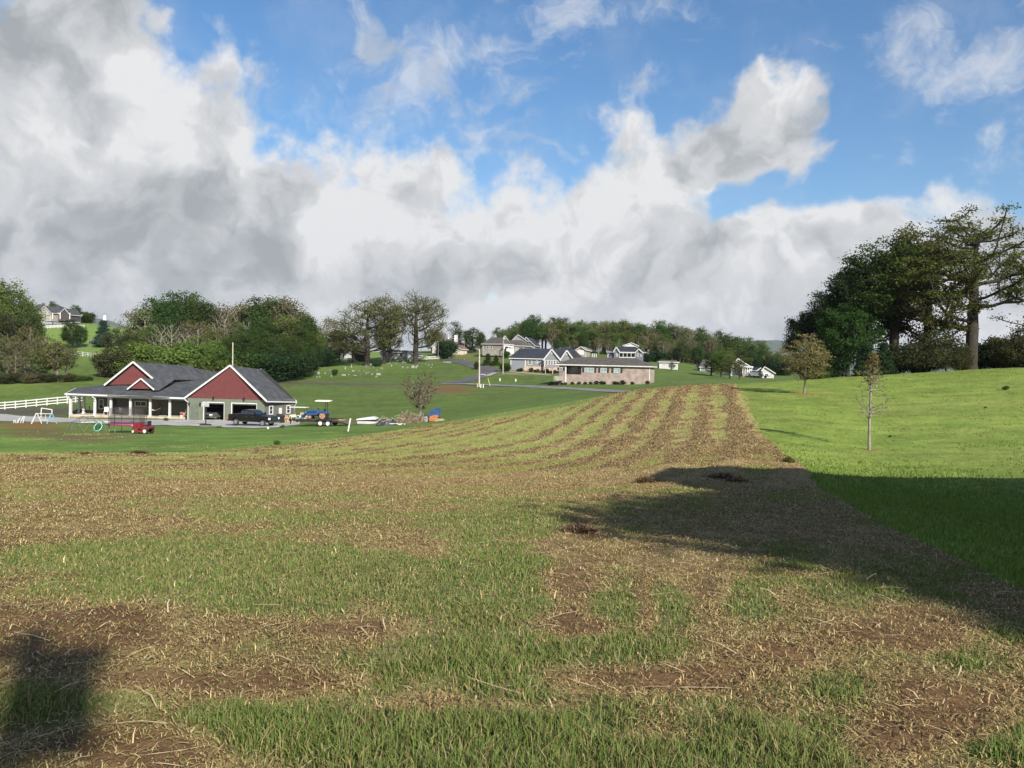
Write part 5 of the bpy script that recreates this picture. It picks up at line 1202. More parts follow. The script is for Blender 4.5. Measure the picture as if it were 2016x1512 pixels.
e, W_, org, ze = gable_house('grey_garage_annex', 'dark roofed low annex on the right of the tall grey gable', 'annex', (1031, 290), (1052, 289), 694, 679, (1036, 664), 10, DGREY, SHINGN)
e, W_, org, ze = gable_house('white_dormer_house', 'white gabled house top peeking over the tan house ridge', 'house', (989, 292), (1000, 292), 690, 669, (994, 661), 8, WHITES, SHINGN)
# small garage, black car roof shed
e, W_, org, ze = gable_house('small_garage', 'small grey garage with white door and tan gable roof on the hillside', 'garage', (1134.5, 262), (1153.5, 261), 699.5, 688.5, (1143.5, 682.5), 7, TAN, mat('tan_metal_roof', (.22, .20, .17), .7))
q = MB(org); a = W_.rect(1136.5, 1150, 689, 698.5); W_.box(q, a[0], a[1], a[2], a[3], 0, .06); q.build('garage_door', WHITE, e)
e, W_, org, ze = hip_house('dark_roofed_shed', 'long low shed roof showing between the grey house and the small garage', 'shed', (1105, 262), (1127, 262), 697, (690, 690), (1108, 1125, 684), 6, GREYW, SHINGN)
# two storey dark house
e, W_, org, ze = hip_house('dark_blue_house', 'two storey dark blue grey house with balcony at the edge of the wood', 'house', (1197, 256), (1264, 252), 712, (694, 693), (1222, 1250, 682), 10, DGREY, SHINGN)
up_e = gable_house('dormer', 'x', 'x', (1228, 260), (1255, 260), 690, 680, (1243, 675), 5, GREYW, SHINGB)[0]
up_e.name = 'upper_storey'; del up_e['label']; del up_e['category']
for c in children_of(up_e):
    c.parent = e; c.location = up_e.location - e.location
    if c.name.startswith('roof'): c.name = 'dormer_roof'
bpy.data.objects.remove(up_e)
for (x0, x1, pk, pe) in ((1209, 1219, (1213.5, 684), 693), (1252, 1265, (1258, 688), 694)):
    o = 1.0; u0, u1 = W_.uz(x0, 700, o)[0], W_.uz(x1, 700, o)[0]; up, zp = W_.uz(*pk, o); z0 = W_.uz(x0, pe, o)[1]; zb = org.z - .8
    q = MB(org); q.slab([W_.pt(u0, zb, o), W_.pt(u1, zb, o), W_.pt(u1, z0, o), W_.pt(up, zp, o), W_.pt(u0, z0, o)], W_.N * -1.2); q.build('gable_wall', DGREY, e)
    t = MB(org); t.beam(W_.pt(u0 - .3, z0 - .2, o + .2), W_.pt(up, zp + .1, o + .2), .5, .25); t.beam(W_.pt(up, zp + .1, o + .2), W_.pt(u1 + .3, z0 - .2, o + .2), .5, .25); t.build('rake_trim', WHITE, e)
for a in (1254, 1260.5): W_.window(e, org, a, a + 3, 696, 702, fw=.15, o=1.01)
for a in (1213,): W_.window(e, org, a, a + 2.5, 696, 702, fw=.15, o=1.01)
q = MB(org); a = W_.rect(1219.5, 1251, 695, 702.5, .8); W_.box(q, a[0], a[1], a[2], a[3], 0.01, .05); q.build('balcony_dark_panel', DARK, e)  # flat dark panel stands in for the shade inside the balcony
q = MB(org); W_.box(q, a[0], a[1], a[2] - .5, a[2] - .1, .1, 1.2); W_.box(q, a[0], a[1], a[3], a[3] + .3, .1, 1.2)
for i in range(5): uu = a[0] + (a[1] - a[0]) * i / 4; W_.box(q, uu - .08, uu + .08, a[2] - .1, a[3], 1.0, 1.15)
q.build('balcony_frame', WHITE, e); q = MB(org); W_.box(q, a[0], a[1], a[2] + .85, a[2] + .93, 1.05, 1.1)
for i in range(28): uu = a[0] + (a[1] - a[0]) * i / 27; W_.box(q, uu - .02, uu + .02, a[2] - .1, a[2] + .85, 1.06, 1.09)
q.build('balcony_railing', BLACK, e)
# right hand buildings
e, W_, org, ze = gable_house('white_barn', 'plain white gabled barn on the far right beside the evergreens', 'barn', (1496, 205), (1523, 204.6), 744, 733, (1505, 722), 12, WHITES, SHINGN, side_ext=.4)
a = W_.rect(1497, 1522, 735, 744); q = MB(org); W_.box(q, a[0], a[1], a[3], a[3] + .08, 0, .03); q.build('siding_band', GREYW, e)
e, W_, org, ze = gable_house('white_lean_shed', 'low dark roofed white shed on the left side of the white barn', 'shed', (1483, 207), (1496, 207), 744, 734, (1497, 724), 8, WHITES, SHING, side_ext=.4)
e, W_, org, ze = gable_house('porch_house', 'white house with columned porch on red brick, half hidden by the rounded tree', 'house', (1440, 212), (1478, 211.5), 741, 722, (1452, 706), 10, WHITES, SHINGB, side_ext=.6)
q = MB(org); u0 = W_.uz(1462, 730, 3)[0]; u1 = W_.uz(1481, 730, 3)[0]; zf = W_.uz(1470, 735.5, 3)[1]; zt = W_.uz(1470, 723.5, 3)[1]; W_.box(q, u0, u1, org.z - .5, zf, .02, 3); q.build('porch_base', mat('red_brick', (.16, .06, .045), .9, kind='brick', col2=(.2, .08, .06)), e)
q = MB(org)
for i in range(5): uu = u0 + .1 + (u1 - u0 - .2) * i / 4; W_.box(q, uu - .11, uu + .11, zf, zt, 2.6, 2.85)
W_.box(q, u0, u1, zf + .8, zf + .9, 2.7, 2.78); W_.box(q, u0 - .2, u1 + .2, zt, zt + .35, .02, 3.2); q.build('porch_column', WHITE, e)
e, W_, org, ze = hip_house('grey_cottage', 'pale grey cottage end showing left of the large rounded tree', 'house', (1379, 232), (1400, 231.6), 732, (723, 723), (1384, 1398, 708), 9, GREYS, SHINGB)
W_.window(e, org, 1387, 1391, 724, 729, fw=.15)
e, W_, org, ze = hip_house('white_cottage', 'small white cottage behind the lawn tree right of the brick house', 'house', (1299, 224), (1334, 223.6), 723.5, (713, 713), (1303, 1330, 709), 5, WHITES, SHINGB)
for a in (1306, 1316, 1325): W_.window(e, org, a, a + 3.5, 715, 720, fw=.15)
# left of centre
e, W_, org, ze = hip_house('white_shed', 'long white shed with grey roof and a lean-to rail behind the cemetery oaks', 'shed', (749, 272), (787, 270), 706, (693.5, 694), (752, 785, 688.5), 7, WHITES, SHING)
q = MB(org); a = W_.rect(769, 772.5, 696, 704); W_.box(q, a[0], a[1], a[2] - .2, a[3], 0, .05); q.build('door', BLACK, e); W_.window(e, org, 777.5, 780.5, 695.5, 698.5, fw=.1)
q = MB(org); W_.box(q, W_.uz(760, 703, 2)[0], W_.uz(784, 703, 2)[0], W_.uz(770, 700.5, 2)[1], W_.uz(770, 700.0, 2)[1], 1.9, 2); [q.bar(W_.pt(W_.uz(x_, 703, 2)[0], org.z - .5, 1.95), W_.pt(W_.uz(x_, 703, 2)[0], W_.uz(770, 699.5, 2)[1], 1.95), .05, 5) for x_ in (760, 768, 776, 784)]; q.build('ramp_railing', BLACK, e)
e, W_, org, ze = gable_house('white_shed_annex', 'white gabled annex joined to the right end of the white shed', 'shed', (787, 271), (800, 270), 706, 696, (793, 690), 6, WHITES, SHING)
e, W_, org, ze = gable_house('lattice_gazebo', 'grey roofed open shelter between the white shed and the rightmost oak', 'shelter', (802, 268), (815, 267), 706, 698, (808, 692), 5, GREYW, SHING)
e, W_, org, ze = gable_house('white_gabled_house', 'small white gabled house behind the picket fence', 'house', (852, 275), (871, 274), 692, 681, (861, 671.5), 8, WHITES, SHINGB)
W_.window(e, org, 859, 863, 680, 686, fw=.15)
e, W_, org, ze = hip_house('red_roofed_house', 'house with reddish brown roof behind the white gabled one', 'house', (872, 288), (902, 286), 692, (681, 681), (862, 896, 667), 9, WHITES, SHINGR)
q = MB(org); c_ = W_.hitp(898, 660, -3); q.box(c_.x - .6, c_.x + .6, c_.y - .5, c_.y + .5, org.z, c_.z); q.build('chimney', GREYW, e); W_.window(e, org, 893.5, 897.5, 684, 689, fw=.15)
e, W_, org, ze = gable_house('tan_entry_wing', 'small tan and white entry wing at the right end of the red roofed house', 'annex', (891, 278), (906, 277), 695, 686, (897, 679), 6, mat('cream_siding', (.5, .44, .34), .8), SHINGR)
e, W_, org, ze = gable_house('white_farmhouse', 'white farmhouse glimpsed through the trees left of the oaks', 'house', (670, 285), (704, 283), 702, 686, (688, 674), 9, WHITES, SHING)
for x_ in (677, 686, 695): W_.window(e, org, x_, x_ + 3, 688, 694, fw=.15)
# hilltop house
e, W_, org, ze = gable_house('hilltop_stone_house', 'stone gabled house with dark roof and white porch on the green hilltop', 'house', (78, 303), (100, 302), 624.5, 614.5, (89.5, 602.5), 10, STONEW, SHING, side_ext=1.5)
for x_ in (84, 91.5): W_.window(e, org, x_, x_ + 2.6, 614, 619, fw=.15)
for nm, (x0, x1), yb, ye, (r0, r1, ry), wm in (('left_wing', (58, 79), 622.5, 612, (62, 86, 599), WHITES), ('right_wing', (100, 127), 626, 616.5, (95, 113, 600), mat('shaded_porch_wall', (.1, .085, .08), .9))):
    e2, W2, o2, z2 = hip_house(nm, 'x', 'x', (x0, 306), (x1, 305), yb, (ye, ye), (r0, r1, ry), 9, wm, SHING)
    for c in children_of(e2):
        c.parent = e; c.location = e2.location - e.location; c.name = nm + '_' + c.name.split('.')[0]
    bpy.data.objects.remove(e2)
e3, W3, o3, z3 = gable_house('porch_canopy', 'x', 'x', (119, 299), (137, 298.5), 627, 617.5, (129, 607.5), 6, mat('dark_porch', (.06, .05, .055), .9), SHING)
for c in children_of(e3):
    c.parent = e; c.location = e3.location - e.location; c.name = 'porch_' + c.name.split('.')[0]
bpy.data.objects.remove(e3)
q = MB(org)
for x_ in (103.5, 118.5, 137.5): p = P(x_, 622, 298.3); q.bar(Vector((p.x, p.y, zof(x_, 628, 298.3))), Vector((p.x, p.y, zof(x_, 616, 298.3))), .2, 5)
q.build('porch_column', WHITE, e)
# water tank on the far left ridge
g = P(206, 633, 420); t = thing('water_tank', 'tiny white water tank on the skyline above the blue green spruce', 'water tank', g); q = MB(g); q.disc(g + Vector((0, 0, 1.5)), (0, 0, 1), .9, 3, 16); q.build('tank', WHITE, t); q = MB(g); q.bar(g + Vector((0, 0, 3)), g + Vector((0, 0, 3.5)), .9, 16, .1); q.build('dome', WHITE, t)
g = P(88, 633, 280); g = P(83, 637, 285); t = thing('white_garden_box', 'low white box on the slope under the hilltop fence', 'box', g); q = MB(g); q.box(g.x - .9, g.x + .9, g.y - .5, g.y + .5, g.z - .3, g.z + .9); q.build('box', WHITE, t); q = MB(g); q.box(g.x - 1, g.x + 1, g.y - .6, g.y + .6, g.z + .9, g.z + 1.0); q.build('lid', GREYW, t)
# ------------------------------------------------------------------ roads, drive, gravel
ASPH = mat('worn_asphalt', (.17, .165, .165), .95, var=.2, vscale=.5, bump=.2); ASPHD = mat('dark_asphalt', (.085, .08, .085), .95, var=.25, vscale=.3)
GRAV = mat('pale_gravel', (.34, .33, .31), .95, var=.2, vscale=.6, bump=.3, bscale=8); EARTH = mat('dark_earth', (.07, .055, .045), .95, var=.3, vscale=.4)
def sheet(name, cols, m_, lift=.06, n=8, kind='structure'):
    """cols: list of (near point, far point) xy pairs; draped over the ground"""
    V = []; k = len(cols)
    for a, b in cols:
        for j in range(n + 1):
            t = j / n; x = a[0] + (b[0] - a[0]) * t; y = a[1] + (b[1] - a[1]) * t; V.append((x, y, float(H(x, y)) + lift))
    F = [(i*(n+1)+j, (i+1)*(n+1)+j, (i+1)*(n+1)+j+1, i*(n+1)+j+1) for i in range(k-1) for j in range(n)]
    return tag(link(name, np_mesh(name, np.array(V), np.array(F), 4, smooth=True), m_), kind=kind)
def ribbon(name, pts, width, m_, lift=.07, sub=10):
    P_ = [Vector((p[0], p[1])) for p in pts]; D = []
    for a, b in zip(P_[:-1], P_[1:]): D += [a.lerp(b, i / sub) for i in range(sub)]
    D.append(P_[-1])
    for _ in range(6): D = [D[0]] + [(D[i-1] + D[i] * 2 + D[i+1]) / 4 for i in range(1, len(D) - 1)] + [D[-1]]
    cols = []
    for i, p in enumerate(D):
        t = (D[min(i + 1, len(D) - 1)] - D[max(i - 1, 0)]).normalized(); nrm = Vector((t.y, -t.x)); w = width if not callable(width) else width(i / len(D))
        cols.append((p + nrm * w / 2, p - nrm * w / 2))
    return sheet(name, cols, m_, lift, 4)
hp = lambda px, py, a=100, b=400: hit(px, py, a, b)[:2]
ribbon('lane_road', [hp(x, y) for x, y in ((1260, 775), (1200, 769.5), (1150, 766.5), (1080, 763), (1020, 760), (960, 757.5), (915, 756), (870, 755))], 3.2, ASPH)
ribbon('side_road', [hp(x, y) for x, y in ((880, 755), (905, 752), (930, 746), (950, 740), (965, 734), (962, 728), (945, 722), (922, 716), (900, 711), (880, 708.5))], 5.0, ASPHD, .10)
ribbon('house_lane', [hp(x, y) for x, y in ((958, 741), (975, 734), (1000, 732.5), (1030, 735), (1060, 738), (1085, 740))], 1.6, mat('dusty_track', (.30, .27, .2), .95), .12)
ribbon('cemetery_lane', [hp(x, y) for x, y in ((520, 753.5), (580, 753), (640, 753.5), (700, 755), (760, 757), (800, 757.5))], 1.6, mat('mossy_track', (.10, .085, .06), .95, var=.4, vscale=.3), .06)
up = [(-30, 814), (14, 816), (40, 819.5), (90, 821), (137, 823.8), (190, 825.6), (260, 827), (330, 827), (366, 826.5), (440, 827), (500, 829), (522, 829), (560, 826), (590, 826)]
lo = [(-30, 829), (14, 829.5), (40, 830), (90, 831.5), (137, 832.5), (190, 834), (260, 837), (330, 838), (366, 839), (440, 841.5), (500, 843.5), (522, 843.5), (560, 841), (592, 835)]
cols = []
for x in np.linspace(-30, 590, 60):
    yu = float(np.interp(x, [p[0] for p in up], [p[1] for p in up])); yl = float(np.interp(x, [p[0] for p in lo], [p[1] for p in lo])) + .5 * math.sin(x * .13)
    a = hit(x, yl, 70, 130); b = hit(x, yu, 70, 130); cols.append((a[:2], b[:2]))
sheet('driveway', cols, GRAV, .05, 8)
# ------------------------------------------------------------------ fences
def rail_fence(name, label, line, nposts, h, rails=3, m_=WHITE, pr=.07, cat='fence', picket=False):
    """line: list of world xy points"""
    P_ = [Vector((p[0], p[1])) for p in line]; seg = [(b - a).length for a, b in zip(P_[:-1], P_[1:])]; tot = sum(seg); pts = []
    for i in range(nposts):
        s_ = tot * i / (nposts - 1); k = 0
        while k < len(seg) - 1 and s_ > seg[k]: s_ -= seg[k]; k += 1
        q = P_[k].lerp(P_[k + 1], min(1, s_ / seg[k])); pts.append(Vector((q.x, q.y, float(H(q.x, q.y)))))
    e = thing(name, label, cat, pts[0])
    for p in pts:
        q = MB(pts[0]); q.box(p.x - pr, p.x + pr, p.y - pr, p.y + pr, p.z - .3, p.z + h); q.box(p.x - pr * 1.3, p.x + pr * 1.3, p.y - pr * 1.3, p.y + pr * 1.3, p.z + h, p.z + h + .05); q.build('post', m_, e)
    for j in range(rails):
        z_ = h * (.93 - .36 * j) if not picket else h * (.8 - .5 * j); q = MB(pts[0])
        for a, b in zip(pts[:-1], pts[1:]): q.beam(a + Vector((0, 0, z_)), b + Vector((0, 0, z_)), .05, .15)
        q.build('rail', m_, e)
    if picket:
        q = MB(pts[0])
        for a, b in zip(pts[:-1], pts[1:]):
            n = int((b - a).length / .22)
            for i in range(n): c = a.lerp(b, i / n); q.box(c.x - .05, c.x + .05, c.y - .11, c.y - .08, c.z + .1, c.z + h)
        q.build('pickets', m_, e)
    return e
rail_fence('rail_fence', 'white three rail fence running from the left edge up behind the porch', [P(-30, 812, 127)[:2], P(0, 808, 129)[:2], P(40, 803, 130)[:2], P(78, 797.5, 131)[:2], P(129, 790, 133)[:2], P(165, 783, 136)[:2]], 11, 1.25)
rail_fence('rail_fence', 'white rail fence descending the slope behind the left thicket', [P(60, 690, 246)[:2], P(105, 695, 243)[:2], P(150, 702, 240)[:2], P(206, 714, 232)[:2], P(258, 725, 222)[:2]], 19, 1.35)
rail_fence('rail_fence', 'white picket fence around the hilltop house', [P(74, 624, 296)[:2], P(100, 627, 295)[:2], P(137, 630, 294)[:2], P(166, 632, 296)[:2]], 14, 1.2, rails=2, picket=True)
rail_fence('picket_fence', 'white picket fence in front of the white gabled house', [P(818, 692, 262)[:2], P(850, 692, 262)[:2], P(886, 691, 263)[:2]], 7, 1.2, rails=2, picket=True)
rail_fence('rail_fence', 'white rail fence in front of the farmhouse left of the oaks', [P(668, 704, 262)[:2], P(706, 703, 262)[:2]], 6, 1.2)
rail_fence('paddock_fence', 'short white board fence between the small garage and the dark blue house', [P(1166, 697, 262)[:2], P(1174, 698, 261)[:2]], 3, 1.3, pr=.09)
# ------------------------------------------------------------------ poles
POLE = mat('weathered_pole', (.42, .38, .31), .9, var=.2); POLEG = mat('grey_pole', (.24, .22, .19), .9, var=.2)
def pole(px, top, base, d, label, m_=POLE, r=.13, arm=None, box=False):
    a = P(px, base, d); b = P(px + .4, top, d); z = float(H(a.x, a.y)); t = thing('utility_pole', label, 'pole', (a.x, a.y, z)); a.z = z - .3
    q = MB((a.x, a.y, z)); q.bar(a, b, r * 1.15, 8, r * .8); q.build('pole', m_, t)
    if arm: q = MB((a.x, a.y, z)); q.beam(b + Vector((-arm, 0, -.5)), b + Vector((arm, 0, -.5)), .1, .12); q.build('crossarm', m_, t)
    if box: q = MB((a.x, a.y, z)); q.disc(b + Vector((.25, -.1, -box)), (0, 0, 1), .22, .8, 10); q.build('transformer', GREYW, t)
    return t
pole(943.5, 687, 762, 164, 'tall bare pale pole at the junction of the lane and the side road', r=.15)
pole(990.5, 669, 726, 196, 'grey utility pole with transformer in front of the tan house porch', POLEG, .17, box=1.8)
pole(458, 674, 735, 168, 'slim pale pole rising behind the garage roof'); pole(881, 663, 692, 264, 'pole with a lamp beside the dark evergreen and picket fence', POLEG, .12, box=.4)
pole(898, 657, 690, 272, 'thin pole in front of the red roofed house', POLEG, .11); pole(914, 668, 692, 270, 'short thin pole against the dense dark tree', POLEG, .08)
pole(862.5, 674, 705, 258, 'thin dark pole in front of the white gabled house', POLEG, .07)
for px, lab in ((946.5, 'small white utility pedestal just right of the tall bare pole'), (951.5, 'second white utility pedestal, farther right of the bare pole'), (940, 'short wooden stake left of the tall bare pole')):
    g = hit(px, 763.5 if px > 943 else 762, 120, 200); t = thing('utility_pedestal', lab, 'utility post', g); q = MB(g); q.box(g.x - .1, g.x + .1, g.y - .1, g.y + .1, g.z - .1, g.z + .62); q.build('body', WHITE if px > 943 else POLE, t); q = MB(g); q.ball(g + Vector((0, 0, .62)), .13, 8, 5); q.build('cap', WHITE if px > 943 else POLE, t)
g = hit(965, 760, 120, 200); t = thing('guy_marker', 'thin yellow guy wire marker leaning beside the lane', 'marker', g); q = MB(g); q.bar(g, P(960.5, 745, g.y + .4), .045, 6); q.build('marker', mat('yellow_plastic', (.7, .6, .15), .5), t); q = MB(g); q.ball(g + Vector((0, 0, .05)), .09); q.build('anchor', POLEG, t)
for px, py, lab in ((984, 750, 'white flower pot on the lawn between the lane and the grey house'), (1015, 751, 'white ground marker on the lawn, right of the white pot')):
    g = hit(px, py, 120, 230); t = thing('lawn_marker', lab, 'lawn marker', g); q = MB(g); q.bar(g - Vector((0, 0, .1)), g + Vector((0, 0, .3)), .16, 8, .22); q.build('pot', WHITE, t); q = MB(g); q.ball(g + Vector((0, 0, .42)), .17, 8, 5, jit=.3); q.build('flowers', GREYW, t)
g = hit(951, 738.5, 120, 230); q = MB(g); q.box(g.x - .6, g.x + .6, g.y - .35, g.y + .35, g.z + .12, g.z + .22); tag(q.build('road_plate', WHITE), 'small white patch plate lying on the side road', 'plate').location = g
g = hit(914, 710, 150, 300); t = thing('mailbox', 'dark mailbox on a post beside the upper side road', 'mailbox', g); q = MB(g); q.bar(g, g + Vector((0, 0, 1)), .06, 6); q.build('post', POLEG, t); q = MB(g); q.box(g.x - .15, g.x + .15, g.y - .3, g.y + .3, g.z + 1, g.z + 1.3); q.build('box', BLACK, t)
g = P(0, 0, 1); g = hit(850, 706, 200, 300); t = thing('concrete_sign', 'low tan block sign right of the rightmost cemetery oak', 'sign', g); q = MB(g); q.box(g.x - 1, g.x + 1, g.y - .3, g.y + .3, g.z - .1, g.z + .75); q.build('block', STONE, t); q = MB(g); q.box(g.x - 1.1, g.x + 1.1, g.y - .35, g.y + .35, g.z + .75, g.z + .9); q.build('cap', mat('dark_cap', (.08, .07, .065), .8), t)
g = hit(880, 714, 200, 300); t = thing('flower_bed', 'round bed of stones and pale flowers beside the cemetery drive', 'flower bed', g); rr_ = random.Random(4)
q = MB(g); [q.ball(g + Vector((rr_.uniform(-1.2, 1.2), rr_.uniform(-.9, .9), .12)), rr_.uniform(.12, .25), 7, 5, jit=.2, seed=i) for i in range(26)]; q.build('stones', mat('grey_stones', (.3, .28, .27), .9, var=.3), t)
# ------------------------------------------------------------------ headstones
HS = mat('grey_granite', (.12, .12, .12), .7, var=.25, vscale=2); HSW = mat('white_marble', (.25, .25, .245), .6, var=.1); HSD = mat('dark_granite', (.16, .16, .17), .5, var=.2)
rg = random.Random(8)
STN = [(65,318,30,22),(240,305,10,12),(288,295,16,14),(368,300,16,22),(380,310,10,10),(422,258,34,20),(567,300,34,30),(553,335,20,14),(580,335,20,14),(636,297,18,16),(705,328,12,22),(847,250,12,36),(912,235,12,44),(832,318,56,20),(930,274,30,18),(992,270,18,16),(1045,272,12,12),(1068,300,18,18),(1066,232,24,32),(1110,205,32,20),(1140,230,16,18),(1095,243,8,10),(1128,308,20,16),(1195,312,60,26),(1172,330,26,12),(1228,248,38,24),(1008,305,8,8),(1275,175,26,14),(1310,190,36,14),(1330,220,5,20),(1380,190,22,10),(1398,168,34,14),(1455,180,36,14),(1478,188,14,14),(1527,168,18,22),(1418,215,16,14),(1448,235,24,22),(1495,238,34,20),(1555,238,40,34),(1588,242,24,30),(1615,188,18,14),(1720,210,18,14),(1757,207,18,14),(1745,235,14,10),(1650,195,20,10),(1690,200,20,10),(1600,222,22,20),(885,310,8,8),(1180,265,24,6),(962,245,10,8),(1005,212,12,8),(950,318,44,8),(1090,285,30,6),(690,265,10,26)]
for i, (X, Y, w, h) in enumerate(STN):
    px = 520 + X / 5.305; py = 680 + Y / 5.305; g = hit(px, py, 150, 300); k = g.y / FPX / 5.305; ww = max(.3, w * k * .72); hh = max(.25, h * k * .85); shp = 'obelisk' if h > w * 1.6 else ('wide' if w > h * 1.6 else 'round')
    col_ = HSW if rg.random() < .45 else HS
    lab = {'obelisk': 'slender upright monument', 'wide': 'wide low headstone', 'round': 'round topped headstone'}[shp]; cn = 'white marble' if col_ is HSW else 'grey granite'
    zone_ = 'at the far left of' if px < 600 else ('in the left half of' if px < 660 else ('in the middle of' if px < 735 else ('under the oaks of' if px < 800 else 'on the right side of')))
    rowp = 'front row' if py > 738 else ('middle row' if py > 724 else 'back row')
    t = thing('headstone', '%s %s, %s %s the cemetery' % (cn, lab, rowp, zone_), 'headstone', g, rg.uniform(-.25, .25), 'headstones in the cemetery')
    q = MB(); q.box(-ww * .6, ww * .6, -.22, .22, -.1, .14); q.build('plinth', HS, t)
    q = MB()
    if shp == 'obelisk': q.add([(-ww/2,-ww/2,.14),(ww/2,-ww/2,.14),(ww/2,ww/2,.14),(-ww/2,ww/2,.14),(-ww*.3,-ww*.3,hh*.9),(ww*.3,-ww*.3,hh*.9),(ww*.3,ww*.3,hh*.9),(-ww*.3,ww*.3,hh*.9),(0,0,hh)], [(0,1,5,4),(1,2,6,5),(2,3,7,6),(3,0,4,7),(4,5,8),(5,6,8),(6,7,8),(7,4,8)])
    else:
        n = 9; top = [(ww/2*math.cos(math.pi*j/(n-1)), hh*(.75 if shp == 'round' else .88) + hh*(.25 if shp == 'round' else .12)*math.sin(math.pi*j/(n-1))) for j in range(n)]
        pts_ = [(-ww/2, .14), (ww/2, .14)] + top; q.prof(pts_, -.1, .1)
    q.build('slab', col_, t)
# ------------------------------------------------------------------ vehicles
PBLK = mat('black_car_paint', (.006, .006, .007), .3, spec=.3, coat=.25, var=.05); CHROME = mat('chrome', (.6, .6, .62), .12, metal=1, var=.05); TYRE = mat('tyre_rubber', (.02, .02, .02), .9, var=.2)
RIM = mat('silver_rim', (.45, .45, .47), .3, metal=.8); LAMP = mat('clear_headlight', (.75, .77, .8), .1, spec=.8); RLAMP = mat('red_taillight', (.35, .02, .02), .2); GLS = mat('car_glass', (.015, .02, .028), .05, spec=.9)
PSIL = mat('grey_silver_paint', (.16, .165, .17), .3, metal=.4, coat=.5); PWH = mat('white_paint', (.65, .65, .65), .35, coat=.4, var=.05)
def wheel(par, x, y, r, w, side, rim=RIM, name='wheel', label=None, rimr=.62):
    q = MB(); n = 24; c = Vector((x, y, r)); q.ring(c, (0, 1, 0), r - w * .42, w * .42, 24, 8); q.disc(c, (0, 1, 0), r * .72, w * .8, 20); o = q.build(name, TYRE, par, smooth=True)
    q = MB(); q.disc(c + Vector((0, side * w * .42, 0)), (0, 1, 0), r * rimr, .04, 18); q.disc(c + Vector((0, side * w * .47, 0)), (0, 1, 0), r * .2, .06, 10)
    q.build('rim', rim, o)
    q = MB()
    for k in range(5):
        t = k * 2 * math.pi / 5 + .3; d_ = Vector((math.cos(t), 0, math.sin(t))); q.bar(c + Vector((0, side * w * .46, 0)) + d_ * r * .62 * .35, c + Vector((0, side * w * .46, 0)) + d_ * r * .58 + Vector((0, 0, 0)), r * .05, 4)
    q.build('spokes', BLACK, o)
    return o
def pickup(loc, rz, paint, label, cat='pickup truck', s=1.0, group=None):
    t = thing('pickup_truck', label, cat, loc, rz, group); t.scale = (s, s, s)
    def arch(cx, r, z0): return [(cx + r * math.cos(a), z0 + r * math.sin(a)) for a in [math.pi * k / 8 for k in range(0, 9)]]
    zb = .48; low = [(-2.85, .55)] + [(p[0], max(zb, p[1])) for p in reversed(arch(-1.85, .52, .42))] + [(p[0], max(zb, p[1])) for p in reversed(arch(1.88, .52, .42))] + [(2.75, .5), (2.92, .62)]
    topb = [(2.95, .85), (2.88, 1.10), (2.70, 1.19), (1.55, 1.30), (1.0, 1.33), (-.98, 1.33), (-2.92, 1.33), (-2.95, 1.0)]
    q = MB(); q.prof(low + topb, -.98, .98, .04); q.build('body', paint, t, bevel=.03)
    q = MB(); q.prof([(1.12, 1.33), (.35, 1.84), (-.05, 1.93), (-1.0, 1.9), (-1.22, 1.75), (-1.30, 1.33)], -.90, .90, .14); q.build('cab', paint, t, bevel=.03)
    q = MB(); q.slab([(1.06, -.80, 1.37), (1.06, .80, 1.37), (.36, .72, 1.83), (.36, -.72, 1.83)], (.03, 0, .03)); q.build('windscreen', GLS, t)
    for sd_ in (-1, 1):
        for x0, x1, a, b in ((.92, .0, .38, -.02), (-.08, -.72, -.08, -.72), (-.80, -1.2, -.80, -1.12)):
            y0 = sd_ * .895; y1 = sd_ * .785; q = MB(); q.slab([(x0, y0, 1.38), (x1, y0, 1.38), (b, y1, 1.78), (a, y1, 1.78)], (0, sd_ * .02, 0)); q.build('side_window', GLS, t)
        q = MB(); q.box(.82, 1.0, sd_ * 1.0 - .02, sd_ * 1.0 + .14 * sd_ + .02, 1.36, 1.58); q.build('mirror', paint, t)
        q = MB(); q.box(2.80, 2.97, sd_ * .93 - .16, sd_ * .93 + .06, .84, 1.08); q.build('headlight', LAMP, t)
        q = MB(); q.box(-2.98, -2.86, sd_ * .93 - .08, sd_ * .93 + .05, .85, 1.2); q.build('taillight', RLAMP, t)
        q = MB(); q.box(-1.0, 1.2, sd_ * .98 - .03, sd_ * .98 + .03, .50, .56); q.build('side_step', CHROME, t)
        for x in (-.45, .42):
            q = MB(); q.box(x, x + .2, sd_ * .965 - .02, sd_ * .965 + .04, 1.12, 1.17); q.build('door_handle', CHROME, t)
    q = MB(); q.box(-2.75, -1.40, -.8, .8, 1.331, 1.345); q.build('bed_cover', BLACK, t)
    q = MB(); q.box(2.90, 2.99, -.62, .62, .74, 1.08); q.build('grille', BLACK, t); q = MB()
    for z_ in (.8, .91, 1.02): q.box(2.985, 3.01, -.6, .6, z_ - .02, z_ + .02)
    q.build('grille_bars', CHROME, t)
    q = MB(); q.box(2.78, 3.06, -.95, .95, .46, .68); q.build('bumper', CHROME if paint is PBLK else BLACK, t, bevel=.03); q = MB(); q.box(-3.08, -2.86, -.92, .92, .5, .7); q.build('rear_bumper', BLACK, t)
    for x in (-1.85, 1.88):
        for sd_ in (-1, 1): wheel(t, x, sd_ * .86, .41, .27, sd_)
    return t
def on(px, d, up=.05): g = at(px, d); g.z += up; return g
def onp(px, py, a=70, b=130, up=.05): g = hit(px, py, a, b); g.z += up; return g
pickup(onp(499, 838.5, up=.06), math.radians(-17), PBLK, 'black crew cab pickup truck parked on the gravel in front of the garage', s=.98)
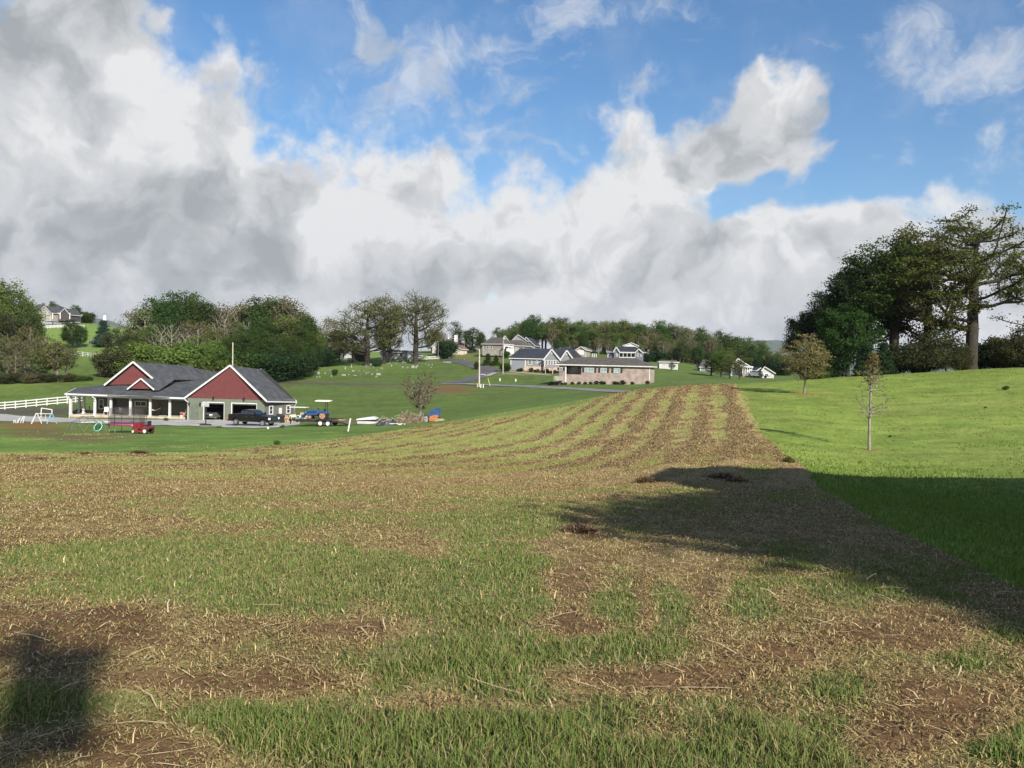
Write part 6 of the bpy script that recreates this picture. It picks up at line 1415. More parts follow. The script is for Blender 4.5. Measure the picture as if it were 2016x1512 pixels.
def suv(loc, rz, paint, label):
    t = thing('parked_car', label, 'car', loc, rz)
    q = MB(); q.prof([(-2.3, .35), (2.25, .35), (2.35, .7), (2.2, .95), (1.1, 1.08), (-2.2, 1.1), (-2.38, .8)], -.93, .93, .05); q.build('body', paint, t, bevel=.05)
    q = MB(); q.prof([(1.1, 1.08), (.3, 1.6), (-1.6, 1.68), (-2.2, 1.1)], -.84, .84, .12); q.build('cabin', GLS, t, bevel=.03); q = MB(); q.box(-1.6, .3, -.68, .68, 1.66, 1.71); q.build('roof', paint, t)
    for sd_ in (-1, 1):
        q = MB(); q.box(2.18, 2.36, sd_ * .72 - .18, sd_ * .72 + .18, .72, .86); q.build('headlight', LAMP, t)
        for x in (-1.4, 1.45): wheel(t, x, sd_ * .82, .36, .23, sd_)
    q = MB(); q.box(2.3, 2.39, -.5, .5, .6, .82); q.build('grille', CHROME, t); q = MB(); q.box(2.28, 2.4, -.8, .8, .42, .5); q.build('bumper', CHROME, t)
    return t
fw = Wg.hitp(424, 820, -3.2); suv(Vector((fw.x, fw.y, gz + .065)), math.radians(-100), PSIL, 'grey car parked nose out inside the left garage bay')
pickup(onp(1491, 744, 120, 260, 0), math.radians(-58), PWH, 'white pickup beside the porch house in front of the small tree', s=1.0)
suv(onp(926, 692.5, 200, 320, .05), math.radians(5), mat('dark_red_paint', (.09, .015, .015), .3, coat=.5), 'dark red car parked under the dense tree, left of the tan house')
suv(onp(1210, 706, 200, 300, .05), math.radians(170), PWH, 'white car parked left of the dark blue house')
suv(onp(190, 678, 200, 320, .05), math.radians(170), mat('navy_paint', (.02, .03, .05), .3, coat=.5), 'dark car on the slope at the foot of the blue green spruce')
t = pickup(onp(206, 678.5, 200, 320, .05), math.radians(175), PWH, 'white utility pickup parked right of the dark car on the slope')
# tractor on trailer
BLUE = mat('tractor_blue', (.018, .06, .17), .35, coat=.3, var=.08); CREAM = mat('cream_plastic', (.62, .60, .50), .5, var=.05); ORG = mat('orange_rim', (.35, .19, .12), .5)
def trailer():
    g = onp(637, 838.5, up=0.02); rz = math.radians(-6); t = thing('flatbed_trailer', 'black tandem axle flatbed trailer with a sloping ramp tail carrying the blue tractor', 'trailer', g, rz)
    q = MB(); q.box(-2.9, 2.1, -1.0, 1.0, .62, .68); q.hexa([(2.1, -1, .62), (3.6, -1, .22), (3.6, 1, .22), (2.1, 1, .62), (2.1, -1, .68), (3.6, -1, .28), (3.6, 1, .28), (2.1, 1, .68)]); q.build('deck', mat('weathered_deck', (.10, .085, .07), .9, var=.3), t)
    q = MB()
    for y in (-1.03, 1.03): q.beam((-2.9, y, .58), (2.1, y, .58), .07, .2); q.beam((2.1, y, .58), (3.6, y, .2), .07, .16); q.beam((-2.9, y, .82), (2.1, y, .82), .05, .06); [q.bar((x, y, .6), (x, y, .82), .025, 4) for x in np.linspace(-2.8, 2.0, 8)]
    q.beam((-2.9, -1.03, .6), (-2.9, 1.03, .6), .1, .2); q.beam((-2.9, -1, .6), (-4.2, 0, .55), .1, .12); q.beam((-2.9, 1, .6), (-4.2, 0, .55), .1, .12); q.bar((-4.0, 0, .05), (-4.0, 0, 1.0), .05, 6); q.build('frame', BLACK, t)
    for x in (.05, .95):
        for sd_ in (-1, 1): wheel(t, x, sd_ * 1.22, .36, .24, sd_, rim=PWH)
    for sd_ in (-1, 1): q = MB(); q.box(-.42, 1.42, sd_ * 1.1 - .02, sd_ * 1.35 + .02 if sd_ > 0 else -1.08, .74, .78) if sd_ > 0 else q.box(-.42, 1.42, -1.37, -1.08, .74, .78); q.build('fender', BLACK, t)
    return g, rz
tg, trz = trailer()
def tractor():
    g = tg + Vector((-.55, .1, .70)); t = thing('compact_tractor', 'compact blue tractor with cream canopy standing on the flatbed trailer', 'tractor', g, math.pi + trz + .06)
    q = MB(); q.prof([(.0, .55), (1.45, .5), (1.5, .95), (.9, 1.12), (.1, 1.12)], -.28, .28, .05); q.build('hood', BLUE, t, bevel=.04)
    q = MB(); q.box(-.7, 1.3, -.16, .16, .38, .58); q.box(-.9, .1, -.35, .35, .55, .75); q.build('chassis', BLACK, t)
    for sd_ in (-1, 1):
        wheel(t, -.55, sd_ * .55, .47, .3, sd_, rim=ORG if sd_ < 0 else ORG, rimr=.72); wheel(t, .95, sd_ * .48, .29, .2, sd_, rim=ORG)
        q = MB(); q.prof([(-1.05, .75), (-.9, 1.0), (-.3, 1.02), (-.1, .75)], sd_ * .55 - .17, sd_ * .55 + .17); q.build('fender', BLUE, t)
        q = MB(); q.bar((-.85, sd_ * .42, .7), (-.85, sd_ * .42, 2.15), .04, 6); q.build('canopy_post', BLACK, t)
        q = MB(); q.beam((.2, sd_ * .38, 1.0), (1.2, sd_ * .38, .95), .08, .14); q.beam((1.2, sd_ * .38, .95), (1.9, sd_ * .38, .35), .08, .12); q.build('loader_arm', BLUE, t)
        q = MB(); q.disc((1.5, sd_ * .16, .8), (1, 0, 0), .07, .06, 10); q.build('headlight', LAMP, t)
    q = MB(); q.prof([(-1.35, 2.12), (.35, 2.12), (.42, 2.18), (.2, 2.28), (-1.2, 2.28), (-1.42, 2.2)], -.62, .62, .06); q.build('canopy', CREAM, t, bevel=.03)
    q = MB(); q.box(-.6, -.15, -.22, .22, .85, .93); q.box(-.68, -.58, -.22, .22, .9, 1.25); q.build('seat', BLACK, t); q = MB(); q.ring((.1, 0, 1.22), (-.4, 0, 1), .19, .02, 14, 5); q.bar((.15, 0, .9), (.1, 0, 1.22), .02, 5); q.build('steering_wheel', BLACK, t)
    q = MB(); q.prof([(1.8, .15), (2.15, .12), (1.95, .3), (1.9, .55), (1.8, .55)], -.62, .62); q.build('bucket', BLUE, t)
    return t
tractor()
g = tg + Vector((2.0, -.2, .70)); t = thing('timber_stack', 'orange brown boards lying on the trailer deck behind the tractor', 'boards', g); q = MB(g)
for i in range(4): q.beam(g + Vector((-.45, -.5 + i * .22, .05)), g + Vector((.5, -.45 + i * .22, .05)), .16, .05)
q.build('boards', WOOD, t)
def golf_cart():
    g = onp(588, 829.5, 90, 118, .02); t = thing('golf_cart', 'cream golf cart with a flat canopy at the garage corner', 'golf cart', g, math.radians(175))
    q = MB(); q.prof([(-1.1, .3), (1.15, .3), (1.25, .55), (1.0, .82), (.6, .86), (.45, .45), (-.2, .42), (-.3, .7), (-1.15, .72)], -.56, .56, .03); q.build('body', CREAM, t, bevel=.04)
    q = MB(); q.box(-.45, .1, -.52, .52, .70, .82); q.box(-.52, -.4, -.52, .52, .8, 1.15); q.build('seat', mat('tan_vinyl', (.45, .38, .26), .6), t)
    for x in (-.95, .75):
        for sd_ in (-1, 1): q = MB(); q.bar((x, sd_ * .5, .6), (x * .9, sd_ * .5, 1.78), .025, 5); q.build('canopy_post', BLACK, t)
    q = MB(); q.box(-1.15, 1.1, -.62, .62, 1.78, 1.86); q.build('canopy', CREAM, t, bevel=.03)
    for x in (-.8, .85):
        for sd_ in (-1, 1): wheel(t, x, sd_ * .5, .23, .18, sd_)
golf_cart()
MRED = mat('mower_red', (.17, .008, .012), .35, coat=.4)
def mower():
    g = onp(281, 853.5, 60, 100, .0); t = thing('riding_mower', 'red riding lawn mower parked beside the trampoline', 'lawn mower', g, math.radians(168)); t.scale = (1.05,) * 3
    q = MB(); q.prof([(.05, .4), (.85, .38), (.9, .6), (.75, .82), (.1, .9)], -.26, .26, .04); q.build('hood', MRED, t, bevel=.04)
    q = MB(); q.prof([(-.8, .4), (-.1, .4), (-.1, .5), (-.3, .62), (-.8, .66), (-.9, .55)], -.42, .42, .04); q.build('rear_body', MRED, t, bevel=.03); q = MB(); q.prof([(-.45, .14), (.4, .14), (.45, .3), (-.4, .32)], -.55, .55, .05); q.build('deck', MRED, t, bevel=.03)
    q = MB(); q.box(-.6, -.2, -.2, .2, .66, .76); q.box(-.68, -.56, -.2, .2, .7, 1.1); q.build('seat', BLACK, t); q = MB(); q.bar((.1, 0, .85), (-.02, 0, 1.08), .02, 5); q.ring((-.02, 0, 1.08), (-.5, 0, 1), .16, .018, 14, 5); q.build('steering_wheel', BLACK, t)
    for sd_ in (-1, 1): wheel(t, -.55, sd_ * .42, .25, .22, sd_, rim=GREYW); wheel(t, .62, sd_ * .38, .18, .14, sd_, rim=GREYW); q = MB(); q.box(.82, .92, sd_ * .15 - .06, sd_ * .15 + .06, .6, .7); q.build('headlight', LAMP, t)
mower()
# ------------------------------------------------------------------ garden things
def trampoline():
    g = onp(251, 851, 60, 100, 0); R = 1.55; t = thing('trampoline', 'round trampoline with pink padding, black safety net and poles', 'trampoline', g)
    q = MB(); q.ring((0, 0, .82), (0, 0, 1), R, .07, 32, 6); q.build('pad', mat('pink_padding', (.32, .03, .14), .6), t); q = MB(); q.disc((0, 0, .80), (0, 0, 1), R - .05, .02, 32); q.build('jumping_mat', BLACK, t)
    for k in range(6):
        a = math.pi / 3 * k + .25; c, s = math.cos(a), math.sin(a); q = MB(); q.bar((c * R, s * R, 0), (c * R, s * R, .82), .03, 6); q.build('leg', mat('galvanised_tube', (.35, .35, .36), .4, metal=.7), t)
        q = MB(); q.bar((c * (R + .05), s * (R + .05), .5), (c * (R + .05), s * (R + .05), 2.55), .028, 6); q.build('net_pole', BLACK, t)
    n = 36; V = [(math.cos(2*math.pi*i/n) * (R - .05), math.sin(2*math.pi*i/n) * (R - .05), z_) for z_ in (.85, 2.25) for i in range(n)]; q = MB(); q.add(V, [(i, (i+1) % n, n + (i+1) % n, n + i) for i in range(n)]); q.build('safety_net', mat('net_mesh', (.05, .045, .045), .9, alpha=.38), t)
trampoline()
def aframe(q, a, b, top, r=.035): q.bar(a, top, r, 6); q.bar(b, top, r, 6)
def swing_set():
    g = onp(92, 834.5, 60, 130, 0); k = g.y / FPX; t = thing('swing_set', 'metal swing set with white and blue legs at the edge of the drive', 'swing set', g)
    X = lambda px: (px - 92) * k
    for px, m_, nm in ((70, WHITE, 'leg'), (100, mat('light_blue_paint', (.12, .32, .42), .5), 'leg')):
        q = MB(); q.bar((X(px - 3), -.5, 0), (X(px + 1), 0, 1.15), .055, 6); q.build(nm, m_, t); q = MB(); q.bar((X(px + 9), .3, 0), (X(px + 3), 0, 1.15), .05, 6); q.build(nm, WHITE if px == 70 else m_, t)
    q = MB(); q.bar((X(70), 0, 1.15), (X(102), 0, 1.15), .04, 6); q.build('top_bar', GREYW, t); q = MB(); q.path([(X(76), .4, .7), (X(77), .4, 1.75), (X(98), .4, 1.6), (X(98), .4, 1.15)], .05, 6); q.build('canopy_rail', CREAM, t)
    for px in (82, 90): q = MB(); q.bar((X(px), 0, 1.1), (X(px), 0, .45), .012, 4); q.bar((X(px) + .4, 0, 1.1), (X(px) + .4, 0, .45), .012, 4); q.box(X(px) - .04, X(px) + .44, -.1, .1, .42, .46); q.build('swing_seat', GREYW, t)
swing_set()
g = onp(38, 833, 60, 130, 0); t = thing('play_set', 'white leaning swing frame pieces left of the swing set', 'swing frame', g); k = g.y / FPX
for x0, x1 in ((-6, -2), (-3, -3), (2, 5), (7, 7)): q = MB(); q.bar((x0 * k, 0, 0), (x1 * k, .3, .55 if x0 < 0 else .8), .04, 6); q.build('leg', WHITE, t)
q = MB(); q.bar((-11 * k, 0, .25), (-8 * k, .1, .25), .05, 6); q.bar((-11 * k, 0, 0), (-11 * k, 0, .25), .04, 5); q.bar((-8 * k, 0, 0), (-8 * k, 0, .25), .04, 5); q.build('seat', WHITE, t)
g = onp(172, 848, 60, 110, 0); t = thing('climbing_dome', 'thin grey steel climbing dome standing before the porch', 'climbing frame', g); gm_ = mat('dull_steel', (.12, .12, .12), .6, metal=.5); R = 1.75
ringv = lambda r, z_, n, o: [(math.cos(2*math.pi*(i+o)/n) * r, math.sin(2*math.pi*(i+o)/n) * r, z_) for i in range(n)]
A_ = ringv(R, 0, 10, 0); B_ = ringv(R * .82, .8, 10, .5); C_ = ringv(R * .35, 1.35, 5, 0)
for nm, prs in (('lower_bars', [(A_[i], B_[i]) for i in range(10)] + [(A_[(i+1) % 10], B_[i]) for i in range(10)] + [(B_[i], B_[(i+1) % 10]) for i in range(10)]), ('upper_bars', [(B_[i], C_[i // 2]) for i in range(10)] + [(C_[i], C_[(i+1) % 5]) for i in range(5)])):
    q = MB(); [q.bar(a, b, .015, 5) for a, b in prs]; q.build(nm, gm_, t)
g = onp(193, 848, 60, 110, 0); t = thing('saucer_swing', 'round mint green rimmed saucer leaning on the grass by the climbing dome', 'saucer swing', g); ax_ = Vector((-.25, -.9, .45)); q = MB(); q.ring((0, 0, .36), ax_, .42, .05, 24, 6); q.build('rim', mat('mint_green_foam', (.22, .55, .36), .6), t); q = MB(); q.disc((0, 0, .36), ax_, .4, .02, 20); q.build('net', mat('dark_green_net', (.02, .06, .03), .9), t)
g = onp(190, 835.5, 60, 120, .1); t = thing('seesaw', 'pale plank seesaw lying behind the mint green saucer', 'seesaw', g, .1); q = MB(); q.beam((-1.6, 0, .12), (1.5, .1, .22), .25, .06); q.build('plank', CREAM, t); q = MB(); aframe(q, (0, -.3, 0), (0, .3, 0), (0, 0, .2)); q.build('support', BLACK, t)
g = onp(405, 838.5, 70, 120, .05); t = thing('basketball_hoop', 'portable black basketball hoop with clear backboard in front of the garage', 'basketball hoop', g); q = MB(); q.prof([(-.7, 0), (.6, 0), (.5, .18), (-.5, .22)], -.4, .4, .05); q.build('base', BLACK, t, bevel=.03); q = MB(); q.bar((0, 0, .15), (0, .05, 2.75), .07, 6); q.bar((0, .05, 2.5), (.1, -.3, 2.85), .04, 6); q.build('post', BLACK, t)
q = MB(); q.box(-.42, .48, -.34, -.30, 2.25, 2.8); q.build('backboard', mat('clear_backboard', (.45, .47, .5), .3, alpha=.55), t); q = MB(); q.ring((.05, -.55, 2.35), (0, 0, 1), .2, .015, 16, 4); q.build('rim', mat('hoop_orange', (.4, .1, .03), .5), t)
for i, (px, r_) in enumerate(((562, 0), (568.5, .1))):
    g = onp(px, 832.5, 80, 120, .02); t = thing('sawhorse', 'raw wood sawhorse %s beside the garage wall' % ('on the left of a pair' if i == 0 else 'on the right of a pair'), 'sawhorse', g, .5 + r_)
    q = MB(); q.beam((-.1, -.45, .95), (.1, .45, .95), .12, .12); q.build('beam', WOOD, t)
    for a, b in ((-.4, -.4), (.4, -.4), (-.35, .4), (.35, .4)): q = MB(); q.beam((a, b, 0), (a * .1, b * .9, .92), .07, .09); q.build('leg', WOOD, t)
g = onp(551, 832, 80, 120, .02); t = thing('gas_grill', 'black covered gas grill behind the truck hood', 'grill', g); q = MB(); q.box(-.5, .5, -.3, .3, .15, .85); q.build('cabinet', BLACK, t, bevel=.02); q = MB(); q.prof([(-.4, .85), (.4, .85), (.35, 1.1), (-.35, 1.1)], -.28, .28, .05); q.build('lid', BLACK, t, bevel=.04)
g = onp(556, 833, 80, 120, .02); t = thing('trash_bin', 'dark wheeled bin standing right of the gas grill', 'trash bin', g); q = MB(); q.add([(-.22, -.25, 0), (.22, -.25, 0), (.22, .2, 0), (-.22, .2, 0), (-.3, -.3, .95), (.3, -.3, .95), (.3, .3, .95), (-.3, .3, .95)], [(0,3,2,1),(4,5,6,7),(0,1,5,4),(1,2,6,5),(2,3,7,6),(3,0,4,7)]); q.build('body', BLACK, t); q = MB(); q.box(-.33, .33, -.34, .34, .95, 1.02); q.build('lid', mat('charcoal_plastic', (.05, .05, .055), .5), t)
g = onp(575, 832, 80, 120, .02); t = thing('wheelbarrow', 'dark wheelbarrow between the sawhorses and the golf cart', 'wheelbarrow', g, .4); q = MB(); q.add([(-.3, -.25, .35), (.3, -.25, .35), (.3, .25, .35), (-.3, .25, .35), (-.45, -.35, .65), (.5, -.35, .65), (.5, .35, .65), (-.45, .35, .65)], [(0,3,2,1),(0,1,5,4),(1,2,6,5),(2,3,7,6),(3,0,4,7)]); q.build('tray', mat('dark_green_tray', (.03, .06, .045), .5), t); q = MB(); [q.bar((-1.0, y, .6), (.6, y * .5, .25), .025, 5) for y in (-.3, .3)]; q.build('handles', WOOD, t); wheel(t, .65, 0, .2, .1, 1)
a = hit(684.5, 850, 70, 110); t = thing('leaning_post', 'pale timber post planted at a slant in front of the trailer ramp', 'post', a); b = P(690.3, 823.5, a.y); q = MB(a); q.beam(a - Vector((0, 0, .2)), b, .14, .1); q.build('timber', CREAM, t); q = MB(a); q.ball(a, .14, 8, 5, (1, 1, .4), .2); q.build('soil_mound', mat('red_soil', (.16, .08, .045), .95), t)
def hot_tub():
    g = onp(724, 834, 70, 120, 0); t = thing('covered_spa', 'grey white box shaped spa under a sagging white cover on the grass', 'hot tub', g, -.05); q = MB(); q.box(-1.1, 1.1, -.8, .8, 0, .32); q.build('tub', mat('light_grey_panel', (.42, .42, .43), .6), t, bevel=.04)
    q = MB(); q.box(-1.02, 1.02, -.74, .74, .32, .46); q.build('gap', BLACK, t); q = MB(); q.prof([(-1.2, .42), (1.15, .55), (1.2, .68), (.6, .86), (-.3, .72), (-1.2, .56)], -.85, .85, .08); q.build('cover', WHITE, t, bevel=.05)  # black block fills the gap in place of its shade
hot_tub()
rg = random.Random(17)
def heap(name, lab, cat, px, py, w, h, dep, m_, n, seed, sticks=None, a=70, b=130):
    g = onp(px, py, a, b, 0); t = thing(name, lab, cat, g); r_ = random.Random(seed); q = MB()
    V = []; nx, ny = 16, 10
    for j in range(ny):
        for i in range(nx):
            u, v = i / (nx - 1) * 2 - 1, j / (ny - 1) * 2 - 1; k = max(0, 1 - u * u) * max(0, 1 - v * v); V.append((u * w / 2, v * dep / 2, h * k ** .5 * r_.uniform(.45, 1.05) - .03))
    q.add(V, [(j*nx+i, j*nx+i+1, (j+1)*nx+i+1, (j+1)*nx+i) for j in range(ny-1) for i in range(nx-1)]); q.build('heap', m_, t)
    if sticks:
        q = MB()
        for i in range(n):
            c = Vector((r_.uniform(-w/2, w/2) * .8, r_.uniform(-dep/2, dep/2) * .7, r_.uniform(.1, h * .9))); d_ = Vector((r_.uniform(-1, 1), r_.uniform(-1, 1), r_.uniform(-.1, .9))).normalized() * r_.uniform(.3, .7); q.bar(c - d_, c + d_, r_.uniform(.012, .04), 4)
        q.build('branches', sticks, t)
    return t
heap('tarp_pile', 'dark tarpaulin heap with scrap lumber between the spa and the brush pile', 'tarp', 767, 836.5, 2.9, .75, 1.6, mat('black_tarp', (.03, .03, .04), .5, var=.3), 26, 1, mat('scrap_wood', (.3, .26, .2), .8))
g = onp(782, 837, 70, 120, 0); t = thing('white_sheet', 'crumpled white sheet spilling from the right end of the tarpaulin heap', 'sheet', g); q = MB(); r_ = random.Random(3); V = [(i * .22 - .9, j * .2 - .3, .05 + r_.uniform(0, .16)) for j in range(4) for i in range(9)]; q.add(V + [(x, y, -.02) for x, y, z_ in V], [(j*9+i, j*9+i+1, (j+1)*9+i+1, (j+1)*9+i) for j in range(3) for i in range(8)]); q.build('sheet', WHITE, t)
heap('brush_pile', 'brown brush pile of cut branches left of the small reddish tree', 'brush pile', 806, 834, 2.9, 1.1, 2.0, mat('brush_litter', (.10, .075, .045), .95, var=.4), 130, 2, mat('cut_branches', (.24, .19, .13), .9))
heap('brush_pile', 'smaller brush heap under the trunk of the small reddish tree', 'brush pile', 822, 833, 1.6, .8, 1.6, mat('brush_litter', (.1, .08, .05)), 60, 5, mat('cut_branches', (.2, .15, .1)))
g = onp(839, 830.5, 70, 130, 0); t = thing('storage_crate', 'grey weathered crate with a dark lid right of the small reddish tree', 'crate', g, .15); q = MB(); q.box(-.75, .75, -.5, .5, 0, .6); q.build('crate', mat('weathered_grey_wood', (.22, .23, .25), .9, var=.2), t); q = MB(); q.slab([(-.8, -.5, .62), (.8, -.5, .75), (.8, .5, .75), (-.8, .5, .62)], (0, 0, .06)); q.build('lid', BLACK, t)
g = onp(855, 829.5, 70, 130, 0); t = thing('play_tent', 'blue and orange play panel standing at the right end of the brush piles', 'play tent', g, -.1); q = MB(); q.slab([(-.65, 0, .55), (.62, .1, .55), (.62, .1, 1.55), (.2, .1, 1.5), (-.6, .05, 1.05)], (0, .12, 0)); q.build('blue_panel', mat('faded_blue_cloth', (.02, .06, .15), .8, var=.3), t); q = MB(); q.slab([(-.6, -.05, 0), (.5, 0, 0), (.5, .0, .62), (.1, -.02, .72), (-.55, -.05, .5)], (0, .3, 0)); q.build('orange_panel', mat('orange_cloth', (.35, .13, .05), .7, var=.2), t); q = MB(); q.box(.4, .62, -.1, .1, 0, .5); q.build('dark_leg', BLACK, t)
heap('soil_heap', 'low pale tan soil heap right of the blue and orange play panel', 'soil heap', 866, 828.5, 1.2, .35, 1.0, mat('tan_soil', (.30, .21, .11), .95, var=.2), 0, 8)
g = onp(527.5, 845.5, 70, 110, .02); q = MB(); q.ball((0, 0, .11), .13, 12, 8); o = q.build('ball', WHITE, smooth=True); o.location = g; tag(o, 'small white ball on the gravel edge below the truck front', 'ball')
# porch things
def pp(px, o): u = Wp.uz(px, 815, o)[0]; return Wp.pt(u, pz, o)
def chair(px, o, m_, label, rz=0.3, grp=None):
    g = pp(px, o); t = thing('patio_chair', label, 'chair', g, rz, grp); q = MB(); q.box(-.28, .28, -.28, .28, .42, .47); q.build('seat', m_, t); q = MB(); q.slab([(-.28, .26, .45), (.28, .26, .45), (.3, .4, 1.05), (-.3, .4, 1.05)], (0, .04, 0)); q.build('backrest', m_, t)
    for x in (-.25, .25):
        for y in (-.25, .25): q = MB(); q.bar((x, y, 0), (x, y, .43), .02, 5); q.build('leg', m_, t)
chair(209, -1.2, GREYW, 'pale metal chair under the double window on the porch'); chair(240, -1.5, gm_, 'dark chair left of the porch table', .8); chair(252, -1.4, gm_, 'dark chair right of the porch table', -.8)
chair(168, -2.5, mat('dark_red_vinyl', (.05, .02, .02), .5), 'dark padded chair at the open left end of the porch', 1.2); chair(182, -2.6, BLACK, 'second dark chair beside the corner downspout', 2.2); chair(231, -2.4, gm_, 'dark chair beside the front door', .3)
g = pp(245, -1.9); t = thing('bistro_table', 'small round metal table on the porch between dark chairs', 'table', g); q = MB(); q.disc((0, 0, .74), (0, 0, 1), .42, .03, 18); q.build('tabletop', gm_, t); q = MB(); q.bar((0, 0, 0), (0, 0, .73), .03, 6); q.disc((0, 0, .02), (0, 0, 1), .22, .03, 12); q.build('stem', gm_, t)
a = pp(291, -1.3) + Vector((0, 0, 1.15)); b = pp(317, -1.6) + Vector((0, 0, 1.12)); t = thing('hammock', 'cream hammock hanging on a dark stand under the right part of the porch', 'hammock', pp(304, -1.4)); q = MB(t.location); n = 10; row = []
for i in range(n + 1):
    k_ = i / n; c = a.lerp(b, k_); c.z -= .42 * math.sin(math.pi * k_); w_ = .08 + .34 * math.sin(math.pi * k_); row += [c + Vector((0, -w_, .05)), c, c + Vector((0, w_, .05))]
q.add(row + [p - Vector((0, 0, .02)) for p in row], [(i*3+j, (i+1)*3+j, (i+1)*3+j+1, i*3+j+1) for i in range(n) for j in range(2)]); q.build('sling', mat('cream_canvas', (.62, .55, .38), .8), t)
q = MB(t.location); m0 = (a + b) / 2; m0.z = pz + .05; q.path([a, a.lerp(m0, .6) - Vector((0, 0, .35)), m0 + Vector((-.5, 0, 0)), m0 + Vector((.5, 0, 0)), b.lerp(m0, .6) - Vector((0, 0, .35)), b], .03, 6); q.bar(m0 + Vector((-.4, -.5, 0)), m0 + Vector((-.4, .5, 0)), .03, 5); q.bar(m0 + Vector((.4, -.5, 0)), m0 + Vector((.4, .5, 0)), .03, 5); q.build('stand', BLACK, t)
for i, (px, cl, lab) in enumerate(((357, (.35, .12, .09), 'red flowers in a white pot at the right end of the porch'), (361, (.55, .33, .25), 'pink flowers in a terracotta pot next to the corner downspout'))):
    g = pp(px, -.4 - .2 * i); t = thing('flower_pot', lab, 'flower pot', g); q = MB(); q.bar((0, 0, 0), (0, 0, .3), .14, 10, .2); q.build('pot', WHITE if i == 0 else mat('terracotta', (.4, .18, .1), .8), t); q = MB(); [q.ball((rg.uniform(-.2, .2), rg.uniform(-.2, .2), rg.uniform(.35, .62)), .09, 7, 5, jit=.2, seed=k_) for k_ in range(14)]; q.build('blossoms', mat('blossoms%d' % i, cl, .8, var=.4), t)
for px, py, lab, lf, s_ in ((327, 829, 'low green spreading plant on the gravel below the porch edge', 'mid', .9), (556, 843, 'weed tuft on the gravel edge near the white ball', 'fresh', .8), (433, 842.5, 'small weed tuft at the drive edge right of the hoop', 'fresh', .5), (545, 876, 'lone green weed in the mown lawn by the hay field', 'mid', .6), (428, 842, 'small weed tuft at the drive edge nearest the hoop', 'fresh', .4),
    (1553, 915, 'tall weed on the boundary of hay field and right lawn', 'mid', .5), (1980, 768, 'tiny forked sapling at the right edge of the lawn', 'mid', .7), (1752, 861, 'small dark weed on the lawn right of the bare young tree', 'mid', .22), (1940, 804, 'small dark weed near the right edge of the lawn', 'mid', .25)):
    g = hit(px, py, 15, 130); tree('shrub', lf, g, s_ * .45, lab, cat='weed', name='weed', wide=1.3)
# brick-size stepping stones along the brick house bed
# ------------------------------------------------------------------ house inferred from its shadow; unseen trees and pole added to cast the rest
def neighbour():
    z0 = float(H(14, 4)); t = thing('photographers_house', 'house standing right of the photographer, outside the photo, throwing the large straight edged shadow', 'house', (16, 4, z0))
    x0, x1, y0, y1, h, hr = 11.2, 26, -1.5, 9, 7.3, 9.0; q = MB((16, 4, z0)); q.box(x0, x1, y0, y1, z0 - .5, z0 + h); q.build('wall', TAN, t)
    q = MB((16, 4, z0)); ym = (y0 + y1) / 2
    q.slab([(x0 - .4, y0 - .5, z0 + h), (x1 + .4, y0 - .5, z0 + h), (x1 + .4, ym, z0 + hr), (x0 - .4, ym, z0 + hr)], (0, 0, .2)); q.slab([(x1 + .4, y1 + .5, z0 + h), (x0 - .4, y1 + .5, z0 + h), (x0 - .4, ym, z0 + hr), (x1 + .4, ym, z0 + hr)], (0, 0, .2)); q.build('roof', SHINGB, t)
    q = MB((16, 4, z0)); q.slab([(x0, y0, z0 + h), (x0, y1, z0 + h), (x0, ym, z0 + hr - .1)], (.2, 0, 0)); q.build('gable', TAN, t)
    for y in (1, 5): q = MB((16, 4, z0)); q.box(x0 - .06, x0, y, y + 1.2, z0 + 1.2, z0 + 2.8); w = q.build('window', WHITE, t); q = MB((16, 4, z0)); q.box(x0 - .08, x0 - .06, y + .1, y + 1.1, z0 + 1.3, z0 + 2.7); q.build('pane', GLASS, w)
neighbour()
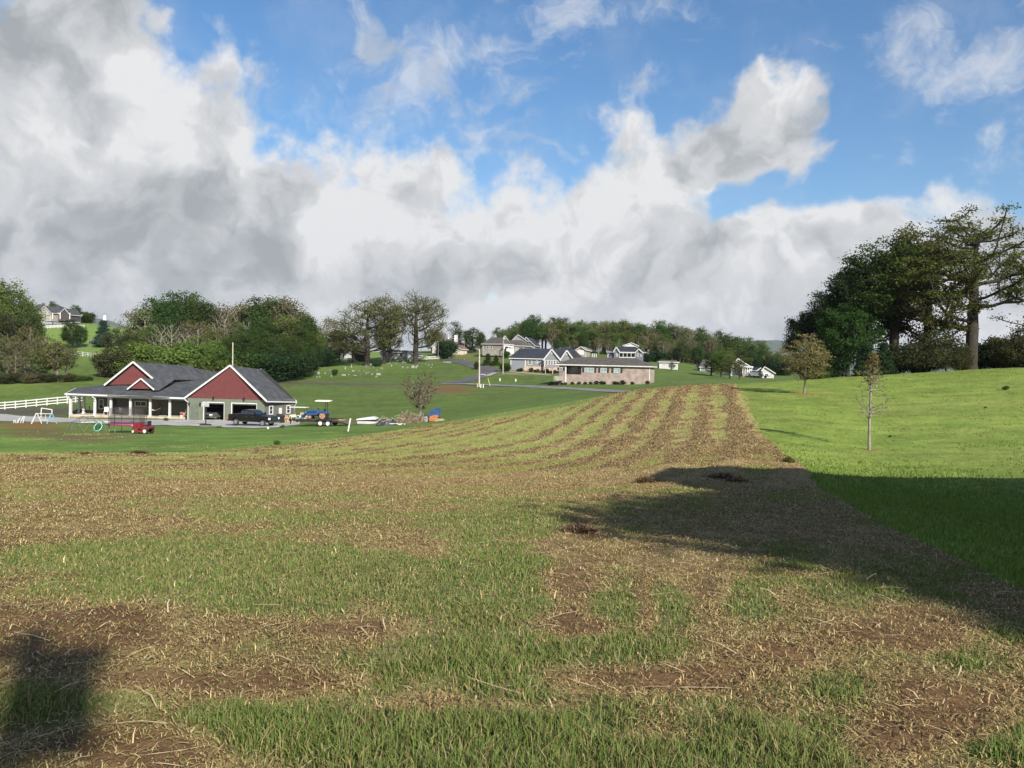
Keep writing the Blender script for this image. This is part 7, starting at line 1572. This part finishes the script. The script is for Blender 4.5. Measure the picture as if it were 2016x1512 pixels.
for sx, sy, hc, wd, lab in ((4.2, 11.2, 10.2, 1.55, 'unseen tall tree added behind the photographer on the right to shade the foreground'), (4.4, 6.3, 8.8, .85, 'second unseen tall tree added behind the photographer to fill the foreground shadow'), (5.6, 8.4, 9.4, 1.35, 'third unseen tall tree added beside the house to fill the foreground shadow')):
    h_ = hc / .88; L_ = (hc + .6) / math.tan(SUN_EL); x_, y_ = sx + SUN_TO.x * L_, sy + SUN_TO.y * L_  # unseen added tree, set back along the sun from its wanted shadow
    tree('tallshade', 'mid', Vector((x_, y_, float(H(x_, y_)))), h_, lab, wide=wd, rz=hc)
g = Vector((6.0, -12.7, float(H(6.0, -12.7)))); t = thing('utility_pole', 'unseen pole added far behind the photographer to cast the soft band of shadow', 'pole', g); q = MB(g); q.bar(g - Vector((0, 0, .5)), g + Vector((0, 0, 11.5)), .12, 10, .09); q.build('pole', POLEG, t); q = MB(g); q.disc(g + Vector((.22, 0, 10.9)), (0, 0, 1), .16, .6, 12); q.build('transformer', GREYW, t); q = MB(g); q.beam(g + Vector((-.35, 0, 11.25)), g + Vector((.45, 0, 11.3)), .08, .1); q.build('crossarm', POLEG, t)  # pole and fittings made up and shaped for the soft shadow band

def haze():
    q = MB(); q.box(-9500, 9500, -9500, 9500, -75, 420); m = bpy.data.materials.new('haze_air'); m.use_nodes = True; t = m.node_tree; t.nodes.clear()
    v = t.nodes.new('ShaderNodeVolumePrincipled'); v.inputs['Color'].default_value = (.85, .9, 1, 1); v.inputs['Density'].default_value = .00006; v.inputs['Anisotropy'].default_value = .2
    o = t.nodes.new('ShaderNodeOutputMaterial'); t.links.new(v.outputs[0], o.inputs['Volume']); ob = q.build('haze', m); tag(ob, kind='stuff')
haze()

# labels shared by look-alikes get their order from left to right
def order_labels():
    from collections import defaultdict
    G_ = defaultdict(list)
    for o in bpy.data.objects:
        if o.parent is None and 'label' in o: G_[o['label']].append(o)
    words = ['leftmost', 'second', 'third', 'fourth', 'fifth', 'sixth', 'seventh', 'eighth', 'ninth', 'tenth', 'eleventh', 'twelfth']
    for k, v in G_.items():
        if len(v) < 2 or len(v) > 12: continue
        v.sort(key=lambda o: o.location.x / max(o.location.y, .1))
        for i, o in enumerate(v): o['label'] = words[i] + ' ' + k
order_labels()
